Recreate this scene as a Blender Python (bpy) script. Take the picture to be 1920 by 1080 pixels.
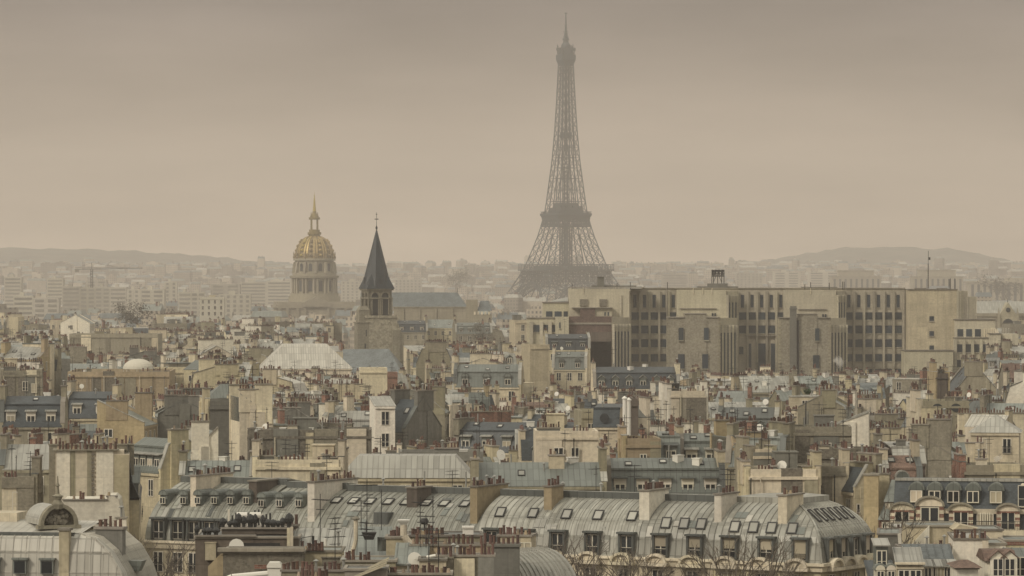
import bpy, math, random, bisect
import numpy as np
from mathutils import Vector, Matrix

R = math.radians
SC = bpy.context.scene
COL = SC.collection
for _o in list(bpy.data.objects):
    bpy.data.objects.remove(_o)

# ------------------------------------------------------------------ camera
F = 7400.0            # focal length in pixels of a 1920 wide frame
HY = 526.0            # image row of the horizon
CZ = 46.0             # camera height in metres
cam_d = bpy.data.cameras.new('camera')
cam = bpy.data.objects.new('camera', cam_d)
COL.objects.link(cam)
cam.location = (0, 0, CZ)
cam.rotation_euler = (math.pi / 2 - math.atan((540 - HY) / F), 0, 0)
cam_d.sensor_width = 36.0
cam_d.lens = 36.0 * F / 1920.0
cam_d.clip_start = 1.0
cam_d.clip_end = 40000.0
SC.camera = cam

# ------------------------------------------------------------------ sky, sun, exposure
world = bpy.data.worlds.new('World')
SC.world = world
world.use_nodes = True
SUN_EL, SUN_AZ = R(36), R(228)      # behind and to the left of the camera, through cloud
def build_world():
    nt = world.node_tree
    nt.nodes.clear()
    N = nt.nodes.new; L = nt.links.new
    out = N('ShaderNodeOutputWorld'); bg = N('ShaderNodeBackground')
    sky = N('ShaderNodeTexSky'); sky.sky_type = 'NISHITA'; sky.sun_disc = False
    sky.sun_elevation = SUN_EL; sky.sun_rotation = SUN_AZ
    sky.air_density = 1.5; sky.dust_density = 6.0
    tc = N('ShaderNodeTexCoord')
    sep = N('ShaderNodeSeparateXYZ'); L(tc.outputs['Generated'], sep.inputs[0])
    # overcast sheet: brighter towards the zenith, a dull band a few degrees up
    ramp = N('ShaderNodeValToRGB'); L(sep.outputs['Z'], ramp.inputs[0])
    cr = ramp.color_ramp
    stops = [(0.0, SKY0), (0.02, SKY1), (0.05, SKY2), (0.078, SKY3), (0.2, SKY4), (1.0, SKY5)]
    while len(cr.elements) < len(stops):
        cr.elements.new(0.5)
    for e, (p, c) in zip(cr.elements, stops):
        e.position = p; e.color = (*c, 1)
    # soft long streaks of cloud
    mp = N('ShaderNodeMapping'); mp.inputs['Scale'].default_value = (6, 6, 30)
    L(tc.outputs['Generated'], mp.inputs[0])
    no = N('ShaderNodeTexNoise'); no.inputs['Scale'].default_value = 1.6
    no.inputs['Detail'].default_value = 4; no.inputs['Roughness'].default_value = 0.55
    L(mp.outputs[0], no.inputs['Vector'])
    mr = N('ShaderNodeMapRange'); mr.inputs[1].default_value = 0.25; mr.inputs[2].default_value = 0.75
    mr.inputs[3].default_value = 0.74; mr.inputs[4].default_value = 1.26
    L(no.outputs[0], mr.inputs[0])
    mul = N('ShaderNodeMixRGB'); mul.blend_type = 'MULTIPLY'; mul.inputs[0].default_value = 1
    L(ramp.outputs[0], mul.inputs[1]); L(mr.outputs[0], mul.inputs[2])
    sc = N('ShaderNodeVectorMath'); sc.operation = 'SCALE'; sc.inputs['Scale'].default_value = 1 / SKY_STRENGTH
    L(mul.outputs[0], sc.inputs[0])
    hs = N('ShaderNodeHueSaturation'); hs.inputs['Saturation'].default_value = 0.35
    L(sky.outputs[0], hs.inputs['Color'])
    mx = N('ShaderNodeMixRGB'); mx.inputs[0].default_value = 0.93
    L(hs.outputs[0], mx.inputs[1]); L(sc.outputs[0], mx.inputs[2])
    L(mx.outputs[0], bg.inputs[0]); bg.inputs[1].default_value = SKY_STRENGTH
    L(bg.outputs[0], out.inputs[0])
SKY_STRENGTH = 0.1
SKY0 = (.71, .565, .41); SKY1 = (.59, .462, .342); SKY2 = (.37, .300, .240); SKY3 = (.195, .166, .158)
SKY4 = (.68, .61, .50); SKY5 = (1.24, 1.20, 1.03)
build_world()
sun_d = bpy.data.lights.new('sun', 'SUN')
sun_d.energy = 2.1
sun_d.angle = R(12)
sun_d.color = (1.0, .90, .74)
sun = bpy.data.objects.new('sun', sun_d)
COL.objects.link(sun)
# direction the light comes from: azimuth measured like the sky texture's
_d = Vector((math.sin(SUN_AZ) * math.cos(SUN_EL), math.cos(SUN_AZ) * math.cos(SUN_EL), math.sin(SUN_EL)))
sun.rotation_euler = _d.to_track_quat('Z', 'Y').to_euler()
sun.location = (0, -50, 300)
SC.view_settings.view_transform = 'Standard'
SC.view_settings.look = 'None'
SC.view_settings.exposure = -0.25
SC.view_settings.gamma = 1.0
SC.cycles.volume_bounces = 2
SC.cycles.max_bounces = 6
SC.cycles.diffuse_bounces = 2
SC.cycles.glossy_bounces = 2
SC.cycles.transparent_max_bounces = 16
SC.cycles.use_denoising = True
SC.cycles.sample_clamp_indirect = 4.0
HAZE_DENSITY = 0.00014

# ------------------------------------------------------------------ materials
def mat(name, build):
    m = bpy.data.materials.get(name)
    if m: return m
    m = bpy.data.materials.new(name); m.use_nodes = True
    nt = m.node_tree; nt.nodes.clear()
    out = nt.nodes.new('ShaderNodeOutputMaterial')
    bs = nt.nodes.new('ShaderNodeBsdfPrincipled')
    nt.links.new(bs.outputs[0], out.inputs[0])
    build(nt, bs)
    return m
def _mix(nt, a, b, f, mode='MIX'):
    n = nt.nodes.new('ShaderNodeMixRGB'); n.blend_type = mode
    for i, v in ((0, f), (1, a), (2, b)):
        if isinstance(v, (int, float)): n.inputs[i].default_value = v
        elif isinstance(v, tuple): n.inputs[i].default_value = (*v, 1)
        else: nt.links.new(v, n.inputs[i])
    return n.outputs[0]
def _noise(nt, src, scale, detail=4, rough=.6, dist=0):
    mp = nt.nodes.new('ShaderNodeMapping'); nt.links.new(src, mp.inputs[0])
    mp.inputs['Scale'].default_value = scale
    n = nt.nodes.new('ShaderNodeTexNoise'); nt.links.new(mp.outputs[0], n.inputs['Vector'])
    n.inputs['Scale'].default_value = 1; n.inputs['Detail'].default_value = detail
    n.inputs['Roughness'].default_value = rough; n.inputs['Distortion'].default_value = dist
    return n.outputs[0]
def _range(nt, src, a, b, c=0, d=1):
    n = nt.nodes.new('ShaderNodeMapRange'); nt.links.new(src, n.inputs[0])
    for i, v in enumerate((a, b, c, d)): n.inputs[i + 1].default_value = v
    return n.outputs[0]
def _pos(nt): return nt.nodes.new('ShaderNodeNewGeometry').outputs['Position']
def _uv(nt): return nt.nodes.new('ShaderNodeTexCoord').outputs['UV']
def _rnd(nt): return nt.nodes.new('ShaderNodeObjectInfo').outputs['Random']
def _vary(nt, col, v0, v1, hue=.012, sat=.12):
    h = nt.nodes.new('ShaderNodeHueSaturation')
    r = _rnd(nt)
    nt.links.new(_range(nt, r, 0, 1, v0, v1), h.inputs['Value'])
    w = nt.nodes.new('ShaderNodeMath'); w.operation = 'MULTIPLY'; w.inputs[1].default_value = 7.31
    nt.links.new(r, w.inputs[0])
    fr = nt.nodes.new('ShaderNodeMath'); fr.operation = 'FRACT'; nt.links.new(w.outputs[0], fr.inputs[0])
    nt.links.new(_range(nt, fr.outputs[0], 0, 1, .5 - hue, .5 + hue), h.inputs['Hue'])
    nt.links.new(_range(nt, fr.outputs[0], 0, 1, 1 - sat, 1 + sat), h.inputs['Saturation'])
    if isinstance(col, tuple): h.inputs['Color'].default_value = (*col, 1)
    else: nt.links.new(col, h.inputs['Color'])
    return h.outputs[0]

def plaster(name, base, dirt=.5, vary=.24, rubble=0.0, cell=4.8):
    def b(nt, bs):
        p = _pos(nt)
        streak = _range(nt, _noise(nt, p, (1.1, 1.1, .07), 4, .65), .45, .74)
        blotch = _range(nt, _noise(nt, p, (.16, .16, .22), 5, .62, .4), .40, .68)
        grain = _range(nt, _noise(nt, p, (2.2, 2.2, 2.6), 3, .6), .3, .7, .86, 1.12)
        c = _vary(nt, base, 1 - vary, 1 + vary)
        dk = tuple(v * k for v, k in zip(base, (.50, .50, .52)))
        lt = tuple(min(.8, v * 1.2 + .02) for v in base)
        c = _mix(nt, c, lt, _mul(nt, blotch, .45))
        c = _mix(nt, c, dk, _mul(nt, streak, dirt))
        b2 = _range(nt, _noise(nt, p, (.45, .45, .18), 4, .7, .8), .55, .70)
        c = _mix(nt, c, tuple(v * .66 for v in base), _mul(nt, b2, dirt * .9))
        # areas patched in another render
        vo = nt.nodes.new('ShaderNodeTexVoronoi'); vo.inputs['Scale'].default_value = .17; vo.distance = 'CHEBYCHEV'
        nt.links.new(p, vo.inputs['Vector'])
        pv = _range(nt, _sep(nt, vo.outputs['Color']), .55, .6)
        c = _mix(nt, c, tuple(v * .80 for v in base), _mul(nt, pv, dirt * .55))
        bk = nt.nodes.new('ShaderNodeTexBrick'); nt.links.new(_uv(nt), bk.inputs['Vector'])
        bk.offset = .37; bk.offset_frequency = 1; bk.inputs['Scale'].default_value = 1; bk.inputs['Brick Width'].default_value = 2.9; bk.inputs['Row Height'].default_value = 3.3
        bk.inputs['Mortar Size'].default_value = .035; bk.inputs['Color1'].default_value = (.82, .81, .80, 1); bk.inputs['Color2'].default_value = (1.1, 1.09, 1.06, 1); bk.inputs['Mortar'].default_value = (.72, .72, .72, 1)
        c = _mix(nt, c, bk.outputs[0], min(1, dirt * 1.5), 'MULTIPLY')
        # soot running down from the top in narrow tongues
        rn = _range(nt, _noise(nt, p, (2.6, 2.6, .035), 5, .75), .56, .66)
        c = _mix(nt, c, tuple(v * .45 for v in base), _mul(nt, rn, dirt * .8))
        if rubble:
            v2 = nt.nodes.new('ShaderNodeTexVoronoi'); v2.inputs['Scale'].default_value = cell
            nt.links.new(p, v2.inputs['Vector'])
            c = _mix(nt, c, _mix(nt, tuple(v * .62 for v in base), tuple(min(.8, v * 1.35) for v in base), _sep(nt, v2.outputs['Color'])), rubble)
        c = _mix(nt, c, grain, 1.0, 'MULTIPLY')
        nt.links.new(c, bs.inputs['Base Color'])
        bs.inputs['Roughness'].default_value = .92
        bs.inputs['Specular IOR Level'].default_value = .2
    return mat(name, b)
def _mul(nt, a, k):
    n = nt.nodes.new('ShaderNodeMath'); n.operation = 'MULTIPLY'; nt.links.new(a, n.inputs[0]); n.inputs[1].default_value = k
    return n.outputs[0]
def _sep(nt, c):
    n = nt.nodes.new('ShaderNodeSeparateXYZ'); nt.links.new(c, n.inputs[0]); return n.outputs[0]

def sheet(name, base, seam=.62, row=2.3, line=.055, rough=.45, metal=.0, var=.2, dirt=.35, spec=.5):
    """metal sheet roofing: standing seams along the slope, joints across it, water stains"""
    def b(nt, bs):
        uv = _uv(nt)
        br = nt.nodes.new('ShaderNodeTexBrick'); nt.links.new(uv, br.inputs['Vector'])
        br.offset = 0.0; br.inputs['Scale'].default_value = 1
        br.inputs['Mortar Size'].default_value = line; br.inputs['Mortar Smooth'].default_value = .3
        br.inputs['Brick Width'].default_value = seam; br.inputs['Row Height'].default_value = row
        br.inputs['Color1'].default_value = (*[v * (1 - var) for v in base], 1)
        br.inputs['Color2'].default_value = (*[v * (1 + var) for v in base], 1)
        br.inputs['Mortar'].default_value = (*[v * .55 for v in base], 1)
        p = _pos(nt)
        st = _range(nt, _noise(nt, uv, (1.7, .12, 1), 4, .65), .45, .75)
        bl = _range(nt, _noise(nt, p, (.13, .13, .13), 5, .65), .38, .68)
        c = _mix(nt, br.outputs[0], tuple(v * 1.32 + .015 for v in base), _mul(nt, bl, .6))
        c = _mix(nt, c, tuple(v * k for v, k in zip(base, (.60, .57, .52))), _mul(nt, st, dirt))
        c = _vary_link(nt, c, .86, 1.14)
        nt.links.new(c, bs.inputs['Base Color'])
        bs.inputs['Roughness'].default_value = rough; bs.inputs['Metallic'].default_value = metal
        bs.inputs['Specular IOR Level'].default_value = spec
        bp = nt.nodes.new('ShaderNodeBump'); bp.inputs['Strength'].default_value = .35; bp.inputs['Distance'].default_value = .06
        bp.invert = True
        nt.links.new(br.outputs['Fac'], bp.inputs['Height']); nt.links.new(bp.outputs[0], bs.inputs['Normal'])
    return mat(name, b)
def _vary_link(nt, c, a, b_):
    h = nt.nodes.new('ShaderNodeHueSaturation'); nt.links.new(c, h.inputs['Color'])
    nt.links.new(_range(nt, _rnd(nt), 0, 1, a, b_), h.inputs['Value'])
    return h.outputs[0]
def slates(name, base, w=.3, hgt=.22, var=.35, rough=.5, dirt=.3):
    def b(nt, bs):
        uv = _uv(nt)
        br = nt.nodes.new('ShaderNodeTexBrick'); nt.links.new(uv, br.inputs['Vector'])
        br.offset = .5; br.inputs['Scale'].default_value = 1
        br.inputs['Mortar Size'].default_value = .018; br.inputs['Brick Width'].default_value = w; br.inputs['Row Height'].default_value = hgt
        br.inputs['Color1'].default_value = (*[v * (1 - var) for v in base], 1)
        br.inputs['Color2'].default_value = (*[v * (1 + var) for v in base], 1)
        br.inputs['Mortar'].default_value = (*[v * .6 for v in base], 1)
        p = _pos(nt)
        bl = _range(nt, _noise(nt, p, (.35, .35, .35), 6, .7), .4, .7)
        st = _range(nt, _noise(nt, p, (1.5, 1.5, .1), 4, .6), .5, .75)
        c = _mix(nt, br.outputs[0], tuple(v * 1.9 + .01 for v in base), _mul(nt, bl, .45))
        c = _mix(nt, c, tuple(v * .5 for v in base), _mul(nt, st, dirt))
        c = _vary_link(nt, c, .85, 1.2)
        nt.links.new(c, bs.inputs['Base Color'])
        bs.inputs['Roughness'].default_value = rough
        bs.inputs['Specular IOR Level'].default_value = .4
    return mat(name, b)
def plain(name, base, rough=.6, metal=0, var=.15, spec=.4, noise=.0):
    def b(nt, bs):
        c = _vary(nt, base, 1 - var, 1 + var)
        if noise:
            g = _range(nt, _noise(nt, _pos(nt), (1.3, 1.3, .6), 4, .65), .3, .7, 1 - noise, 1 + noise)
            c = _mix(nt, c, g, 1.0, 'MULTIPLY')
        nt.links.new(c, bs.inputs['Base Color'])
        bs.inputs['Roughness'].default_value = rough; bs.inputs['Metallic'].default_value = metal
        bs.inputs['Specular IOR Level'].default_value = spec
    return mat(name, b)
def bricks(name, base, mortar):
    def b(nt, bs):
        br = nt.nodes.new('ShaderNodeTexBrick'); nt.links.new(_uv(nt), br.inputs['Vector'])
        br.inputs['Scale'].default_value = 1; br.inputs['Brick Width'].default_value = .45; br.inputs['Row Height'].default_value = .15
        br.inputs['Mortar Size'].default_value = .014
        br.inputs['Color1'].default_value = (*[v * .7 for v in base], 1); br.inputs['Color2'].default_value = (*[v * 1.3 for v in base], 1)
        br.inputs['Mortar'].default_value = (*mortar, 1)
        g = _range(nt, _noise(nt, _pos(nt), (.5, .5, .3), 5, .7), .3, .7, .65, 1.3)
        nt.links.new(_mix(nt, br.outputs[0], g, 1.0, 'MULTIPLY'), bs.inputs['Base Color'])
        bs.inputs['Roughness'].default_value = .9
    return mat(name, b)

M = {}
M['cream'] = plaster('plaster_cream', (.545, .485, .35), .5)
M['pale'] = plaster('plaster_pale', (.65, .585, .455), .42)
M['beige'] = plaster('plaster_beige', (.315, .29, .215), .55)
M['ochre'] = plaster('plaster_ochre', (.41, .335, .215), .4)
M['grey'] = plaster('plaster_grey', (.19, .188, .168), .45)
M['stone'] = plaster('stone_limewashed', (.265, .245, .193), .6, rubble=.3)
M['rubble'] = plaster('stone_rubble', (.17, .155, .127), .5, rubble=.6)
M['white'] = plaster('plaster_white', (.74, .69, .59), .3)
M['brick'] = bricks('brick_red', (.20, .085, .062), (.3, .26, .2))
M['brown'] = plaster('plaster_brown', (.125, .105, .09), .5)
M['zinc'] = sheet('zinc_grey', (.165, .182, .168))
M['zinclight'] = sheet('zinc_light', (.30, .295, .265), dirt=.5)
M['zincblue'] = sheet('zinc_blue', (.105, .119, .109))
M['zincrow'] = sheet('zinc_row', (.26, .258, .228), dirt=.75, var=.34)
M['zincrowdark'] = sheet('zinc_row_dark', (.222, .224, .196), dirt=.7, var=.3)
M['zincpale'] = sheet('zinc_pale', (.42, .405, .36), dirt=.5, var=.2)
M['towerstone'] = plaster('tower_stone', (.36, .33, .26), .5, rubble=.7, cell=1.7)
M['instrubble'] = plaster('institute_rubble', (.27, .248, .20), .45, rubble=.5, cell=2.4)
M['lead'] = sheet('lead_sheet', (.08, .088, .084), seam=.9, row=3.0)
M['slate'] = slates('slate_dark', (.034, .043, .050))
M['spireslate'] = slates('slate_spire', (.012, .021, .030), dirt=.2)
M['slategrey'] = slates('slate_grey', (.10, .115, .12))
M['tile'] = slates('tile_brown', (.13, .085, .066), .25, .3, .4, .8)
M['pot'] = plain('terracotta', (.105, .060, .048), .85, var=.55)
M['potpale'] = plain('clay_pale', (.34, .27, .19), .85, var=.3)
M['glass'] = plain('window_glass', (.018, .022, .026), .18, var=.5, spec=.4)
M['blind'] = plain('window_blind', (.42, .37, .28), .8, var=.3)
M['frame'] = plain('painted_wood', (.62, .58, .49), .6, var=.15)
M['iron'] = plain('iron_black', (.022, .023, .024), .5)
M['metal'] = plain('galvanised_steel', (.30, .30, .28), .4, .3, noise=.15)
M['whitemetal'] = plain('white_enamel', (.70, .68, .62), .5, var=.08)
M['cap'] = plain('cement_cap', (.22, .20, .17), .95, var=.3, noise=.2)
M['concrete'] = plaster('concrete_dull', (.30, .275, .225), .4)

# ------------------------------------------------------------------ mesh building
class MB:
    def __init__(s): s.v = []; s.f = []; s.m = []
    def add(s, vs, fs, m=0):
        o = len(s.v); s.v += [tuple(v) for v in vs]
        s.f += [tuple(i + o for i in f) for f in fs]; s.m += [m] * len(fs)
        return s
    def box(s, x0, y0, z0, x1, y1, z1, m=0, bottom=True):
        fs = [(0, 1, 5, 4), (1, 2, 6, 5), (2, 3, 7, 6), (3, 0, 4, 7), (4, 5, 6, 7)]
        if bottom: fs.append((3, 2, 1, 0))
        return s.add([(x0, y0, z0), (x1, y0, z0), (x1, y1, z0), (x0, y1, z0), (x0, y0, z1), (x1, y0, z1), (x1, y1, z1), (x0, y1, z1)], fs, m)
    def frustum(s, cx, cy, z0, a0, b0, z1, a1, b1, m=0):
        return s.add([(cx - a0, cy - b0, z0), (cx + a0, cy - b0, z0), (cx + a0, cy + b0, z0), (cx - a0, cy + b0, z0),
                      (cx - a1, cy - b1, z1), (cx + a1, cy - b1, z1), (cx + a1, cy + b1, z1), (cx - a1, cy + b1, z1)],
                     [(0, 1, 5, 4), (1, 2, 6, 5), (2, 3, 7, 6), (3, 0, 4, 7), (4, 5, 6, 7), (3, 2, 1, 0)], m)
    def bar(s, p, q, w, h=None, m=0, up=(0, 0, 1)):
        p = Vector(p); q = Vector(q); h = h or w
        d = q - p
        if d.length < 1e-6: return s
        d.normalize(); u = Vector(up)
        if abs(d.dot(u)) > .98: u = Vector((1, 0, 0))
        a = d.cross(u).normalized() * (w / 2); b = a.cross(d).normalized() * (h / 2)
        vs = [p - a - b, p + a - b, p + a + b, p - a + b, q - a - b, q + a - b, q + a + b, q - a + b]
        return s.add(vs, [(0, 1, 5, 4), (1, 2, 6, 5), (2, 3, 7, 6), (3, 0, 4, 7), (4, 5, 6, 7), (3, 2, 1, 0)], m)
    def tube(s, p, q, r0, r1=None, n=6, m=0, caps=True):
        p = Vector(p); q = Vector(q); r1 = r0 if r1 is None else r1
        d = (q - p)
        if d.length < 1e-6: return s
        d.normalize(); u = Vector((0, 0, 1)) if abs(d.z) < .95 else Vector((1, 0, 0))
        a = d.cross(u).normalized(); b = d.cross(a)
        vs = []
        for c, r in ((p, r0), (q, r1)):
            for k in range(n):
                t = 2 * math.pi * k / n
                vs.append(c + a * (r * math.cos(t)) + b * (r * math.sin(t)))
        fs = [(k, k + n, (k + 1) % n + n, (k + 1) % n) for k in range(n)]
        if caps: fs += [tuple(range(n)), tuple(range(2 * n - 1, n - 1, -1))]
        return s.add(vs, fs, m)
    def prism(s, poly, a, b, m=0, axis='x', caps=True):
        """closed polygon given as (u, z) pairs, pushed along an axis; for axis x u is y, for axis y u is x"""
        n = len(poly)
        P = (lambda t, u, z: (t, u, z)) if axis == 'x' else (lambda t, u, z: (u, t, z))
        vs = [P(a, u, z) for u, z in poly] + [P(b, u, z) for u, z in poly]
        fs = [(k, (k + 1) % n, (k + 1) % n + n, k + n) for k in range(n)]
        if caps: fs += [tuple(range(n))[::-1], tuple(range(n, 2 * n))]
        return s.add(vs, fs, m)
    def lathe(s, prof, n=16, cx=0, cy=0, m=0, a0=0, close=False):
        vs = []; fs = []
        for r, z in prof:
            for k in range(n):
                t = a0 + 2 * math.pi * k / n
                vs.append((cx + r * math.cos(t), cy + r * math.sin(t), z))
        for i in range(len(prof) - 1):
            for k in range(n):
                k2 = (k + 1) % n
                fs.append((i * n + k, i * n + k2, (i + 1) * n + k2, (i + 1) * n + k))
        fs.append(tuple(range((len(prof) - 1) * n, len(prof) * n)))
        return s.add(vs, fs, m)
    def poly(s, pts, m=0): return s.add(pts, [tuple(range(len(pts)))], m)
    def xform(s, mtx):
        s.v = [tuple(mtx @ Vector(v)) for v in s.v]; return s
    def join(s, o):
        k = len(s.v); s.v += o.v; s.f += [tuple(i + k for i in f) for f in o.f]; s.m += o.m; return s
    def mesh(s, name, mats, smooth=False):
        me = bpy.data.meshes.new(name)
        me.from_pydata(s.v, [], s.f)
        if not isinstance(mats, (list, tuple)): mats = [mats]
        for mm in mats: me.materials.append(M[mm] if isinstance(mm, str) else mm)
        if len(mats) > 1: me.polygons.foreach_set('material_index', s.m)
        if smooth: me.polygons.foreach_set('use_smooth', [True] * len(s.f))
        # UVs in metres, across and up each face
        nl = len(me.loops); npoly = len(me.polygons)
        if nl:
            co = np.empty(len(me.vertices) * 3, 'f'); me.vertices.foreach_get('co', co); co = co.reshape(-1, 3)
            li = np.empty(nl, 'i'); me.loops.foreach_get('vertex_index', li)
            nr = np.empty(npoly * 3, 'f'); me.polygons.foreach_get('normal', nr); nr = nr.reshape(-1, 3)
            lt = np.empty(npoly, 'i'); me.polygons.foreach_get('loop_total', lt)
            pn = np.repeat(nr, lt, axis=0)
            u = np.stack([-pn[:, 1], pn[:, 0], np.zeros(nl, 'f')], 1)
            ln = np.linalg.norm(u, axis=1)
            flat = ln < .05
            u[flat] = (1, 0, 0); ln[flat] = 1
            u /= ln[:, None]
            v = np.cross(pn, u)
            p = co[li]
            uv = np.stack([(p * u).sum(1), (p * v).sum(1)], 1).astype('f')
            me.uv_layers.new(name='UVMap').data.foreach_set('uv', uv.ravel())
        return me
    def build(s, name, mats, parent=None, loc=(0, 0, 0), rz=0, smooth=False):
        return inst(name, s.mesh(name, mats, smooth), parent, loc, rz)

def inst(name, me, parent=None, loc=(0, 0, 0), rz=0, scale=None, rot=None):
    o = bpy.data.objects.new(name, me); COL.objects.link(o)
    if parent is not None: o.parent = parent
    o.location = loc
    if rot is not None: o.rotation_euler = rot
    elif rz: o.rotation_euler = (0, 0, rz)
    if scale is not None: o.scale = scale
    return o
def tag(o, label=None, cat=None, group=None, kind=None):
    if label: o['label'] = label
    if cat: o['category'] = cat
    if group: o['group'] = group
    if kind: o['kind'] = kind
    return o
def thing(name, label, cat, loc=(0, 0, 0), rz=0, group=None):
    o = bpy.data.objects.new(name, None); COL.objects.link(o)
    o.location = loc; o.rotation_euler = (0, 0, rz); o.empty_display_size = .5
    return tag(o, label, cat, group)
def PX(px, d): return (px - 960.0) * d / F
def PZ(py, d): return CZ - (py - HY) * d / F
def img(x, y, z): return 960 + F * x / y, HY + F * (CZ - z) / y
# ------------------------------------------------------------------ the ground and the hills
def interp(x, pts):
    if x <= pts[0][0]: return pts[0][1]
    for (a, va), (b, vb) in zip(pts, pts[1:]):
        if x <= b: return va + (vb - va) * (x - a) / (b - a)
    return pts[-1][1]
def smooth01(t):
    t = max(0.0, min(1.0, t)); return t * t * (3 - 2 * t)
def terrain(x, y):
    z = 62 * smooth01((y - 4300) / 3400)
    return z
def grid_mesh(name, m, xs, ys, fn, kind):
    vs = [(x, y, fn(x, y)) for y in ys for x in xs]
    nx = len(xs)
    fs = [(j * nx + i, j * nx + i + 1, (j + 1) * nx + i + 1, (j + 1) * nx + i) for j in range(len(ys) - 1) for i in range(nx - 1)]
    mb = MB(); mb.add(vs, fs)
    return tag(mb.build(name, m, smooth=True), kind=kind)
def asphalt(nt, bs):
    g = _range(nt, _noise(nt, _pos(nt), (.02, .02, .02), 6, .65), .3, .7)
    nt.links.new(_mix(nt, (.045, .044, .042), (.085, .08, .072), g), bs.inputs['Base Color']); bs.inputs['Roughness'].default_value = .95
M['ground'] = mat('street_asphalt', asphalt)
def woods(nt, bs):
    g = _range(nt, _noise(nt, _pos(nt), (.012, .012, .02), 6, .7), .35, .65)
    nt.links.new(_mix(nt, (.075, .08, .07), (.17, .16, .135), g), bs.inputs['Base Color']); bs.inputs['Roughness'].default_value = 1
M['woods'] = mat('wooded_hillside', woods)
XS = [-3900 + i * 150 for i in range(53)]
grid_mesh('ground', M['ground'], XS, [-150, 200] + [500 + i * 300 for i in range(30)] + [9300], terrain, 'structure')
_hr = random.Random(5)
RIDGE_L = [(-900, 470), (-400, 463), (0, 466), (100, 466), (200, 469), (300, 475), (400, 482), (500, 492), (580, 501), (700, 509), (900, 516)]
RIDGE_R = [(1100, 512), (1250, 500), (1350, 497), (1400, 491), (1450, 486), (1500, 477), (1550, 468), (1600, 463.5), (1650, 463), (1690, 465), (1730, 470), (1760, 465), (1790, 468), (1820, 477), (1860, 485), (1900, 494), (1930, 499), (2100, 500), (2500, 494)]
def hill(name, ridge, d):
    k = d / F
    pts = [((px - 960) * k, CZ + (HY - py) * k) for px, py in ridge]
    n1 = [(_hr.random() - .5) for _ in range(900)]
    def h(x, y):
        top = interp(x, pts)
        t = 1 - abs(y - d) / 1000.0
        base = terrain(x, y) - 6
        i = int((x + 6000) / 14) % 900
        bump = n1[i] * 5.0 * smooth01(t * 1.5) + n1[(i * 7 + int(y)) % 900] * 5 * smooth01(t)
        return base + (top - base) * smooth01(t * 1.05) + bump
    x0, x1 = pts[0][0], pts[-1][0]
    n = int((x1 - x0) / 16)
    grid_mesh(name, M['woods'], [x0 + (x1 - x0) * i / n for i in range(n + 1)], [d - 1000 + i * 125 for i in range(17)], h, 'structure')
hill('hill', RIDGE_L, 7900)
hill('hill', RIDGE_R, 8100)

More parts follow.
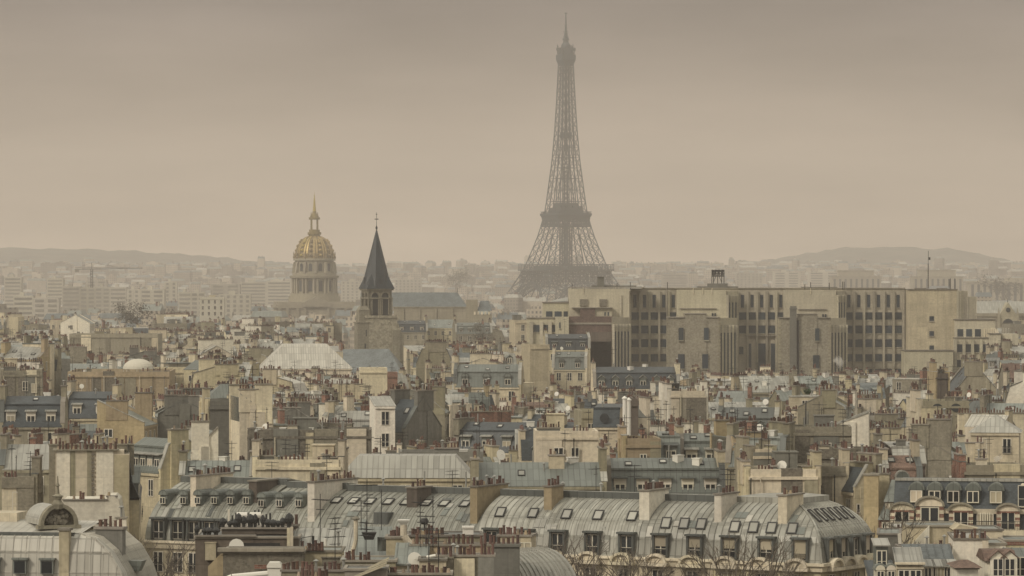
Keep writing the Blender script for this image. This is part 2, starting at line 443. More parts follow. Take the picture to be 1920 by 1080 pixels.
# ------------------------------------------------------------------ the iron tower
M['towerpaint'] = plain('tower_paint', (.020, .036, .050), .7, var=.05)
def iron_tower():
    d = 4100.0
    t = thing('lattice_tower', 'tall tapering iron lattice tower with three platforms and an antenna, rising through the haze', 'tower', (PX(1061, d), d, 0), R(28))
    A = [(0, 62.5), (30, 46.0), (57, 32.6), (71.5, 27.8), (88, 22.6), (102, 19.2), (118, 15.9), (143, 13.4), (171, 10.6), (200, 8.7), (226, 7.4), (265, 5.9), (277, 5.5)]
    Wd = [(0, 25), (57, 15.2), (71, 13.0), (88, 11.4), (115, 9.3), (143, 8.4), (171, 8.2), (190, 8.6), (277, 5.5)]
    a = lambda h: interp(h, A)
    w = lambda h: min(a(h), interp(h, Wd))
    levels = [0, 13, 26, 39, 50, 57, 68.5, 80, 91.5, 102, 109, 116, 128, 140, 152, 163, 173.5, 184, 194, 203.5, 213, 222, 231, 239.5, 248, 256, 263, 269, 274]
    for sx in (-1, 1):
        for sy in (-1, 1):
            mb = MB()
            def corners(h):
                o, i = a(h), a(h) - w(h)
                return [Vector((sx * o, sy * o, h)), Vector((sx * i, sy * o, h)), Vector((sx * i, sy * i, h)), Vector((sx * o, sy * i, h))]
            for lo, hi in zip(levels, levels[1:]):
                c0, c1 = corners(lo), corners(hi)
                th = 1.0 if hi < 60 else .9 if hi < 118 else .8
                dg = th * .52
                for k in range(4): mb.bar(c0[k], c1[k], th)
                for k in range(4):
                    k2 = (k + 1) % 4
                    mb.bar(c1[k], c1[k2], dg)
                    if lo >= 116 and k in (1, 2): continue
                    mb.bar(c0[k], c1[k2], dg); mb.bar(c0[k2], c1[k], dg)
                    if hi < 60:
                        m0, m1 = (c0[k] + c1[k]) / 2, (c0[k2] + c1[k2]) / 2
                        mb.bar(m0, m1, dg * .8)
            if True:   # masonry shoe under each leg
                pass
            mb.build('leg', 'towerpaint', t)
            s = MB(); s.frustum(sx * 50, sy * 50, 0, 14.5, 14.5, 4.5, 13.2, 13.2); s.build('masonry_base', 'stone', t)
    # bracing between the legs above the second platform, and the lift shaft up the middle
    mb = MB()
    for lo, hi in zip(levels, levels[1:]):
        if lo < 116: continue
        o = a(hi); i = max(a(hi) - w(hi), .01)
        for s in (-1, 1):
            mb.bar((-i, s * o, hi), (i, s * o, hi), .6); mb.bar((s * o, -i, hi), (s * o, i, hi), .6)
    for x in (-2.6, 2.6):
        for y in (-2.6, 2.6):
            mb.bar((x, y, 116), (x, y, 276), .62)
            mb.bar((y, x, 116), (y, x, 276), .5)
    z = 116
    while z < 274:
        for y in (-2.6, 2.6):
            mb.bar((-2.6, y, z), (2.6, y, z + 9), .34); mb.bar((2.6, y, z), (-2.6, y, z + 9), .34)
        z += 9
    mb.box(-4.6, -4.6, 194, 4.6, 4.6, 200)      # the changeover landing half way up
    mb.build('lift_shaft', 'towerpaint', t)
    # first platform
    mb = MB()
    def ring(h0, h1, o, i):
        for s in (-1, 1):
            mb.box(-o, min(s * o, s * i), h0, o, max(s * o, s * i), h1)
            mb.box(min(s * o, s * i), -i, h0, max(s * o, s * i), i, h1)
    ring(51.5, 52.5, 35.6, 33); ring(56.2, 57.6, 36.9, 13)
    ring(44.0, 45.2, 35.0, 33.6)
    n = 17
    for s in (-1, 1):
        for k in range(n):
            x0 = -34.6 + 69.2 * k / n; x1 = -34.6 + 69.2 * (k + 1) / n
            for (p0, p1) in (((x0, s * 35, 52.5), (x1, s * 35, 56.2)), ((x1, s * 35, 52.5), (x0, s * 35, 56.2)), ((x0, s * 34.6, 45), (x1, s * 34.8, 51.6)), ((x1, s * 34.6, 45), (x0, s * 34.8, 51.6)), ((x0, s * 34.8, 45), (x0, s * 34.8, 56))):
                mb.bar(p0, p1, .45); mb.bar((p0[1], p0[0], p0[2]), (p1[1], p1[0], p1[2]), .45)
    mb.build('first_platform', 'towerpaint', t)
    mb = MB()
    for s in (-1, 1):
        for k in range(23):
            x = -36.4 + 72.8 * k / 22
            mb.bar((x, s * 36.5, 57.6), (x, s * 36.5, 62.6), .4); mb.bar((s * 36.5, x, 57.6), (s * 36.5, x, 62.6), .4)
        mb.bar((-36.6, s * 36.5, 62.6), (36.6, s * 36.5, 62.6), .6); mb.bar((s * 36.5, -36.6, 62.6), (s * 36.5, 36.6, 62.6), .6)
        mb.bar((-36.6, s * 36.5, 59), (36.6, s * 36.5, 59), .35); mb.bar((s * 36.5, -36.6, 59), (s * 36.5, 36.6, 59), .35)
    mb.build('gallery', 'towerpaint', t)
    for s in (-1, 1):
        mb = MB(); mb.box(-13, s * 26 - 5, 57.6, 13, s * 26 + 5, 61.2); mb.build('pavilion', 'towerpaint', t)
        mb = MB(); mb.box(s * 26 - 5, -13, 57.6, s * 26 + 5, 13, 61.2); mb.build('pavilion', 'towerpaint', t)
    # the four great arches
    for q in range(4):
        mb = MB(); pr = None; N_ = 22
        for k in range(N_ + 1):
            ang = math.pi * k / N_
            off = [(r * math.cos(ang), -(a(9 + 33 * math.sin(ang)) - .8), 6 + rz_ * math.sin(ang)) for r, rz_ in ((37.0, 33.4), (40.5, 37.4))]
            if pr:
                for j in range(2): mb.bar(pr[j], off[j], 1.1)
                mb.bar(pr[0], off[1], .5); mb.bar(pr[1], off[0], .5)
                mb.bar(off[0], off[1], .5)
                if 4 < k < N_ - 3: mb.bar(off[1], (off[1][0], -34.4, 44.4), .45)
            pr = off
        mb.xform(Matrix.Rotation(q * math.pi / 2, 4, 'Z')).build('arch', 'towerpaint', t)
    # second platform
    mb = MB()
    def ring2(h0, h1, o, i):
        for s in (-1, 1):
            mb.box(-o, min(s * o, s * i), h0, o, max(s * o, s * i), h1)
            mb.box(min(s * o, s * i), -i, h0, max(s * o, s * i), i, h1)
    ring2(101.5, 103, 19.6, 18); ring2(109.5, 111, 18.6, 16.0)
    ring2(113.6, 115.6, 19.9, 6); 
    mb.add([(-17.9, -17.9, 110), (17.9, -17.9, 110), (17.9, 17.9, 110), (-17.9, 17.9, 110), (-19.7, -19.7, 113.6), (19.7, -19.7, 113.6), (19.7, 19.7, 113.6), (-19.7, 19.7, 113.6)],
           [(0, 1, 5, 4), (1, 2, 6, 5), (2, 3, 7, 6), (3, 0, 4, 7)])
    for s in (-1, 1):
        for k in range(16):
            x0 = -18 + 36 * k / 16; x1 = x0 + 36 / 16
            for p0, p1 in (((x0, s * 18.4, 103), (x1, s * 18.0, 109.5)), ((x1, s * 18.4, 103), (x0, s * 18.0, 109.5)), ((x0, s * 19.6, 115.6), (x0, s * 19.6, 117.4))):
                mb.bar(p0, p1, .5); mb.bar((p0[1], p0[0], p0[2]), (p1[1], p1[0], p1[2]), .5)
        mb.bar((-19.6, s * 19.6, 117.4), (19.6, s * 19.6, 117.4), .4); mb.bar((s * 19.6, -19.6, 117.4), (s * 19.6, 19.6, 117.4), .4)
    mb.build('second_platform', 'towerpaint', t)
    mb = MB(); mb.box(-13, -13, 115.6, 13, 13, 121.5); mb.box(-9.5, -9.5, 121.5, 9.5, 9.5, 126.5)
    for x in (-12, -5, 3, 11): mb.box(x - 1, -12, 121, x + 1.2, -9, 123.5)
    mb.build('upper_pavilion', 'towerpaint', t)
    mb = MB()   # central stairs and lifts between the two lower platforms, seen through the legs
    for x in (-4.6, -1.6, 1.6, 4.6):
        for y in (-4.6, 4.6): mb.bar((x, y, 57), (x, y, 103), 1.1)
    z = 58
    while z < 101:
        for y in (-4.6, 4.6):
            mb.bar((-4.6, y, z), (4.6, y, z + 4), .6); mb.bar((4.6, y, z), (-4.6, y, z + 4), .6)
        z += 4
    mb.build('lift_tower', 'towerpaint', t)
    # the summit
    mb = MB()
    mb.frustum(0, 0, 269, 5.6, 5.6, 275, 7.5, 7.5); mb.box(-7.6, -7.6, 275, 7.6, 7.6, 280.5)
    mb.frustum(0, 0, 280.5, 6.2, 6.2, 288, 5.6, 5.6)
    mb.build('third_platform', 'towerpaint', t)
    mb = MB(); rr = random.Random(3)
    for k in range(26):
        s = rr.choice((-1, 1)); x = rr.uniform(-6.6, 6.6)
        p = (x, s * 6.8, 281) if k % 2 else (s * 6.8, x, 281)
        mb.bar(p, (p[0], p[1], 281 + rr.uniform(3, 10.5)), .55)
        mb.box(p[0] - .8, p[1] - .8, 284 + rr.uniform(0, 3), p[0] + .8, p[1] + .8, 287.5)
    mb.build('aerials', 'towerpaint', t)
    mb = MB(); mb.lathe([(5.2, 288), (4.6, 291), (3.0, 293), (2.6, 295.5), (3.6, 295.6), (3.2, 297.4), (1.9, 298), (1.8, 303)], 12)
    mb.tube((0, 0, 303), (0, 0, 312), 1.35, 1.1, 8); mb.tube((0, 0, 312), (0, 0, 324.5), .8, .55, 8)
    for z in (298, 299.5, 304): mb.box(-2.2, -2.2, z, 2.2, 2.2, z + .5)
    mb.box(-1.9, -.3, 323.2, 1.9, .3, 323.8); mb.box(-.3, -1.9, 323.2, .3, 1.9, 323.8)
    mb.build('antenna', 'towerpaint', t)
iron_tower()

# ------------------------------------------------------------------ the golden dome
M['gold'] = plain('gilding', (.43, .325, .13), .5, .4, var=.02)
M['dullgold'] = plain('gilded_lead', (.23, .175, .085), .6, .25, var=.02)
M['domestone'] = plaster('dome_stone', (.33, .30, .235), .35)
M['dark'] = plain('dark_opening', (.035, .04, .045), .6, var=.2)
def golden_dome():
    d = 2730.0
    t = thing('domed_church', 'stone church with a gilded ribbed dome, lantern and needle spire in the haze', 'church', (PX(589.5, d), d, 0), R(6))
    g = MB(); g.box(-27, -27, 0, 27, 27, 27); g.box(-28, -28, 27, 28, 28, 29.2); g.box(-27, -27, 29.2, 27, 27, 31.4)
    for s in (-1, 1):
        for x in (8, 13, 20, 25.5): g.box(s * x - .8, -28.2, 4, s * x + .8, -27, 27)
    g.prism([(-9, 31), (9, 31), (0, 35.4)], -28.6, -20, 0, 'y'); g.box(-9.5, -28.8, 28, 9.5, -27, 31)
    g.build('wall', 'domestone', t)
    for x in (-17, 17, 0):
        w_ = MB(); w_.box(x - 2.1, -27.3, 12, x + 2.1, -26.9, 19); w_.lathe([(2.1, 0), (0, .1)], 3); w_.build('window', 'dark', t)
    g = MB()
    g.lathe([(18, 31), (18, 35), (16.8, 35), (16.8, 37.2), (14.0, 37.2), (14.0, 47.4), (16.9, 47.8), (17.3, 49.4), (15.2, 49.5), (15.2, 51.4), (13.2, 51.5), (13.2, 59.6), (14.6, 59.8), (14.6, 61.2), (13.2, 61.3)], 48)
    g.build('drum', 'domestone', t, smooth=False)
    for k in range(24):      # columns in pairs round the drum
        th = 2 * math.pi * (k // 2 + .5) / 12 + (.085 if k % 2 else -.085) + R(15)
        c = MB(); c.tube((15.3 * math.cos(th), 15.3 * math.sin(th), 37.2), (15.3 * math.cos(th), 15.3 * math.sin(th), 47.5), .72, .62, 8)
        c.build('column', 'domestone', t)
    for k in range(12):
        th = 2 * math.pi * k / 12 + R(15)
        e = Vector((math.cos(th), math.sin(th), 0)); q = Vector((-e.y, e.x, 0))
        w_ = MB()
        for (r, z0, z1, hw) in ((14.12, 38.5, 46, 1.35), ):
            P = [e * r - q * hw + Vector((0, 0, z0)), e * r + q * hw + Vector((0, 0, z0)), e * r + q * hw + Vector((0, 0, z1)), e * r - q * hw + Vector((0, 0, z1))]
            w_.poly(P); w_.poly([p + e * -.3 for p in P])
        w_.build('window', 'dark', t)
        w_ = MB(); arc = [e * 13.32 + q * (1.25 * math.cos(i * math.pi / 8)) + Vector((0, 0, 56.6 + 1.3 * math.sin(i * math.pi / 8))) for i in range(9)]
        w_.poly([e * 13.32 - q * 1.25 + Vector((0, 0, 52.4)), e * 13.32 + q * 1.25 + Vector((0, 0, 52.4))] + arc)
        w_.build('window', 'dark', t)
        th2 = th + R(15); e2 = Vector((math.cos(th2), math.sin(th2), 0))
        b = MB(); b.prism([(13.0, 51), (15.6, 51), (14.6, 58.4), (13.0, 59.4)], -.8, .8, 0, 'y').xform(Matrix.Rotation(th2, 4, 'Z')); b.build('scroll_buttress', 'domestone', t)
        s = MB(); s.lathe([(.55, 61.2), (.75, 62.2), (.3, 63.4), (.5, 64), (.12, 66)], 6, e2.x * 14.2, e2.y * 14.2); s.build('finial', 'dullgold', t)
    prof = [(13.25 * math.cos(u) ** .92, 61.2 + 16.0 * math.sin(u)) for u in [i * R(74) / 12 for i in range(13)]]
    g = MB(); g.lathe(prof, 48); g.build('dome', 'dullgold', t, smooth=True)
    for k in range(12):
        th = 2 * math.pi * (k + .5) / 12 + R(15)
        rb = MB()
        for (r0, z0), (r1, z1) in zip(prof, prof[1:]):
            for off in (-1, 1):
                ww = .078
                e0 = Matrix.Rotation(th + off * ww, 3, 'Z') @ Vector((r0 + .28, 0, 0)); e1 = Matrix.Rotation(th + off * ww, 3, 'Z') @ Vector((r1 + .28, 0, 0))
                rb.bar((e0.x, e0.y, z0), (e1.x, e1.y, z1), max(.3, r0 * .10), .5)
        rb.build('rib', 'gold', t)
        th = 2 * math.pi * k / 12 + R(15)
        tr = MB()
        for i in (1, 3, 5, 7, 8):
            r0, z0 = prof[i]; e = Vector((math.cos(th), math.sin(th), 0))
            s_ = .13 * r0 / 2 + .25
            c = e * (r0 + .15) + Vector((0, 0, z0 + .4))
            tr.lathe([(s_, -.5), (s_ * 1.1, .4), (s_ * .4, 1.1)], 6, c.x, c.y)
            for j in range(len(tr.v) - 18, len(tr.v)): tr.v[j] = (tr.v[j][0], tr.v[j][1], tr.v[j][2] + c.z)
        tr.build('trophy_ornament', 'gold' if k % 2 else 'dullgold', t)
    g = MB(); g.lathe([(4.0, 76.4), (4.0, 77.6), (4.7, 77.8), (4.7, 79.4), (3.7, 79.6), (3.7, 81.2), (2.0, 81.3)], 16); g.build('lantern_base', 'dullgold', t)
    for k in range(4):
        th = math.pi / 4 + k * math.pi / 2
        c = MB(); c.box(-.55, -.55, 0, .55, .55, 7.2); c.xform(Matrix.Translation((2.9 * math.cos(th), 2.9 * math.sin(th), 81.2))); c.build('lantern_pier', 'dullgold', t)
        c = MB(); c.lathe([(.5, 0), (.6, .8), (.2, 1.6), (.08, 3.6)], 6); c.xform(Matrix.Translation((3.2 * math.cos(th), 3.2 * math.sin(th), 89.6))); c.build('finial', 'dullgold', t)
    g = MB(); g.lathe([(3.8, 88.2), (3.9, 89.6), (2.7, 90.0), (2.3, 91.0), (1.5, 92.6), (1.2, 94)], 12); g.build('lantern_roof', 'dullgold', t)
    g = MB(); g.lathe([(1.15, 94), (.8, 98), (.42, 103), (.2, 104.2), (.5, 104.6), (.1, 105.4), (.07, 107.5)], 8); g.build('spire', 'gold', t)
golden_dome()

# ------------------------------------------------------------------ the church with the slate spire
def spire_church():
    d = 1210.0; k = d / F
    t = thing('abbey_church', 'old rubble stone church tower with a steep dark slate spire and twin arched belfry openings', 'church', (PX(706, d), d, 0), R(20))
    # local frame: front face looks a little left; origin under the spire
    a = 5.0
    mb = MB(); mb.box(-5.3, -5.3, 0, 5.3, 5.3, 34.6); mb.box(-5.6, -5.6, 34.6, 5.6, 5.6, 35.3)
    mb.build('tower_shaft', 'towerstone', t)
    mb = MB()
    mb.box(3.4, -6.3, 0, 5.9, -4.6, 31.0); mb.prism([(-6.3, 31), (-4.6, 31), (-4.6, 33)], 3.4, 5.9)
    mb.box(4.8, -6.0, 0, 7.4, -3.4, 29.0); mb.prism([(4.8, 29), (7.4, 29), (4.8, 33)], -6.0, -3.4, 0, 'y')
    mb.build('buttress', 'stone', t)
    mb = MB(); mb.box(4.8, 2.2, 0, 7.6, 5.8, 28.0); mb.prism([(4.8, 28), (7.6, 28), (4.8, 32)], 2.2, 5.8, 0, 'y'); mb.build('buttress', 'stone', t)
    mb = MB(); mb.box(-9.6, -6.4, 0, -5.2, -2.0, 33.0); mb.box(-8.9, -6.0, 33, -4.6, -2.4, 37.0); mb.box(-9.9, -6.6, 33.0, -4.6, -1.8, 33.4); mb.frustum(-6.75, -4.2, 37, 2.2, 1.9, 38.2, 1.2, 1.2)
    mb.build('stair_turret', 'stone', t)
    for (x, z0, z1, w_) in ((-6.6, 25.3, 26.8, .25), (-6.2, 29.0, 31.0, .22)):
        m2 = MB(); m2.box(x - w_, -6.45, z0, x + w_, -6.38, z1); m2.build('slit_window', 'dark', t)
    m2 = MB(); m2.box(.6, -5.36, 28.4, 1.5, -5.28, 29.7); m2.build('window', 'dark', t)
    m2 = MB(); m2.box(-.9, -5.38, 28.6, -.5, -5.28, 29.4); m2.build('window', 'dark', t)
    # belfry stage: wall with arched openings on each face, built as piers and arch heads
    b = MB(); b.box(-3.9, -3.9, 35.3, 3.9, 3.9, 43.2, 1)
    for q in range(4):
        f = MB()
        for (x0, x1) in ((-4.6, -3.55), (-.55, .55), (3.55, 4.6)): f.box(x0, -4.6, 35.3, x1, -3.8, 40.8)
        for c in (-2.05, 2.05):
            pts = [(c + 1.5 * math.cos(math.pi * i / 8), 40.8 + 1.5 * math.sin(math.pi * i / 8)) for i in range(9)]
            for (xa, za), (xb, zb) in zip(pts, pts[1:]):
                f.add([(xa, -4.6, za), (xb, -4.6, zb), (xb, -4.6, 43.2), (xa, -4.6, 43.2), (xa, -3.8, za), (xb, -3.8, zb), (xb, -3.8, 43.2), (xa, -3.8, 43.2)],
                      [(0, 1, 2, 3), (0, 4, 5, 1), (4, 7, 6, 5)])
            pts2 = [(c + 1.8 * math.cos(math.pi * i / 8), 40.8 + 1.8 * math.sin(math.pi * i / 8)) for i in range(9)]
            for (xa, za), (xb, zb) in zip(pts2, pts2[1:]): f.bar((xa, -4.7, za), (xb, -4.7, zb), .3, .3)
        for x in (-4.6, -.55, 3.55): f.box(x, -4.6, 40.8, x + 1.05 + (.05 if x == -.55 else 0), -3.8, 43.2)
        for x in (-4.9, -3.4, -.8, 0, .8, 3.4, 4.9): f.tube((x * .97, -4.75, 35.6), (x * .97, -4.75, 40.4), .16, n=6)
        f.box(-5.05, -5.05, 40.45, 5.05, -4.7, 40.8); f.box(-5.2, -5.2, 43.0, 5.2, -4.2, 43.6)
        b.join(f.xform(Matrix.Rotation(q * math.pi / 2, 4, 'Z')))
    b.build('belfry', ['stone', 'dark'], t)
    s = MB()
    e = 5.55
    s.add([(-e, -e, 43.5), (e, -e, 43.5), (e, e, 43.5), (-e, e, 43.5)], [(3, 2, 1, 0)])
    def octa(r, z): return [(r * math.cos(R(22.5 + 45 * i)) / math.cos(R(22.5)), r * math.sin(R(22.5 + 45 * i)) / math.cos(R(22.5)), z) for i in range(8)]
    prev = [(e if i in (0, 7, 1, 6) else -e, e if i in (0, 1, 2, 3) else -e, 43.5) for i in range(8)]
    base8 = octa(4.35, 47.2)
    prev = [(e, 2.4, 43.5), (2.4, e, 43.5), (-2.4, e, 43.5), (-e, 2.4, 43.5), (-e, -2.4, 43.5), (-2.4, -e, 43.5), (2.4, -e, 43.5), (e, -2.4, 43.5)]
    s.add(prev + base8, [(i, (i + 1) % 8, (i + 1) % 8 + 8, i + 8) for i in range(8)])
    s.add(base8 + [(0, 0, 62.2)], [(i, (i + 1) % 8, 8) for i in range(8)])
    for sx in (-1, 1):
        for sy in (-1, 1):
            s.add([(sx * e, sy * e, 43.5), (sx * 1.9, sy * e, 43.5), (sx * e, sy * 1.9, 43.5), (sx * 3.15, sy * 3.15, 48.0)], [(0, 1, 3), (0, 3, 2), (1, 2, 3)])
    s.build('spire', 'spireslate', t)
    for q in range(4):
        dm = MB(); dm.box(-.45, -5.1, 44.6, .45, -3.6, 46.0); dm.prism([(-.65, 46), (.65, 46), (0, 47.0)], -5.2, -3.4, 0, 'y'); dm.xform(Matrix.Rotation(q * math.pi / 2, 4, 'Z')); dm.build('spire_dormer', 'spireslate', t)
    c = MB(); c.tube((0, 0, 61.8), (0, 0, 66.9), .11, .07, 6); c.box(-.75, -.07, 64.7, .75, .07, 64.95); c.lathe([(.35, 61.7), (.45, 62.2), (.1, 62.9)], 8); c.box(-.3, -.06, 66.2, .3, .06, 66.4)
    c.build('cross', 'iron', t)
    for o in list(bpy.data.objects):
        if o.parent == t:
            k_ = .95 if o.name.split('.')[0] in ('tower_shaft', 'buttress') else .8
            o.scale = (k_, k_, 1)
    # nave roof running towards the camera and to the right, with a hipped end
    n = MB()
    def P(px, py, dd): 
        v = Vector((PX(px, dd), dd, PZ(py, dd))); return Matrix.Rotation(-R(20), 4, 'Z') @ (v - Vector((PX(706, d), d, 0)))
    r0, r1 = P(632, 655, 1206), P(729, 654, 1190); e0, e1, e2 = P(640, 703, 1186), P(756, 703, 1172), P(760, 690, 1206)
    b0 = P(610, 690, 1214)
    n.add([r0, r1, e1, e0], [(0, 1, 2, 3)]); n.add([r1, e2, e1], [(0, 1, 2)]); n.add([r0, e0, b0], [(0, 1, 2)]); n.add([r0, b0, e2, r1], [(0, 1, 2, 3)])
    n.build('roof', 'slategrey', t)
    w_ = MB()
    ring = [e0, e1, e2, b0]
    for i in range(4):
        p, q = ring[i], ring[(i + 1) % 4]
        w_.add([p, q, (q.x, q.y, 0), (p.x, p.y, 0)], [(0, 1, 2, 3)])
    w_.build('nave_wall', 'stone', t)
spire_church()

# ------------------------------------------------------------------ other large roofs in the haze
def px_box(mb, px0, px1, py0, py1, d, depth, m=0, base=None):
    """a box whose front face, at distance d, spans those picture columns and rows"""
    mb.box(PX(px0, d), d, base if base is not None else PZ(py1, d), PX(px1, d), d + depth, PZ(py0, d), m)
def slate_hall():
    d = 1640.0
    x0, x1 = PX(738, d), PX(876, d)
    t = thing('hall', 'long hall with a plain grey slate roof, right of the dark spire', 'hall', (x0, d, 0))
    W = x1 - x0; zr = PZ(548.5, d) ; ze = PZ(575, d)
    mb = MB(); mb.box(0, 0, 0, W, 16, ze - .4); mb.box(-.3, -.3, ze - .4, W + .3, 16.3, ze); mb.build('wall', 'domestone', t)
    rf = MB(); rf.add([(-14, 0, ze), (W, 0, ze), (W, 16, ze), (-14, 16, ze), (-14, 8, zr), (W - 4.2, 8, zr)], [(0, 1, 5, 4), (1, 2, 5), (2, 3, 4, 5), (3, 0, 4)]); rf.build('roof', 'slategrey', t)
    f = MB(); f.tube((W - 4.2, 8, zr), (W - 4.2, 8, zr + 2.1), .18, .08); f.build('finial', 'lead', t)
    for i in range(6):
        w_ = MB(); x = -10 + i * 6.8; w_.box(x, -.5, 5, x + .7, 0, ze - .6); w_.build('buttress', 'domestone', t)
    d2 = 1560.0
    x0 = PX(874, d2)
    t = thing('corner_house', 'tall house with steep grey roof and pale dormers beside the slate hall', 'house', (x0, d2, 0))
    W = PX(922, d2) - x0
    mb = MB(); mb.box(0, 0, 0, W, 12, PZ(590, d2)); mb.box(0, 0, PZ(590, d2), W * .45, 9, PZ(562, d2)); mb.build('wall', 'domestone', t)
    rf = MB(); rf.frustum(W * .72, 6, PZ(583, d2), W * .29, 6, PZ(564, d2), W * .16, 2); rf.build('roof', 'slategrey', t)
    for i in range(5):
        w_ = MB(); x = W * (.3 + .14 * i); w_.box(x, -.3, PZ(590, d2), x + .7, 1.5, PZ(583, d2) - .3); w_.build('dormer', 'pale', t)
slate_hall()
def gothic_church():
    d = 1420.0
    x0 = PX(1832, d); k = d / F
    t = thing('gothic_church', 'gothic church with a pale metal roof and a gabled transept holding a rose window', 'church', (x0, d, 0))
    W = PX(2010, d) - x0
    ze, zr = PZ(592, d), PZ(565, d)
    mb = MB(); mb.box(0, 0, 0, W, 14, ze); mb.box(-.2, -.3, ze - .3, W, 0, ze + .9); mb.build('wall', 'domestone', t)
    rf = MB(); rf.add([(0, 0, ze + .1), (W, 0, ze + .1), (W, 7, zr), (0, 7, zr), (0, 14, ze), (W, 14, ze)], [(0, 1, 2, 3), (3, 2, 5, 4), (0, 3, 4)]); rf.build('roof', 'zinclight', t)
    xc = PX(1889, d) - x0
    g = MB(); g.prism([(xc - 3.2, 0), (xc + 3.2, 0), (xc + 3.2, ze), (xc, PZ(567, d)), (xc - 3.2, ze)], -2, 7, 0, 'y'); g.build('transept', 'domestone', t)
    g = MB(); g.lathe([(.85, 0), (.85, .1)], 12); g.xform(Matrix.Translation((xc, -2.05, PZ(581, d))) @ Matrix.Rotation(R(90), 4, 'X')); g.build('rose_window', 'dark', t)
    g = MB(); g.poly([(xc - 2.2, -2.04, PZ(625, d)), (xc + 2.2, -2.04, PZ(625, d))] + [(xc + 2.2 * math.cos(i * math.pi / 8), -2.04, PZ(611, d) + 2.6 * math.sin(i * math.pi / 8)) for i in range(9)]); g.build('window', 'dark', t)
    for s in (-3.4, 3.4, 14, 20, 26):
        g = MB(); g.box(xc + s - .5, -2.6, 0, xc + s + .5, -1.5, ze - .5); g.frustum(xc + s, -2.05, ze - .5, .5, .5, ze + 3, .04, .04); g.build('pinnacle', 'domestone', t)
    f = MB(); f.tube((xc, 0, PZ(567, d)), (xc, 0, PZ(562, d)), .15, .06); f.build('finial', 'iron', t)
gothic_church()
def palace():
    d = 4600.0
    for (pa, pb, lab, top) in ((1560, 1652, 'pale flat-topped palace pavilion in the haze left of the tall mast', 508), (1712, 1806, 'pale flat-topped palace pavilion in the haze right of the tall mast', 507)):
        x0, x1 = PX(pa, d), PX(pb, d); W = x1 - x0
        t = thing('palace_pavilion', lab, 'palace', (x0, d, 0), group='palace pavilions in the haze')
        mb = MB(); mb.box(0, 0, 0, W, 40, PZ(519, d)); mb.box(-.6, -.6, PZ(519, d), W + .6, 40, PZ(518, d)); mb.box(W * .15, 4, PZ(518, d), W * .86, 36, PZ(top, d)); mb.box(W * .14, 3.4, PZ(top, d), W * .87, 36.6, PZ(top - 1.2, d)); mb.build('wall', 'domestone', t)
        for i in range(9):
            w_ = MB(); x = W * (i + .5) / 9; w_.box(x - 1.2, -.1, PZ(545, d), x + 1.2, .3, PZ(523, d)); w_.build('window', 'dark', t)
    x0, x1 = PX(1806, d), PX(2060, d); W = x1 - x0
    t = thing('palace_wing', 'long pale palace wing with a row of tall dark bays at the right edge', 'palace', (x0, d - 60, 0))
    mb = MB(); mb.box(0, 0, 0, W, 30, PZ(530, d)); mb.box(-1, -1, PZ(530, d), W, 30, PZ(527, d)); mb.box(W * .28, 3, PZ(527, d), W, 28, PZ(521, d)); mb.build('wall', 'domestone', t)
    for i in range(22):
        w_ = MB(); x = 4 + i * 7.0; w_.box(x - 1.5, -.15, PZ(572, d), x + 1.5, .3, PZ(533, d)); w_.build('window', 'dark', t)
palace()
def tower_crane():
    d = 3500.0
    t = thing('tower_crane', 'thin tower crane with a long level jib over the distant housing blocks', 'crane', (PX(172, d), d, 0))
    top = PZ(505, d)
    mb = MB()
    for x in (-.9, .9):
        for y in (-.9, .9): mb.bar((x, y, 0), (x, y, top), .45)
    z = 0
    while z < top - 2.5:
        mb.bar((-.9, -.9, z), (.9, -.9, z + 2.4), .3); mb.bar((.9, -.9, z), (-.9, -.9, z + 2.4), .3); z += 2.4
    mb.build('mast', 'iron', t)
    mb = MB(); mb.bar((-15, 0, top), (45, 0, top + 1.0), .5); mb.bar((-15, 0, top + 1.4), (45, 0, top + 1.8), .25); mb.build('jib', 'iron', t)
    mb = MB(); mb.box(-15, -1, top - 2.4, -11.5, 1, top + .2); mb.build('counterweight', 'cap', t)
    mb = MB(); mb.bar((0, 0, top), (0, 0, top + 6), .5); mb.bar((0, 0, top + 6), (25, 0, top + 1.5), .2); mb.bar((0, 0, top + 6), (-13, 0, top + 1), .2); mb.build('apex', 'iron', t)
tower_crane()
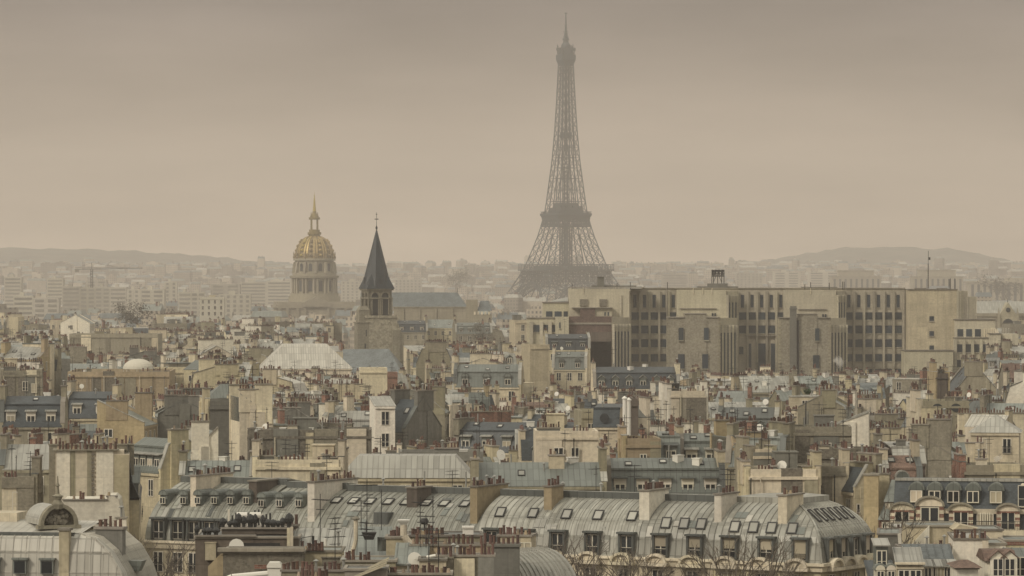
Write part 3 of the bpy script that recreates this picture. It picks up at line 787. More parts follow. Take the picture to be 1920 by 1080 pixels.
# ------------------------------------------------------------------ the big concrete institute
M['facade'] = plaster('institute_concrete', (.46, .425, .335), .32)
M['facadedark'] = plaster('institute_concrete_dull', (.35, .325, .26), .4)
M['paneglass'] = plain('institute_glass', (.026, .040, .054), .3, var=.35, spec=.4)
M['mauvebrick'] = bricks('brick_mauve', (.115, .072, .062), (.15, .12, .10))
def institute():
    d = 1100.0; k = d / F
    X0 = PX(1065, d)
    t = thing('institute', 'big beige concrete institute block with fluted corners and rows of dark square windows', 'institute', (X0, d, 0))
    x = lambda px: PX(px, d) - X0
    z = lambda py: PZ(py, d)
    def blk(name, m, *boxes):
        mb = MB()
        for (pa, pb, pt, y0, y1) in boxes: mb.box(x(pa), y0, 0, x(pb), y1, z(pt))
        return mb.build(name, m, t)
    def win(pa, pb, pt, pb2, y, m='paneglass', name='window'):
        o = MB(); X_, X2 = x(pa), x(pb)
        o.box(X_, y - .12, z(pb2), X2, y + .1, z(pt))
        w_ = o.build(name, m, t)
        f = MB(); f.box(X_ - .12, y - .3, z(pb2) - .22, X2 + .12, y + .05, z(pb2))
        f.build('sill', 'facadedark', w_)
    # main range set back, with three projecting blocks
    blk('main_wall', 'facade', (1185, 1702, 541, 8, 24))
    c = MB(); c.box(x(1066), -.25, z(539.5), x(1208), 8, z(538)); c.box(x(1208), 7.6, z(541.2), x(1702), 24, z(539.6)); c.build('coping', 'cap', t)
    blk('projecting_block', 'facade', (1067, 1180, 541, 0, 20))
    blk('projecting_block', 'facade', (1270, 1362, 543.5, 0, 20))
    blk('projecting_block', 'facade', (1472, 1568, 543.5, 0, 20))
    blk('stair_block', 'cream', (1703, 1797, 543, 2, 22))
    c = MB(); c.box(x(1702), 1.7, z(543.2), x(1797), 22, z(541.8)); c.box(x(1720), 4, z(541.8), x(1740), 8, z(540)); c.box(x(1762), 4, z(541.8), x(1780), 8, z(540)); c.build('coping', 'cap', t)
    # the piers between the bays
    for (pa, n, step) in ((1187, 5, 18.1), (1390, 5, 18.1), (1591, 6, 18.6)):
        for i in range(n + 1):
            mb = MB(); q = pa + i * step - 3.4
            if 1268 < q < 1362 : continue
            mb.box(x(q) - .29, 7.2, 0, x(q) + .29, 8, z(546)); mb.build('pier', 'facadedark', t)
        for i in range(n):
            c0 = pa + i * step + 5.2
            if 1266 < c0 < 1362: continue
            win(c0 - 2.9, c0 + 2.9, 553, 577, 8)
            for (pt, pb) in ((586, 600), (611, 626), (637, 652), (665, 679), (693, 707)):
                if pa == 1390 and pt > 620:
                    continue
                win(c0 - 7.0, c0 + 7.0, pt, pb, 8)
        mb = MB()
        for pt, pb in ((601, 610), (627, 636), (653, 664), (680, 692)):
            if pa == 1390 and pt > 610: continue
            mb.box(x(pa - 3), 7.9, z(pb), x(pa - 3 + n * step), 8, z(pt))
        mb.build('string_course', 'facadedark', t)
    for (pa, pb, pt, pb2) in ((1403, 1412, 645, 690), (1421, 1441, 645, 700), (1449, 1458, 645, 700), (1384, 1397, 651, 665)):
        win(pa, pb, pt, pb2, 8)
    mb = MB(); mb.box(x(1400), 7.0, z(631), x(1462), 8, z(629.5)); mb.build('canopy', 'cap', t)
    # fluted corners: rows of fins, in two stepped tiers
    def fins(pa, pb, n, pt, y, dy):
        for i in range(n):
            q = pa + (pb - pa) * i / max(1, n - 1); yy = y + dy * i
            mb = MB(); mb.box(x(q) - .32, yy, 0, x(q) + .32, yy + 1.5, z(pt)); mb.build('fin', 'facade', t)
            if i < n - 1:
                w_ = MB(); q2 = pa + (pb - pa) * (i + .5) / (n - 1); w_.box(x(q2) - .3, yy + .9, 0, x(q2) + .3, yy + 1.6, z(pt + 14)); w_.build('slot_window', 'paneglass', t)
                w_ = MB(); w_.box(x(q2) - .3, yy + .95, z(pt + 13.5), x(q2) + .3, yy + 1.6, z(pt)); w_.build('spandrel', 'facadedark', t)
    fins(1163, 1182, 4, 553, -.4, 1.6); fins(1364, 1384, 4, 553, -.4, 1.6); fins(1570, 1587, 4, 553, -.4, 1.6)
    fins(1149, 1180, 6, 607, -7.0, 1.0); fins(1346, 1380, 6, 609, -7.0, 1.0); fins(1553, 1586, 6, 609, -7.0, 1.0)
    fins(1797, 1815, 5, 545, 1.4, .4); fins(1816, 1832, 5, 556, 2.5, .3)
    blk('fluted_core', 'facade', (1797, 1831, 556, 4.5, 16))
    for (pa, pb, pt, dd_, ya) in ((1146, 1181, 595, 1.0, -5.8), (1344, 1382, 596, 1.0, -5.8), (1550, 1587, 596, 1.0, -5.8), (1163, 1184, 546, 1.6, .9), (1364, 1386, 546, 1.6, .9), (1570, 1589, 546, 1.6, .9)):
        mb = MB(); xa, xb = x(pa), x(pb); n = 6 if dd_ == 1.0 else 4
        mb.add([(xa, ya, 0), (xb, ya + dd_ * n, 0), (xb, 9, 0), (xa, 9, 0), (xa, ya, z(pt)), (xb, ya + dd_ * n, z(pt)), (xb, 9, z(pt)), (xa, 9, z(pt))], [(0, 1, 5, 4), (1, 2, 6, 5), (2, 3, 7, 6), (3, 0, 4, 7), (4, 5, 6, 7)])
        mb.build('fluted_core', 'facade', t)
    # rubble stone blocks standing in front
    for (pa, pb, pt, pc0, pc1, pct) in ((1250, 1346, 595, 1282, 1322, 588), (1457, 1552, 596, 1492, 1528, 589)):
        mb = MB(); mb.box(x(pa), -8, 0, x(pb), -.2, z(pt)); mb.box(x(pc0), -8.25, 0, x(pc1), -.2, z(pct)); mb.build('rubble_block', 'instrubble', t)
        mb = MB(); mb.box(x(pa) - .1, -8.4, z(pt), x(pc0), -.2, z(pt - 1.2)); mb.box(x(pc1), -8.4, z(pt), x(pb) + .2, -.2, z(pt - 1.2)); mb.box(x(pc0) - .1, -8.5, z(pct), x(pc1) + .1, -.2, z(pct - 1)); mb.build('coping', 'cap', t)
        for e in (pa, pb):
            mb = MB()
            for i in range(30):
                zz = z(700) + i * 1.0
                if zz + .5 < z(pt): mb.box(x(e) - (.35 if e == pa else .55), -8.1, zz, x(e) + (.55 if e == pa else .35), -7.2, zz + .55)
            mb.box(x(e) - .3, -7.9, 0, x(e) + .3, -7.3, z(pt) - .1)
            mb.build('quoin', 'beige', t)
    for (pa, pb, pt, pb2) in ((1270, 1279, 614, 637), (1317, 1326, 614, 637), (1269, 1281, 663, 690), (1314, 1325, 663, 690), (1524, 1532, 615, 638), (1520, 1532, 665, 690)):
        win(pa, pb, pt, pb2, -8.3)
    for (pa, pt) in ((1336, 587), (1341, 587), (1543, 589), (1548, 589)): win(pa - 1.4, pa + 1.4, pt, pt + 6, -.2)
    c = MB(); c.box(x(1274), -.5, z(579), x(1344), 0, z(577.8)); c.box(x(1496), -.5, z(580.5), x(1550), 0, z(579.2)); c.build('coping', 'cap', t)
    # the tall dark flue on the second rubble block
    fl = MB(); fl.box(x(1477), -9.6, 0, x(1489), -8, z(580)); fl.box(x(1476.5), -9.8, z(580), x(1490), -7.9, z(577))
    for i in range(5): fl.tube((x(1478.5 + i * 2.4), -9, z(577)), (x(1478.5 + i * 2.4), -9, z(573.5)), .2)
    fl.build('flue', 'grey', t)
    fl = MB(); fl.tube((x(1491.5), -8.5, 0), (x(1491.5), -8.5, z(600)), .4); fl.build('pipe', 'iron', t)
    # stair block windows and lower annexes
    for pt in (593, 621, 648): win(1744, 1752.5, pt, pt + 9, 2)
    blk('annexe', 'facade', (1691, 1783, 657, -6, 2)); 
    c = MB(); c.box(x(1690), -6.3, z(657), x(1784), 2, z(655.8)); c.build('coping', 'cap', t)
    win(1733, 1746, 677, 686, -6, 'blind')
    blk('annexe', 'facade', (1790, 1866, 600, 0, 20), (1787, 1852, 634, -4, 0), (1851, 1873, 626, -4.3, 6), (1880, 1908, 626, -2, 6))
    c = MB(); c.box(x(1789), -.3, z(600), x(1867), 20, z(598)); c.box(x(1786), -4.3, z(634), x(1851), 0, z(632.5)); c.box(x(1850.5), -4.6, z(626), x(1874), 6, z(624.5)); c.build('coping', 'cap', t)
    for i in range(3): win(1795 + i * 16.5, 1806 + i * 16.5, 617, 631, 0)
    for i in range(4):
        for (pt, pb) in ((645, 660), (674, 688)): win(1791 + i * 15.8, 1802 + i * 15.8, pt, pb, -4)
    for i in range(4):
        mb = MB(); q = 1788 + i * 16; mb.box(x(q) - .4, -4.8, 0, x(q) + .4, -4, z(636)); mb.build('pier', 'facade', t)
    for i in range(6):
        mb = MB(); q = 1846 + i * 4; mb.box(x(q) - .2, -.4, z(632), x(q) + .2, 0, z(616)); mb.build('fin', 'pale', t)
    fins(1873, 1881, 4, 636, -1.0, .1)
    # left wings stepping down
    blk('left_wing', 'facade', (1018, 1067, 568, 4, 18), (988, 1100, 597, -2, 14), (1041, 1066, 594, -6, 0))
    c = MB(); c.box(x(1017), 3.7, z(568), x(1067), 18, z(566.5)); c.box(x(986), -2.3, z(597), x(1068), 4, z(595.2)); c.build('coping', 'cap', t)
    for (pa, pb, pt, pb2, y) in ((1024, 1036, 584, 594, 4), (1040, 1053.5, 584, 594, 4), (1057, 1065, 584, 594, 4), (1000, 1012, 609, 622, -2), (1018, 1029, 609, 622, -2), (1033, 1041, 609, 622, -2), (1048, 1050.5, 604, 615, -6)):
        win(pa, pb, pt, pb2, y)
    for q in (996, 1015, 1031):
        mb = MB(); mb.box(x(q) - .5, -2.9, 0, x(q) + .5, -2, z(603)); mb.build('pier', 'facade', t)
    mb = MB(); mb.add([(x(1033), 4, z(566)), (x(1066), 4, z(564)), (x(1066), 14, z(557)), (x(1040), 14, z(563))], [(0, 1, 2, 3)]); mb.box(x(1034), 4, z(567), x(1066), 14, z(565.5)); mb.build('skylight', 'metal', t)
    blk('brick_block', 'mauvebrick', (1088, 1115, 578, -3, 0), (1067, 1148, 593, -4, 0))
    c = MB(); c.box(x(1072), -3.4, z(577.5), x(1148), 0, z(576)); c.box(x(1067), -4.3, z(608), x(1148), -4, z(604.5)); c.build('coping', 'cap', t)
    blk('parapet_block', 'facade', (1115, 1147, 578, -2.5, 0))
    for q in (1134, 1140): win(q - 1.3, q + 1.3, 585, 592, -2.5)
    for (pa, pb) in ((1087, 1102), (1124, 1138)): 
        mb = MB(); mb.box(x(pa), -.4, z(574), x(pb), .1, z(561)); mb.build('stained_panel', 'rubble', t)
    mb = MB(); mb.add([(x(1103), -5, 0), (x(1145), -5, 0), (x(1145), -5, z(622)), (x(1107), -5, z(622)), (x(1103), -5, z(640))], [(0, 1, 2, 3, 4)]); mb.box(x(1103), -5, 0, x(1145), -1, z(640)); mb.build('brown_gable', 'brown', t)
    # what stands on the roof
    mb = MB(); mb.box(x(1121), 6, z(538), x(1133.5), 9, z(520)); mb.box(x(1120.3), 5.7, z(520), x(1134.2), 9.3, z(518.7)); mb.build('roof_chimney', 'grey', t)
    mb = MB(); mb.box(x(1110), 8, z(538), x(1195), 12, z(535.3)); mb.build('roof_hut', 'grey', t)
    mb = MB(); mb.box(x(1311), 10, z(540), x(1388), 15, z(537)); mb.box(x(1331), 9.5, z(540), x(1368), 15, z(531.5)); mb.build('roof_hut', 'grey', t)
    mb = MB(); mb.box(x(1508), 9, z(541), x(1575), 13, z(538)); mb.build('roof_hut', 'grey', t)
    mb = MB()
    for q in (1338.5, 1341.5, 1349.5, 1357, 1361.5): mb.bar((x(q), 11, z(532)), (x(q), 11, z(506 if q in (1338.5, 1349.5) else 508)), .22)
    for py in (517.5, 513, 506.5): mb.bar((x(1338), 11, z(py)), (x(1362.5), 11, z(py)), .35 if py > 515 else .2)
    for i in range(7):
        q = 1340 + i * 3.2; mb.bar((x(q), 10.9, z(516)), (x(q + (2 if i % 2 else -1)), 10.9, z(505.5)), .35); mb.bar((x(q - 1), 11.2, z(510)), (x(q + 2.4), 11.2, z(507)), .3)
    for (q0, q1) in ((1341.5, 1346), (1357, 1352.5)): mb.bar((x(q0), 11, z(530)), (x(q1), 11, z(518)), .14)
    mb.build('aerial_frame', 'iron', t)
    mb = MB(); mb.bar((x(1746), 8, z(541)), (x(1746), 8, z(494)), .22); mb.bar((x(1746), 8, z(494)), (x(1746.4), 8, z(470)), .12); mb.box(x(1747), 7.8, z(487), x(1750), 8.2, z(482)); mb.build('mast', 'iron', t)
    for q, h in ((1784, 523), (1786.5, 522), (1795, 522), (1583, 528), (1586, 528), (1073.5, 531), (1253, 529), (1183, 529), (1158, 531), (1523, 529), (1558, 530), (1512, 533)):
        mb = MB(); mb.bar((x(q), 6, z(543)), (x(q), 6, z(h)), .2); mb.build('aerial', 'iron', t)
    for q in (1094, 1300, 1318, 1335, 1520):
        mb = MB(); mb.tube((x(q), -.15, z(551)), (x(q), -.15, z(540)), .12); mb.build('downpipe', 'pale', t)
    for q in (1252.5, 1704):
        mb = MB(); mb.tube((x(q), 7.2, 0), (x(q), 7.2, z(543)), .22); mb.build('downpipe', 'cap', t)
institute()
# ------------------------------------------------------------------ pieces that houses share
LIB = {}
def lib(key, fn):
    if key not in LIB: LIB[key] = fn()
    return LIB[key]
def _pot(kind):
    mb = MB()
    if kind == 0: mb.lathe([(.17, 0), (.15, .55), (.19, .58), (.19, .66), (.13, .66)], 7)
    elif kind == 1: mb.lathe([(.16, 0), (.13, .8), (.16, .82), (.16, .88), (.1, .88)], 7)
    elif kind == 2: mb.lathe([(.19, 0), (.19, .12), (.15, .14), (.14, .42), (.12, .42)], 7)
    else: mb.lathe([(.13, 0), (.13, .9), (.3, .92), (.3, .98), (.02, 1.16)], 7)
    return mb.mesh('chimney_pot', 'pot' if kind < 2 else 'potpale' if kind == 2 else 'metal')
def pot(parent, x, y, z, rng):
    k = rng.choices((0, 1, 2, 3), (6, 5, 2, 1))[0]
    s = rng.uniform(.68, .95)
    inst('chimney_pot', lib(('pot', k), lambda: _pot(k)), parent, (x, y, z), scale=(s, s, rng.uniform(.6, .98)))
WSIZE = {'french': (1.15, 2.0), 'small': (.8, 1.0), 'wide': (1.7, 1.25), 'tall': (1.0, 1.7), 'square': (1.2, 1.2), 'big': (1.5, 2.2)}
def _wframe(kind):
    w, h = WSIZE[kind]; b = .085; mb = MB()
    mb.box(-w / 2, -.07, 0, -w / 2 + b, 0, h).box(w / 2 - b, -.07, 0, w / 2, 0, h)
    mb.box(-w / 2 + b, -.07, 0, w / 2 - b, 0, b).box(-w / 2 + b, -.07, h - b, w / 2 - b, 0, h)
    mb.box(-.055, -.08, b, .055, 0, h - b)
    if kind in ('french', 'tall', 'big'):
        mb.box(-w / 2 + b, -.055, h * .36, -.055, 0, h * .36 + .045).box(.055, -.055, h * .36, w / 2 - b, 0, h * .36 + .045)
    return mb
def _wpane(kind):
    w, h = WSIZE[kind]; mb = MB(); mb.box(-w / 2 + .05, -.025, .05, w / 2 - .05, .02, h - .05); return mb
def _rail(kind):
    w, h = WSIZE[kind]; mb = MB()
    mb.box(-w / 2 - .05, -.26, .9, w / 2 + .05, -.2, .96).box(-w / 2 - .05, -.26, .1, w / 2 + .05, -.2, .15)
    n = int(w / .13)
    for i in range(n + 1):
        x = -w / 2 + w * i / n; mb.box(x - .016, -.245, .1, x + .016, -.215, .92)
    return mb
def window(parent, kind, x, y, z, rz=0, detail=2, rng=random, rail=False, blind=None, lintel=None):
    bl = rng.random() < .16 if blind is None else blind
    if detail >= 2:
        o = inst('window', lib(('wf', kind), lambda: _wframe(kind).mesh('window', 'frame')), parent, (x, y, z), rz)
        pm = 'blind' if bl else 'glass'
        inst('pane', lib(('wp', kind, pm), lambda: _wpane(kind).mesh('pane', pm)), o)
        if rail: inst('guard_rail', lib(('wr', kind), lambda: _rail(kind).mesh('guard_rail', 'iron')), o)
        return o
    def one():
        mb = _wframe(kind); p = _wpane(kind); p.m = [1] * len(p.f); mb.join(p); return mb.mesh('window', ['frame', 'glass'])
    return inst('window', lib(('w1', kind), one), parent, (x, y, z), rz)
def _dormer(kind, w, h, L):
    mb = MB()
    if kind == 'hood':       # flat hood tilted forward
        mb.box(-w / 2, 0, 0, w / 2, L, h)
        mb.add([(-w / 2 - .18, -.35, h), (w / 2 + .18, -.35, h), (w / 2 + .18, L + .3, h + .45), (-w / 2 - .18, L + .3, h + .45),
                (-w / 2 - .18, -.35, h + .1), (w / 2 + .18, -.35, h + .1), (w / 2 + .18, L + .3, h + .55), (-w / 2 - .18, L + .3, h + .55)],
               [(0, 1, 5, 4), (1, 2, 6, 5), (2, 3, 7, 6), (3, 0, 4, 7), (4, 5, 6, 7), (3, 2, 1, 0)], 1)
    elif kind == 'gable':
        mb.box(-w / 2, 0, 0, w / 2, L, h); mb.prism([(-w / 2, h), (w / 2, h), (0, h + w * .42)], .02, L, 0, 'y')
        for s in (-1, 1):
            mb.add([(s * (w / 2 + .16), -.15, h - .1), (0, -.15, h + w * .45), (0, L, h + w * .45), (s * (w / 2 + .16), L, h - .1),
                    (s * (w / 2 + .16), -.15, h + .0), (0, -.15, h + w * .45 + .1), (0, L, h + w * .45 + .1), (s * (w / 2 + .16), L, h)], [(0, 1, 5, 4), (4, 5, 6, 7), (0, 3, 7, 4), (0, 1, 2, 3)], 1)
    else:                    # arched
        mb.box(-w / 2, 0, 0, w / 2, L, h)
        n = 8
        pts = [((w / 2 + .12) * math.cos(math.pi * i / n), h + (w / 2 + .12) * math.sin(math.pi * i / n)) for i in range(n + 1)]
        mb.prism(pts, -.18, L, 1, 'y')
        ins = [((w / 2 - .02) * math.cos(math.pi * i / n), h + (w / 2 - .02) * math.sin(math.pi * i / n)) for i in range(n + 1)]
        mb.prism(ins, -.2, -.1, 0, 'y')
    return mb
def dormer(parent, kind, x, y, z, rz=0, w=1.35, h=1.6, L=2.2, mats=('zincblue', 'zinc'), detail=2, rng=random, wkind=None, blind=None, label=None):
    o = inst('dormer', lib(('d', kind, w, h, L, mats), lambda: _dormer(kind, w, h, L).mesh('dormer', list(mats))), parent, (x, y, z), rz)
    wk = wkind or ('tall' if h > 1.9 else 'square' if h > 1.45 else 'small')
    ww, wh = WSIZE[wk]
    s = min((w - .2) / ww, (h - .15) / wh)
    q = window(o, wk, 0, -.02 if kind != 'arch' else -.2, .1, 0, 1, rng) if detail < 2 else None
    if q is None:
        pm = 'blind' if (rng.random() < .15 if blind is None else blind) else 'glass'
        def one():
            mb = _wframe(wk); p = _wpane(wk); p.m = [1] * len(p.f); mb.join(p); return mb.mesh('window', ['frame', pm])
        q = inst('window', lib(('w2', wk, pm), one), o, (0, -.02 if kind != 'arch' else -.2, .1))
    q.scale = (s, 1, s)
    return o
def skylight(parent, x, y, z, pitch, rz=0, w=.8, h=1.15, detail=2):
    def fr():
        mb = MB(); b = .1
        mb.box(-w / 2, -.0, 0, w / 2, .0 + b, .14).box(-w / 2, h - b, 0, w / 2, h, .14).box(-w / 2, b, 0, -w / 2 + b, h - b, .14).box(w / 2 - b, b, 0, w / 2, h - b, .14)
        return mb.mesh('skylight', 'iron')
    def pn():
        mb = MB(); mb.box(-w / 2 + b_, b_, 0, w / 2 - b_, h - b_, .08); return mb.mesh('pane', M['skyglass'])
    b_ = .09
    o = inst('skylight', lib(('sk', w, h), fr), parent, (x, y, z), rot=(pitch, 0, rz))
    inst('pane', lib(('skp', w, h), pn), o)
    return o
M['skyglass'] = plain('rooflight_glass_painted_sky', (.36, .355, .32), .4, var=.35, spec=.35)  # pale base colour stands in for sky reflected in the panes
def _aerial(k):
    mb = MB(); mb.tube((0, 0, 0), (0, 0, 3.4 if k else 2.4), .035, n=5)
    if k == 0:
        for z in (1.5, 1.9, 2.3):
            mb.box(-.7, -.025, z, .7, .025, z + .05)
            for i in range(7): mb.box(-.66 + i * .22 - .015, -.3, z, -.66 + i * .22 + .015, .3, z + .03)
    elif k == 1:
        mb.box(-.9, -.03, 3.0, .9, .03, 3.06)
        for i in range(9): mb.box(-.85 + i * .21 - .015, -.45 + .03 * i, 3.02, -.85 + i * .21 + .015, .45 - .03 * i, 3.05)
        mb.box(-.5, -.03, 2.4, .5, .03, 2.45)
    else:
        mb.box(-.5, -.03, 3.1, .5, .03, 3.15); mb.box(-.3, -.03, 2.7, .3, .03, 2.74)
    return mb.mesh('aerial', 'iron')
def aerial(parent, x, y, z, rng, rz=None):
    k = rng.randrange(3)
    return inst('aerial', lib(('ae', k), lambda: _aerial(k)), parent, (x, y, z), rng.uniform(0, 3.1) if rz is None else rz, scale=(1, 1, rng.uniform(.8, 1.3)))
def _dish():
    mb = MB(); n = 12
    pr = [(.02, 0), (.2, .03), (.36, .09), (.45, .15)]
    mb.lathe(pr, n); mb.xform(Matrix.Rotation(R(75), 4, 'X')); mb.tube((0, 0, -.8), (0, .05, 0), .04, n=5); mb.tube((0, 0, 0), (0, -.5, .1), .02, n=4)
    return mb.mesh('satellite_dish', 'whitemetal')
def dish(parent, x, y, z, rz=0, s=1):
    return inst('satellite_dish', lib('dish', _dish), parent, (x, y, z), rz, scale=(s, s, s))
def _vent(k):
    mb = MB()
    if k == 0: mb.tube((0, 0, -.5), (0, 0, .8), .1, n=6); mb.lathe([(.22, .8), (.22, .86), (.02, 1.0)], 6)
    elif k == 1: mb.box(-.5, -.4, -.5, .5, .4, .7); mb.box(-.56, -.46, .7, .56, .46, .78)
    else: mb.tube((0, 0, -.5), (0, 0, 1.7), .09, n=6)
    return mb.mesh('vent', 'whitemetal' if k == 1 else 'metal')
def vent(parent, x, y, z, rng, k=None):
    k = rng.randrange(3) if k is None else k
    return inst('vent', lib(('vent', k), lambda: _vent(k)), parent, (x, y, z), rng.uniform(0, 1.5))
def chimney(parent, x, y, z0, z1, L, T, rng, m='cream', axis='y', npots=None, detail=2, pots=True):
    """a chimney stack L long and T thick from z0 to z1 with a cap and a row of pots"""
    a, b = (T / 2, L / 2) if axis == 'y' else (L / 2, T / 2)
    mb = MB(); mb.box(-a, -b, z0 - z1, a, b, -.16)
    mb.box(-a - .1, -b - .1, -.16, a + .1, b + .1, 0, 1)
    if L > 2.2:
        for f in (-.5, 0, .5):
            if rng.random() < .5: mb.box(*((-a - .03, b * f - .2, z0 - z1, a + .03, b * f + .2, -.3) if axis == 'y' else (a * f - .2, -b - .03, z0 - z1, a * f + .2, b + .03, -.3)))
    n = npots if npots is not None else max(2, int(L / rng.uniform(.3, .46)))
    sp = []
    for i in range(n):
        if rng.random() < .12: continue
        u = -L / 2 + L * (i + .5) / n
        sp.append((rng.uniform(-.06, .06), u) if axis == 'y' else (u, rng.uniform(-.06, .06)))
    if not pots: sp = []
    if detail < 2:
        for (px_, py_) in sp:
            s = rng.uniform(.85, 1.2)
            mb.tube((px_, py_, 0), (px_, py_, rng.uniform(.3, .65)), .14 * s, .12 * s, 5, 2)
    o = mb.build('chimney', [m, 'cap', 'pot'], parent, (x, y, z1))
    if detail >= 2:
        for (px_, py_) in sp: pot(o, px_, py_, 0, rng)
    return o

# ------------------------------------------------------------------ roofs as profiles across the house
def profile(kind, D, e, rng, rise=None):
    h = D / 2
    if kind == 'mansard':
        k = rng.uniform(.7, 1.3); hs = rise or rng.uniform(2.4, 3.3); t = rng.uniform(.8, 1.7)
        return [(-h, e), (-h + k, e + hs), (0, e + hs + t), (h - k, e + hs), (h, e)]
    if kind == 'curved':
        a = min(h * .8, 4.6); hs = rise or rng.uniform(3.6, 4.8)
        arc = [(-h + a * (1 - math.cos(t)), e + hs * math.sin(t)) for t in [R(x) for x in (0, 16, 32, 48, 64, 78)]]
        return arc + [(0, e + hs + .5)] + [(-u, z) for u, z in arc[::-1]]
    if kind == 'gable':
        r = rise or D * rng.uniform(.22, .36)
        return [(-h, e), (0, e + r), (h, e)]
    if kind == 'mono':
        r = rise or D * rng.uniform(.2, .38)
        rng.random(); return [(-h, e), (h, e + r), (h, e)]
    if kind == 'slant':
        r = rise or 3.2
        return [(-h, e), (-h + 1.6, e + r), (h, e + r + .4), (h, e)]
    return [(-h, e), (h, e)]
def prof_z(p, y):
    ys = [q[0] for q in p]
    for (a, za), (b, zb) in zip(p, p[1:]):
        if a <= y <= b and b > a: return za + (zb - za) * (y - a) / (b - a)
    return p[0][1]
WALLNAME = {'cream': 'cream', 'pale': 'pale', 'beige': 'beige', 'ochre': 'ochre', 'grey': 'grey', 'stone': 'weathered stone', 'rubble': 'brown rubble', 'white': 'white', 'brick': 'red brick', 'brown': 'dark brown', 'concrete': 'dull concrete'}
ROOFNAME = {'zinc': 'grey zinc', 'zinclight': 'light zinc', 'zincblue': 'blue-grey zinc', 'zincpale': 'pale zinc', 'zincrow': 'weathered zinc', 'lead': 'dull lead', 'slate': 'dark slate', 'slategrey': 'grey slate', 'tile': 'brown tiled'}
KINDNAME = {'mansard': 'mansard', 'curved': 'curved', 'gable': 'pitched', 'mono': 'single-pitch', 'slant': 'half-mansard', 'flat': 'flat', 'hip': 'hipped'}
HOUSES = []
NUM = ['no', 'one', 'two', 'three', 'four', 'five', 'six', 'seven', 'eight', 'nine', 'ten', 'eleven', 'twelve']
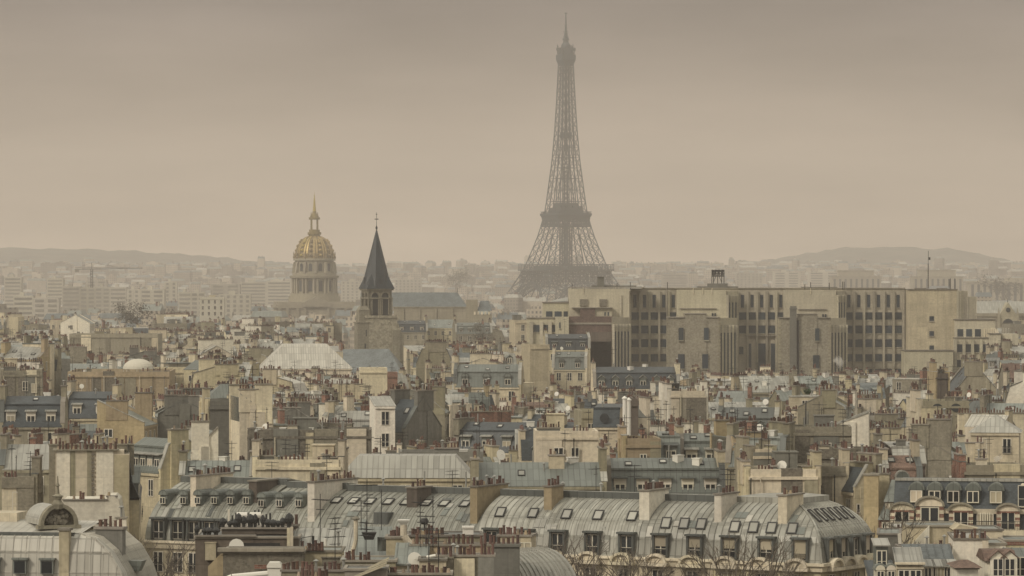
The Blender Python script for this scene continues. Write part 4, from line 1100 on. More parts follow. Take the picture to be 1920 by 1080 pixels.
def make_house(x, y, rz, W, D, eave, kind, wall, roof, rng, detail=2, party='LR', dormers=None, dkind=None, skylights=None, stacks=None,
               facade=None, gwin=None, rise=None, partym=None, clutter=1.0, label=None, group=None, name='house', base=0.0, pots=True, huts=None, cat='house', inset=None):
    t = thing(name, None, cat, (x, y, base), rz, group)
    e = eave - base; h = D / 2; w2 = W / 2
    if rise and kind == 'hip': pass
    p = profile(kind if kind != 'hip' else 'flat', D, e, rng, rise)
    zmax = max(z for _, z in p)
    # walls, with the gable ends up to the roof line
    mb = MB()
    mb.prism([(-h, 0), (h, 0)] + [q for q in p[::-1]], -w2, w2)
    if detail >= 1: mb.box(-w2 - .02, -h - .22, e - .38, w2 + .02, -h, e - .06)
    if kind == 'flat':
        for a in ((-w2, -h, w2, -h + .3), (-w2, h - .3, w2, h), (-w2, -h + .3, -w2 + .3, h - .3), (w2 - .3, -h + .3, w2, h - .3)):
            mb.box(a[0], a[1], e, a[2], a[3], e + .7)
    mb.build('wall', wall, t)
    # roof
    rb = MB(); over = .15
    if kind == 'hip':
        r = rise or rng.uniform(2.4, 4.0); zmax = e + r
        i = min(h, w2) * rng.uniform(.75, 1.0) if rng.random() < .7 else min(h, w2) * .4
        i = inset or i
        rx, ry = max(.05, w2 - i), max(.05, h - i)
        rb.frustum(0, 0, e + .004, w2 + .3, h + .3, zmax, rx, ry)
    elif kind == 'flat':
        rb.box(-w2 + .3, -h + .3, e + .01, w2 - .3, h - .3, e + .12)
    else:
        pl = [(p[0][0] - .22, p[0][1] - .1)] + p[1:-1] + [(p[-1][0] + .22, p[-1][1] - .1)]
        if kind == 'mono':
            pl = [(q[0], q[1]) for q in p]; pl[0] = (pl[0][0] - .22, pl[0][1] - .1)
        top = [(a, z + .12) for a, z in pl]
        bot = [(a, z + .02) for a, z in pl[::-1]]
        x0 = -w2 - (over if 'L' not in party else -.02); x1 = w2 + (over if 'R' not in party else -.02)
        rb.prism(top + bot, x0, x1)
        if kind in ('mansard', 'slant', 'curved') and detail >= 1:      # lead roll where the pitch breaks
            k = 1 if kind != 'curved' else 5
            a, z = p[k]; rb.box(x0, a - .16, z + .04, x1, a + .12, z + .26)
    rb.build('roof', roof, t)
    npot = 0; nst = 0
    # party walls with their chimney stacks
    pm = partym or wall
    for side in party:
        sx = -1 if side == 'L' else 1
        ext = rng.uniform(.3, .65)
        if kind in ('flat', 'hip'):
            pl = [(-h, 0), (h, 0), (h, e + 1.0), (-h, e + 1.0)]
        else:
            pl = [(-h - .12, 0), (h + .12, 0)] + [(q[0] + (.12 if q[0] > 0 else -.12), q[1] + ext) for q in p[::-1]]
        pw = MB(); T = .5
        xa = sx * w2 - T / 2 + sx * .06
        pw.prism(pl, xa, xa + T)
        for (ya, za), (yb, zb) in zip(pl[2:], pl[3:]):      # the coping along its top
            if abs(ya - yb) < .5: continue
            pw.bar((xa + T / 2, ya, za + .05), (xa + T / 2, yb, zb + .05), T + .2, .1, 1)
        for j in range(rng.choice((0, 1, 1, 2)) if detail >= 1 else 0):   # flues standing proud of the blank wall
            u = rng.uniform(-h * .7, h * .5); ww = rng.uniform(.7, 1.8)
            zt = min(prof_z(p, u), prof_z(p, u + ww)) + ext
            pw.box(min(xa + (T if sx > 0 else -.22), xa + (T + .22 if sx > 0 else 0)), u, 0, max(xa + (T if sx > 0 else -.22), xa + (T + .22 if sx > 0 else 0)), u + ww, zt)
        pw.build('party_wall', [pm, rng.choice(('cap', 'zinclight', 'zinclight', 'lead'))], t)
        ns = rng.choice((1, 1, 2)) if stacks is None else stacks
        for j in range(ns):
            L = rng.uniform(2.0, min(6.0, D * .6)); u = rng.uniform(-h * .45, h * .45) if ns == 1 else (-h * .42 if j == 0 else h * .38) + rng.uniform(-.5, .5)
            zt = (zmax if kind not in ('flat', 'hip') else e + 1) + rng.uniform(.5, 1.9)
            zt = max(zt, prof_z(p, u) + 1.2)
            chimney(t, xa + T / 2, u, (prof_z(p, u) if kind not in ('flat', 'hip') else e) - 1.0, zt, L, rng.uniform(.62, .85), rng, pm, 'y', None, detail, pots)
            nst += 1
    # dormers on the front slope
    nd = 0
    if kind in ('mansard', 'slant') and dormers != 0:
        n = dormers if dormers is not None else max(1, int(W / rng.uniform(2.5, 3.6)))
        dk = dkind or rng.choice(('hood', 'hood', 'gable', 'arch'))
        dm = ('zincblue' if rng.random() < .5 else 'frame' if rng.random() < .4 else 'zinc', rng.choice(('zinc', 'zinclight', 'lead')))
        if dkind == 'white': dk, dm = 'hood', ('frame', 'zinclight')
        hs = p[1][1] - e; dh = min(1.75, hs * .62)
        off = rng.uniform(-.2, .2)
        for i in range(n):
            xx = -w2 + W * (i + .5) / n + off
            if rng.random() < .06 and dormers is None: continue
            dormer(t, dk, xx, -h + .18, e + .35, 0, 1.35, round(dh, 1), 1.9, dm, detail, rng); nd += 1
    sk = skylights if skylights is not None else (rng.randrange(0, 4) if detail >= 1 else 0)
    if kind in ('gable', 'mansard', 'curved', 'mono', 'slant') and sk and D > 3:
        if kind == 'gable' or kind == 'mono': (a, za), (b, zb) = p[0], p[1]
        elif kind == 'curved': (a, za), (b, zb) = p[2], p[3]
        else: (a, za), (b, zb) = p[1], p[2]
        pitch = math.atan2(zb - za, b - a) if b - a > .3 else 0
        if b - a > .3:
            for i in range(sk):
                f = rng.uniform(.25, .6) if kind != 'curved' else .4
                xx = -w2 + W * (i + rng.uniform(.3, .7)) / sk
                skylight(t, xx, a + (b - a) * f, za + (zb - za) * f + .11, pitch, 0, .8, 1.1)
    # windows of the upper floors
    nf = facade if facade is not None else (2 if detail >= 2 else 1)
    if nf:
        n = max(1, int(W / rng.uniform(2.2, 2.9))); wk = rng.choice(('french', 'french', 'tall'))
        for f in range(nf):
            for i in range(n):
                window(t, wk, -w2 + W * (i + .5) / n, -h - .01, e - 2.75 - f * 3.1, 0, detail, rng, rail=(detail >= 2 and rng.random() < .5))
    ng = gwin if gwin is not None else rng.choice((0, 0, 0, 1, 2))
    for side in (-1, 1):
        for i in range(ng):
            sx = side * (w2 + (.33 if ('L' if side < 0 else 'R') in party else .01))
            window(t, rng.choice(('small', 'square', 'tall')), sx, rng.uniform(-h * .6, h * .6), e - rng.choice((1.6, 2.2, 4.6)), -side * -math.pi / 2, min(detail, 1), rng)
    # small things on the roof
    if detail >= 1:
        m = int(rng.uniform(0, 3.2) * clutter * (W / 10))
        for i in range(m):
            u = rng.uniform(-h * .5, h * .6); xx = rng.uniform(-w2 * .85, w2 * .85)
            vent(t, xx, u, prof_z(p, u) if kind != 'hip' else zmax - 1, rng)
        if rng.random() < .55 * clutter: aerial(t, rng.uniform(-w2 * .8, w2 * .8), rng.uniform(-.5, h * .5), zmax - .1, rng)
        if rng.random() < .3 * clutter:
            xx = rng.uniform(-w2 * .7, w2 * .7); u = rng.uniform(-h * .3, h * .3)
            chimney(t, xx, u, zmax - 2, zmax + rng.uniform(.6, 1.6), rng.uniform(.8, 2.2), .62, rng, rng.choice(('cream', 'pale', 'brick', 'grey')), rng.choice('xy'), None, detail); nst += 1
        if rng.random() < .12 * clutter: dish(t, rng.uniform(-w2 * .8, w2 * .8), -.3, zmax + .9, rng.uniform(-.6, .6), rng.uniform(.8, 1.3))
    if kind == 'flat':
        for i in range(huts if huts is not None else rng.choice((0, 1, 1, 2))):
            xx = rng.uniform(-w2 * .6, w2 * .6); ww = rng.uniform(1.2, min(3, w2)); u = rng.uniform(-h * .2, h * .5)
            hb = MB(); hz = rng.uniform(1.6, 2.8); hb.box(xx - ww / 2, u - 1, e, xx + ww / 2, u + 1.2, e + hz); hb.box(xx - ww / 2 - .12, u - 1.12, e + hz, xx + ww / 2 + .12, u + 1.32, e + hz + .12)
            hb.build('roof_hut', rng.choice(('pale', 'grey', 'cream')), t)
    f_ = []
    if nd: f_.append(f"{NUM[min(nd, 12)]} dormer{'s' if nd > 1 else ''}")
    elif nst: f_.append(f"{NUM[min(nst, 12)]} chimney stack{'s' if nst > 1 else ''}")
    desc = f"{WALLNAME.get(wall, 'plain')} {'gable-end ' if abs(math.sin(rz)) > .7 else ''}house with {ROOFNAME[roof]} {KINDNAME[kind]} roof" + (f" and {f_[0]}" if f_ else "")
    if label: t['label'] = label
    ex = abs(w2 * math.cos(rz)) + abs(h * math.sin(rz)); ey = abs(w2 * math.sin(rz)) + abs(h * math.cos(rz))
    HOUSES.append(dict(o=t, desc=desc, x=x, y=y, ex=ex, ey=ey, top=zmax + base, label=label))
    return t
# ------------------------------------------------------------------ the long row of curved zinc roofs in the foreground
HR = random.Random(21)
TH = R(26.8)
P0 = Vector((PX(270, 384), 384.0)); TV = Vector((math.cos(TH), -math.sin(TH))); NV = Vector((math.sin(TH), math.cos(TH)))
def s_of(px, yo=0.0):
    k = (px - 960.0) / F
    return (k * (P0.y + yo * NV.y) - P0.x - yo * NV.x) / (TV.x - k * TV.y)
def at_s(s, yo=0.0):
    p = P0 + TV * s + NV * yo
    return p
ZB = 20.75
def prof_round(a, hh, low, n=9):
    pts = [(0.0, ZB)]
    if low: pts.append((.22, ZB + low))
    y0, z0 = pts[-1]
    for i in range(1, n + 1):
        t = R(66) * i / n
        pts.append((y0 + a * (1 - math.cos(t)) / (1 - math.cos(R(66))), z0 + (hh - low) * math.sin(t) / math.sin(R(66))))
    return pts
def prof_at(pts, z):
    for (y0, z0), (y1, z1) in zip(pts, pts[1:]):
        if z0 <= z <= z1: return y0 + (y1 - y0) * (z - z0) / (z1 - z0), math.atan2(z1 - z0, y1 - y0)
    return pts[-1][0], 0
def row_section(label, pa, pb, a, hh, low, roofm, wallm='cream'):
    """one building of the row between two picture columns measured along its eaves"""
    s0, s1 = s_of(pa), s_of(pb)
    p = at_s(s0); L = s1 - s0
    t = thing('curved_roof_building', label, 'building', (p.x, p.y, 0), -TH, 'curved zinc roofs of the long row')
    pr = prof_round(a, hh, low)
    top = pr[-1]; D = 12.5
    mb = MB(); mb.prism([(.1, 0), (D, 0), (D, ZB + hh - 1.2), (top[0], ZB + hh - .4), (.1, ZB - .3)], .01, L - .01)
    mb.build('wall', wallm, t)
    c = MB(); c.prism([(-.45, ZB - .18), (-.45, ZB), (.2, ZB + .06), (.2, ZB - .75), (-.1, ZB - .75), (-.25, ZB - .35)], 0, L); c.build('cornice', 'pale', t)
    rb = MB(); prof = pr + [(top[0] + .02, top[1] + .55), (top[0] + .5, top[1] + .62), (D, top[1] - .2)]
    rb.prism(prof + [(y, z - .12) for y, z in prof[::-1]], 0, L)
    n = int(L / .62)
    for i in range(1, n):
        x = L * i / n
        for (y0, z0), (y1, z1) in zip(pr[:-1], pr[1:]): rb.bar((x, y0, z0), (x, y1, z1), .05, .11)
    for f in (.33, .62):           # a lapped joint across the sheets
        y, pt = prof_at(pr, ZB + hh * f); rb.bar((0, y, ZB + hh * f), (L, y, ZB + hh * f), .05, .05)
    rb.build('roof', roofm, t)
    rd = MB(); rd.box(0, top[0] - .05, top[1] - .05, L, top[0] + .2, top[1] + .6); rd.build('ridge_flashing', 'lead', t)
    return t, pr, s0, L
def sec_skylight(sec, px, py0, w=.95, h=1.12):
    t, pr, s0, L = sec
    z = PZ(py0, 366); y, pit = prof_at(pr, z)
    s = s_of(px, y); 
    skylight(t, s - s0, y - .05, z + .02, pit, 0, w, h)
def sec_dormer(sec, px, py0, z0=None):
    t, pr, s0, L = sec
    y = 1.0
    for _ in range(3):
        s = s_of(px, y); z = PZ(py0, at_s(s, y).y); y, pit = prof_at(pr, z)
    dormer(t, 'arch', s - s0, y - .2, z, 0, .82, .95, 2.4, ('zinc', 'zincblue'), 2, HR, 'square', blind=False)
def win_box(sec, px, z=None, kind='big', blind=False, red=False, arch=True):
    t, pr, s0, L = sec
    s = s_of(px) - s0
    def mk():
        mb = MB(); mb.box(-.95, -.2, 0, -.72, .9, 2.5).box(.72, -.2, 0, .95, .9, 2.5).box(-1.05, -.42, 2.5, 1.05, 1.3, 2.72).box(-.72, .1, 0, .72, .8, 2.5)
        return mb.mesh('window_surround', 'lead')
    o = inst('window_surround', lib('wbox', mk), t, (s, -.05, ZB + .1)); o.scale = (.82, 1, .8)
    q = window(o, 'big', 0, .08, .12, 0, 1, HR)
    if blind:
        b = MB(); b.box(-.66, -.04, .12 + (1.1 if blind == 'half' else .25), .66, .02, 2.42); b.build('blind', 'blind', o)
    r = MB()
    r.box(-.75, -.3, .85, .75, -.24, .92)
    for i in range(11): r.box(-.72 + i * .144 - .015, -.28, 0, -.72 + i * .144 + .015, -.25, .88)
    r.build('guard_rail', 'iron', o)
def pediment(sec, px, r=1.12):
    t, pr, s0, L = sec
    s = s_of(px) - s0
    if s < .8 or s > L - .8: return
    def mk():
        mb = MB(); n = 10
        out = [(r * math.cos(math.pi * i / n), .85 * math.sin(math.pi * i / n)) for i in range(n + 1)]
        inn = [(q * .78, z * .74) for q, z in out]
        for i in range(n):
            mb.add([(out[i][0], -.75, out[i][1]), (out[i + 1][0], -.75, out[i + 1][1]), (inn[i + 1][0], -.75, inn[i + 1][1]), (inn[i][0], -.75, inn[i][1]),
                    (out[i][0], .1, out[i][1]), (out[i + 1][0], .1, out[i + 1][1]), (inn[i + 1][0], -.4, inn[i + 1][1]), (inn[i][0], -.4, inn[i][1])], [(0, 1, 2, 3), (0, 4, 5, 1), (2, 6, 7, 3)])
        mb.poly([(q, -.42, z) for q, z in inn]); mb.box(-r - .12, -.78, -.3, r + .12, 0, -.02)
        return mb.mesh('arched_pediment', 'pale')
    inst('arched_pediment', lib('ped', mk), t, (s, 0, ZB - .42))
def sec_window_below(sec, px, kind='french', rail=True):
    t, pr, s0, L = sec
    s = s_of(px) - s0
    if .6 < s < L - .6: window(t, kind, s, -.02 + .1, ZB - 3.05, 0, 2, HR, rail=rail)
def slab_stack(sec, px, yf, yb, up, m, npots, T=.62, low=2.5, lib_front=True):
    """a party wall rising out of the curve, px where its front edge meets the roof"""
    t, pr, s0, L = sec
    s = s_of(px, yf) - s0; zt = pr[-1][1] + up
    mb = MB(); mb.box(-T / 2, yf, -low - 3.2, T / 2, yb, -.14); mb.box(-T / 2 - .12, yf - .12, -.14, T / 2 + .12, yb + .12, 0, 1)
    o = mb.build('party_wall', [m, 'cap'], t, (s, 0, zt))
    for i in range(npots):
        pot(o, HR.uniform(-.08, .08), yf + (yb - yf) * (i + .5) / npots, 0, HR)
    return o
A = row_section('blue-grey curved zinc roof with small arched dormers at the left end of the row', 272, 474, 6.6, 5.35, 0, 'zincrowdark')
B = row_section('short curved zinc roof with three arched dormers between brick stack and cream wall', 475, 590, 6.4, 5.1, 0, 'zincrowdark')
C_ = row_section('long grey-green curved zinc roof with a line of eight roof windows', 591, 893, 6.2, 4.95, 0, 'zincrowdark')
D_ = row_section('pale curved zinc roof with spaced roof windows above tall windows and bare trees', 894, 1195, 4.6, 5.0, 1.3, 'zincrow')
E_ = row_section('pale curved zinc roof with three close roof windows between two white walls', 1196, 1336, 4.6, 4.95, 1.3, 'zincrow')
for px in (311, 349, 376, 407, 437, 467): sec_dormer(A, px - 2, 946)
for px in (497, 531, 567): sec_dormer(B, px - 4, 951)
for px in (298, 334, 364, 393, 420, 446): win_box(A, px)
for px in (296, 333, 362, 398, 430): sec_window_below(A, px)
for px in (627, 659, 690, 724, 757, 796, 829, 868): sec_skylight(C_, px, 958)
for px in (610, 640, 900): pass
_d = MB(); _s = s_of(720, 1.6) - C_[2]; _d.box(_s - .75, .9, ZB + 1.6, _s + .75, 2.6, ZB + 3.3); _d.build('access_hatch', 'lead', C_[0])
for px in (936, 997, 1060, 1119, 1183): sec_skylight(D_, px, 972)
for px in (922, 985, 1046, 1111, 1175): win_box(D_, px)
for px in (915, 979, 1042, 1106, 1169): pediment(D_, px); sec_window_below(D_, px)
for px in (1247, 1281, 1313): sec_skylight(E_, px, 983)
for i, px in enumerate((1239, 1303)): win_box(E_, px, blind='half')
for px in (1233, 1298): pediment(E_, px); sec_window_below(E_, px)
def patches(sec, n, mats, seed):
    t, pr, s0, L = sec; rr = random.Random(seed)
    for i in range(n):
        z = ZB + rr.uniform(.4, 4.2); y, pit = prof_at(pr, z); w = rr.choice((.62, .62, 1.24)); h = rr.uniform(.5, 1.5)
        z2 = z + h * math.sin(pit) * .98
        y2, p2 = prof_at(pr, min(z2, pr[-1][1] - .05)); x = .62 * int(rr.uniform(1, L / .62 - 2))
        pit = math.atan2(min(z2, pr[-1][1] - .05) - z, max(.01, y2 - y))
        mb = MB(); mb.box(.04, 0, .0, w - .04, h, .045)
        o = mb.build('repair_sheet', rr.choice(mats), t, (x, y - .03, z)); o.rotation_euler = (pit, 0, 0)
patches(A, 9, ('zinclight', 'zincrow', 'lead', 'zinc'), 1); patches(B, 5, ('zinclight', 'zincrow', 'zinc'), 2); patches(C_, 16, ('zinclight', 'zincrow', 'lead', 'zinc'), 3)
patches(D_, 12, ('zincpale', 'zinclight', 'zincrowdark', 'zinc'), 4); patches(E_, 7, ('zincpale', 'zincrowdark', 'zinc'), 5)
slab_stack(A, 362, 1.9, 9, 1.0, 'pale', 14)
slab_stack(A, 474, 2.6, 8.6, .6, 'brown', 0, T=.9)
slab_stack(B, 583, .9, 9.4, 1.0, 'white', 16, T=.75)
slab_stack(C_, 772, 2.9, 5.8, .75, 'brown', 4, T=1.1)
slab_stack(C_, 888, 1.2, 7.6, 1.1, 'ochre', 13, T=.75)
slab_stack(D_, 1027, 2.1, 4.6, 1.2, 'ochre', 4, T=.8)
slab_stack(D_, 1208, 1.3, 5.6, 1.1, 'white', 8, T=1.0)
slab_stack(E_, 1346, 1.3, 5.2, 1.0, 'white', 5, T=.7)
for sec, ss in ((C_, (3, 7.5, 12)), (D_, (5, 9))):
    for s in ss: vent(sec[0], s, 8, sec[1][-1][1] + .3, HR)
for sec, ss in ((A, (4, 9)), (B, (3,)), (C_, (10,)), (D_, (8, 12)), (E_, (5,))):
    for s in ss: aerial(sec[0], s, 9, sec[1][-1][1], HR)

# the corner building whose roof turns round a curved hip
def corner_building():
    s0, s1 = s_of(1337), s_of(1540)
    p = at_s(s0); L = s1 - s0
    t = thing('curved_roof_building', 'pale curved zinc roof turning a corner with a hipped end of six narrow roof windows', 'building', (p.x, p.y, 0), -TH, 'curved zinc roofs of the long row')
    hh, low, a = 5.0, 1.3, 4.6
    pr = prof_round(a, hh, low)
    TA = R(84); L2 = 10.5
    u2 = Vector((math.cos(TA), math.sin(TA))); n2 = Vector((-math.sin(TA), math.cos(TA)))
    C0 = Vector((L, 0))
    mit = math.tan(TA / 2)
    def pts(y): return Vector((0, y)), Vector((L - y * mit, y)), C0 + u2 * L2 + n2 * y
    rb = MB()
    top = pr[-1]
    prof = pr + [(top[0] + .02, top[1] + .5)]
    rows = [[(q.x, q.y, z) for q in pts(y)] for y, z in prof]
    vs = [v for r in rows for v in r]
    fs = []
    for i in range(len(prof) - 1):
        for k in range(2): fs.append((i * 3 + k, i * 3 + k + 1, i * 3 + k + 4, i * 3 + k + 3))
    rb.add(vs, fs)
    q0, q1, q2 = rows[-1]
    rb.add([q0, q1, q2, (q2[0] - 4, q2[1] + 3, q2[2]), (0, 11, q2[2])], [(0, 1, 2, 3, 4)])
    def ribs(seg, n, ll):
        for i in range(1, n):
            f = i / n
            prev = None
            for y, z in pr:
                a_, b_, c_ = pts(y)
                if seg == 0:
                    x = L * f
                    if x > b_.x: break
                    v = Vector((x, y, z))
                else:
                    sd = L2 * f
                    lo = (b_ - (C0 + n2 * y)).dot(u2)
                    if sd < lo: break
                    w_ = C0 + u2 * sd + n2 * y; v = Vector((w_.x, w_.y, z))
                if prev is not None: rb.bar(prev, v, .05, .11)
                prev = v
    ribs(0, int(L / .62), L); ribs(1, int(L2 / .5), L2)
    prev = None
    for y, z in prof[:-1]:
        b_ = pts(y)[1]; v = Vector((b_.x, b_.y, z + .03))
        if prev is not None: rb.bar(prev, v, .16, .12)
        prev = v
    for f in (.33, .62):
        y, _ = prof_at(pr, ZB + hh * f); g = [Vector((q.x, q.y, ZB + hh * f)) for q in pts(y)]
        rb.bar(g[0], g[1], .05, .05); rb.bar(g[1], g[2], .05, .05)
    rb.build('roof', 'zincrow', t)
    w = MB(); e = C0 + u2 * L2
    e2 = e + n2 * 11
    w.add([(0, .1, 0), (L - .1, .1, 0), (e.x - .1, e.y, 0), (e2.x, e2.y, 0), (0, 12, 0), (0, .1, ZB - .05), (L - .1, .1, ZB - .05), (e.x - .1, e.y, ZB - .05), (e2.x, e2.y, ZB - .05), (0, 12, ZB - .05)],
          [(0, 1, 6, 5), (1, 2, 7, 6), (2, 3, 8, 7), (3, 4, 9, 8), (4, 0, 5, 9), (5, 6, 7, 8, 9)])
    # end wall under the roof at the far side
    ec = [(q[2][0], q[2][1], q[2][2]) for q in rows]
    w.add(ec + [(e2.x, e2.y, top[1]), (e2.x, e2.y, ZB - .05)], [tuple(range(len(ec) + 2))])
    w.build('wall', 'cream', t)
    c = MB()
    for o, z0, z1 in ((-.45, ZB - .25, ZB), (-.2, ZB - .75, ZB - .25)):
        g = [Vector((0, o)), Vector((L - o * mit, o)), C0 + u2 * L2 + n2 * o]
        gi = [Vector((0, .3)), Vector((L - .3 * mit, .3)), C0 + u2 * L2 + n2 * .3]
        c.add([(q.x, q.y, z) for z in (z0, z1) for q in g + gi], [(0, 1, 7, 6), (1, 2, 8, 7), (6, 7, 10, 9), (7, 8, 11, 10), (0, 3, 4, 1), (1, 4, 5, 2), (2, 5, 11, 8)])
    c.build('cornice', 'pale', t)
    sec = (t, pr, s0, L)
    for px in (1376, 1411, 1445, 1484): sec_skylight(sec, px, 986)
    for i, px in enumerate((1368, 1437, 1501)): win_box(sec, px, blind=('half', 'half', True)[i])
    for px in (1363, 1427, 1496): pediment(sec, px); sec_window_below(sec, px)
    patches(sec, 7, ('zincpale', 'zincrowdark', 'zinc'), 6)
    slab_stack(sec, 1467, 1.3, 5.2, 1.0, 'pale', 5, T=.85)
    for i in range(6):
        sd = 2.6 + i * 1.25; z = ZB + 3.55; y, pit = prof_at(pr, z)
        w_ = C0 + u2 * sd + n2 * (y - .06)
        skylight(t, w_.x, w_.y, z, pit, TA, .6, 1.6)
    for i in range(4):
        sd = 1.6 + i * 2.35; w_ = C0 + u2 * sd - n2 * .05
        o = inst('window_surround', LIB['wbox'], t, (w_.x, w_.y, ZB + .1), TA); o.scale = (.72, 1, .8)
        window(o, 'big', 0, .08, .12, 0, 1, HR)
        if i in (0, 1, 3):
            b = MB(); b.box(-.66, -.04, (1.1, .9, 0, .8)[i], .66, .02, 2.42); b.build('blind', 'blind', o)
        w2 = C0 + u2 * (sd + .4)
        inst('arched_pediment', LIB['ped'], t, (w2.x, w2.y, ZB - .42), TA)
        window(t, 'french', w2.x, w2.y, ZB - 3.05, TA, 2, HR, rail=True)
corner_building()

# ------------------------------------------------------------------ bare street trees in front of the row
def bare_tree(seed, spread=3.2):
    rr = random.Random(seed); mb = MB()
    def grow(p, d, L, r, lv):
        q = p + d * L
        if lv < 2: mb.tube(p, q, r, r * .72, 5 if lv < 1 else 4, 0, False)
        else: mb.tube(p, q, r, r * .7, 3, 0, False)
        if lv >= (6 if rr.random() < .7 else 5): return
        n = 2 if lv < 2 else rr.choice((2, 2, 3))
        for i in range(n):
            nd = (d + Vector((rr.uniform(-1, 1), rr.uniform(-1, 1), rr.uniform(-.15, .55))) * (.62 if lv else .45)).normalized()
            grow(q, nd, L * rr.uniform(.62, .86), max(.018, r * .64), lv + 1)
        if lv > 1 and rr.random() < .7:
            m = p + d * L * rr.uniform(.3, .8)
            nd = (d + Vector((rr.uniform(-1, 1), rr.uniform(-1, 1), .2))).normalized(); grow(m, nd, L * .5, max(.018, r * .48), lv + 2)
    for i in range(5):
        a = i * 1.26 + rr.random(); d = Vector((math.cos(a) * .42, math.sin(a) * .42, 1)).normalized()
        grow(Vector((0, 0, 0)), d, rr.uniform(2.2, 3.8), .19, 1)
    return mb
M['bark'] = plain('bark', (.12, .10, .08), .9, var=.1)
TREES = [bare_tree(s).mesh('crown', 'bark') for s in (3, 9, 14, 20)]
TRUNK = MB(); TRUNK.tube((0, 0, 0), (0, 0, 13.6), .34, .22, 8); TRUNK = TRUNK.mesh('trunk', 'bark')
TSPEC = [(1012, 1012, 352, 'bare tree left of the first tall pediment window of the pale roof'), (1070, 1004, 349, 'bare tree between two tall windows of the pale curved roof'), (1132, 1006, 350, 'bare tree before the third tall window of the pale roof'),
         (1190, 1028, 346, 'low bare tree below the white party wall'), (1322, 1000, 344, 'tall bare tree right of the half-blinded windows'), (1388, 1004, 342, 'bare tree before the shuttered attic windows'), (1452, 1008, 340, 'bare tree left of the wide beige blind'),
         (286, 1004, 372, 'bare tree before the cream wall at the left end of the row'), (348, 1012, 370, 'bare tree left of the dark brick stack under the curved roof'), (1640, 940, 372, 'bare tree in the gap right of the rounded zinc roof')]
for i, (px, py, d_, lab) in enumerate(TSPEC):
    zt = PZ(py, d_); 
    t = thing('bare_tree', lab, 'tree', (PX(px, d_), d_, 0), i * 1.3, 'bare trees along the street')
    me = TREES[i % 4]; hmax = max(v.co.z for v in me.vertices)
    k = (zt + .4 - 13.6) / hmax
    inst('trunk', TRUNK, t); inst('crown', me, t, (0, 0, 13.5), scale=(min(k, 1.05), min(k, 1.05), k))

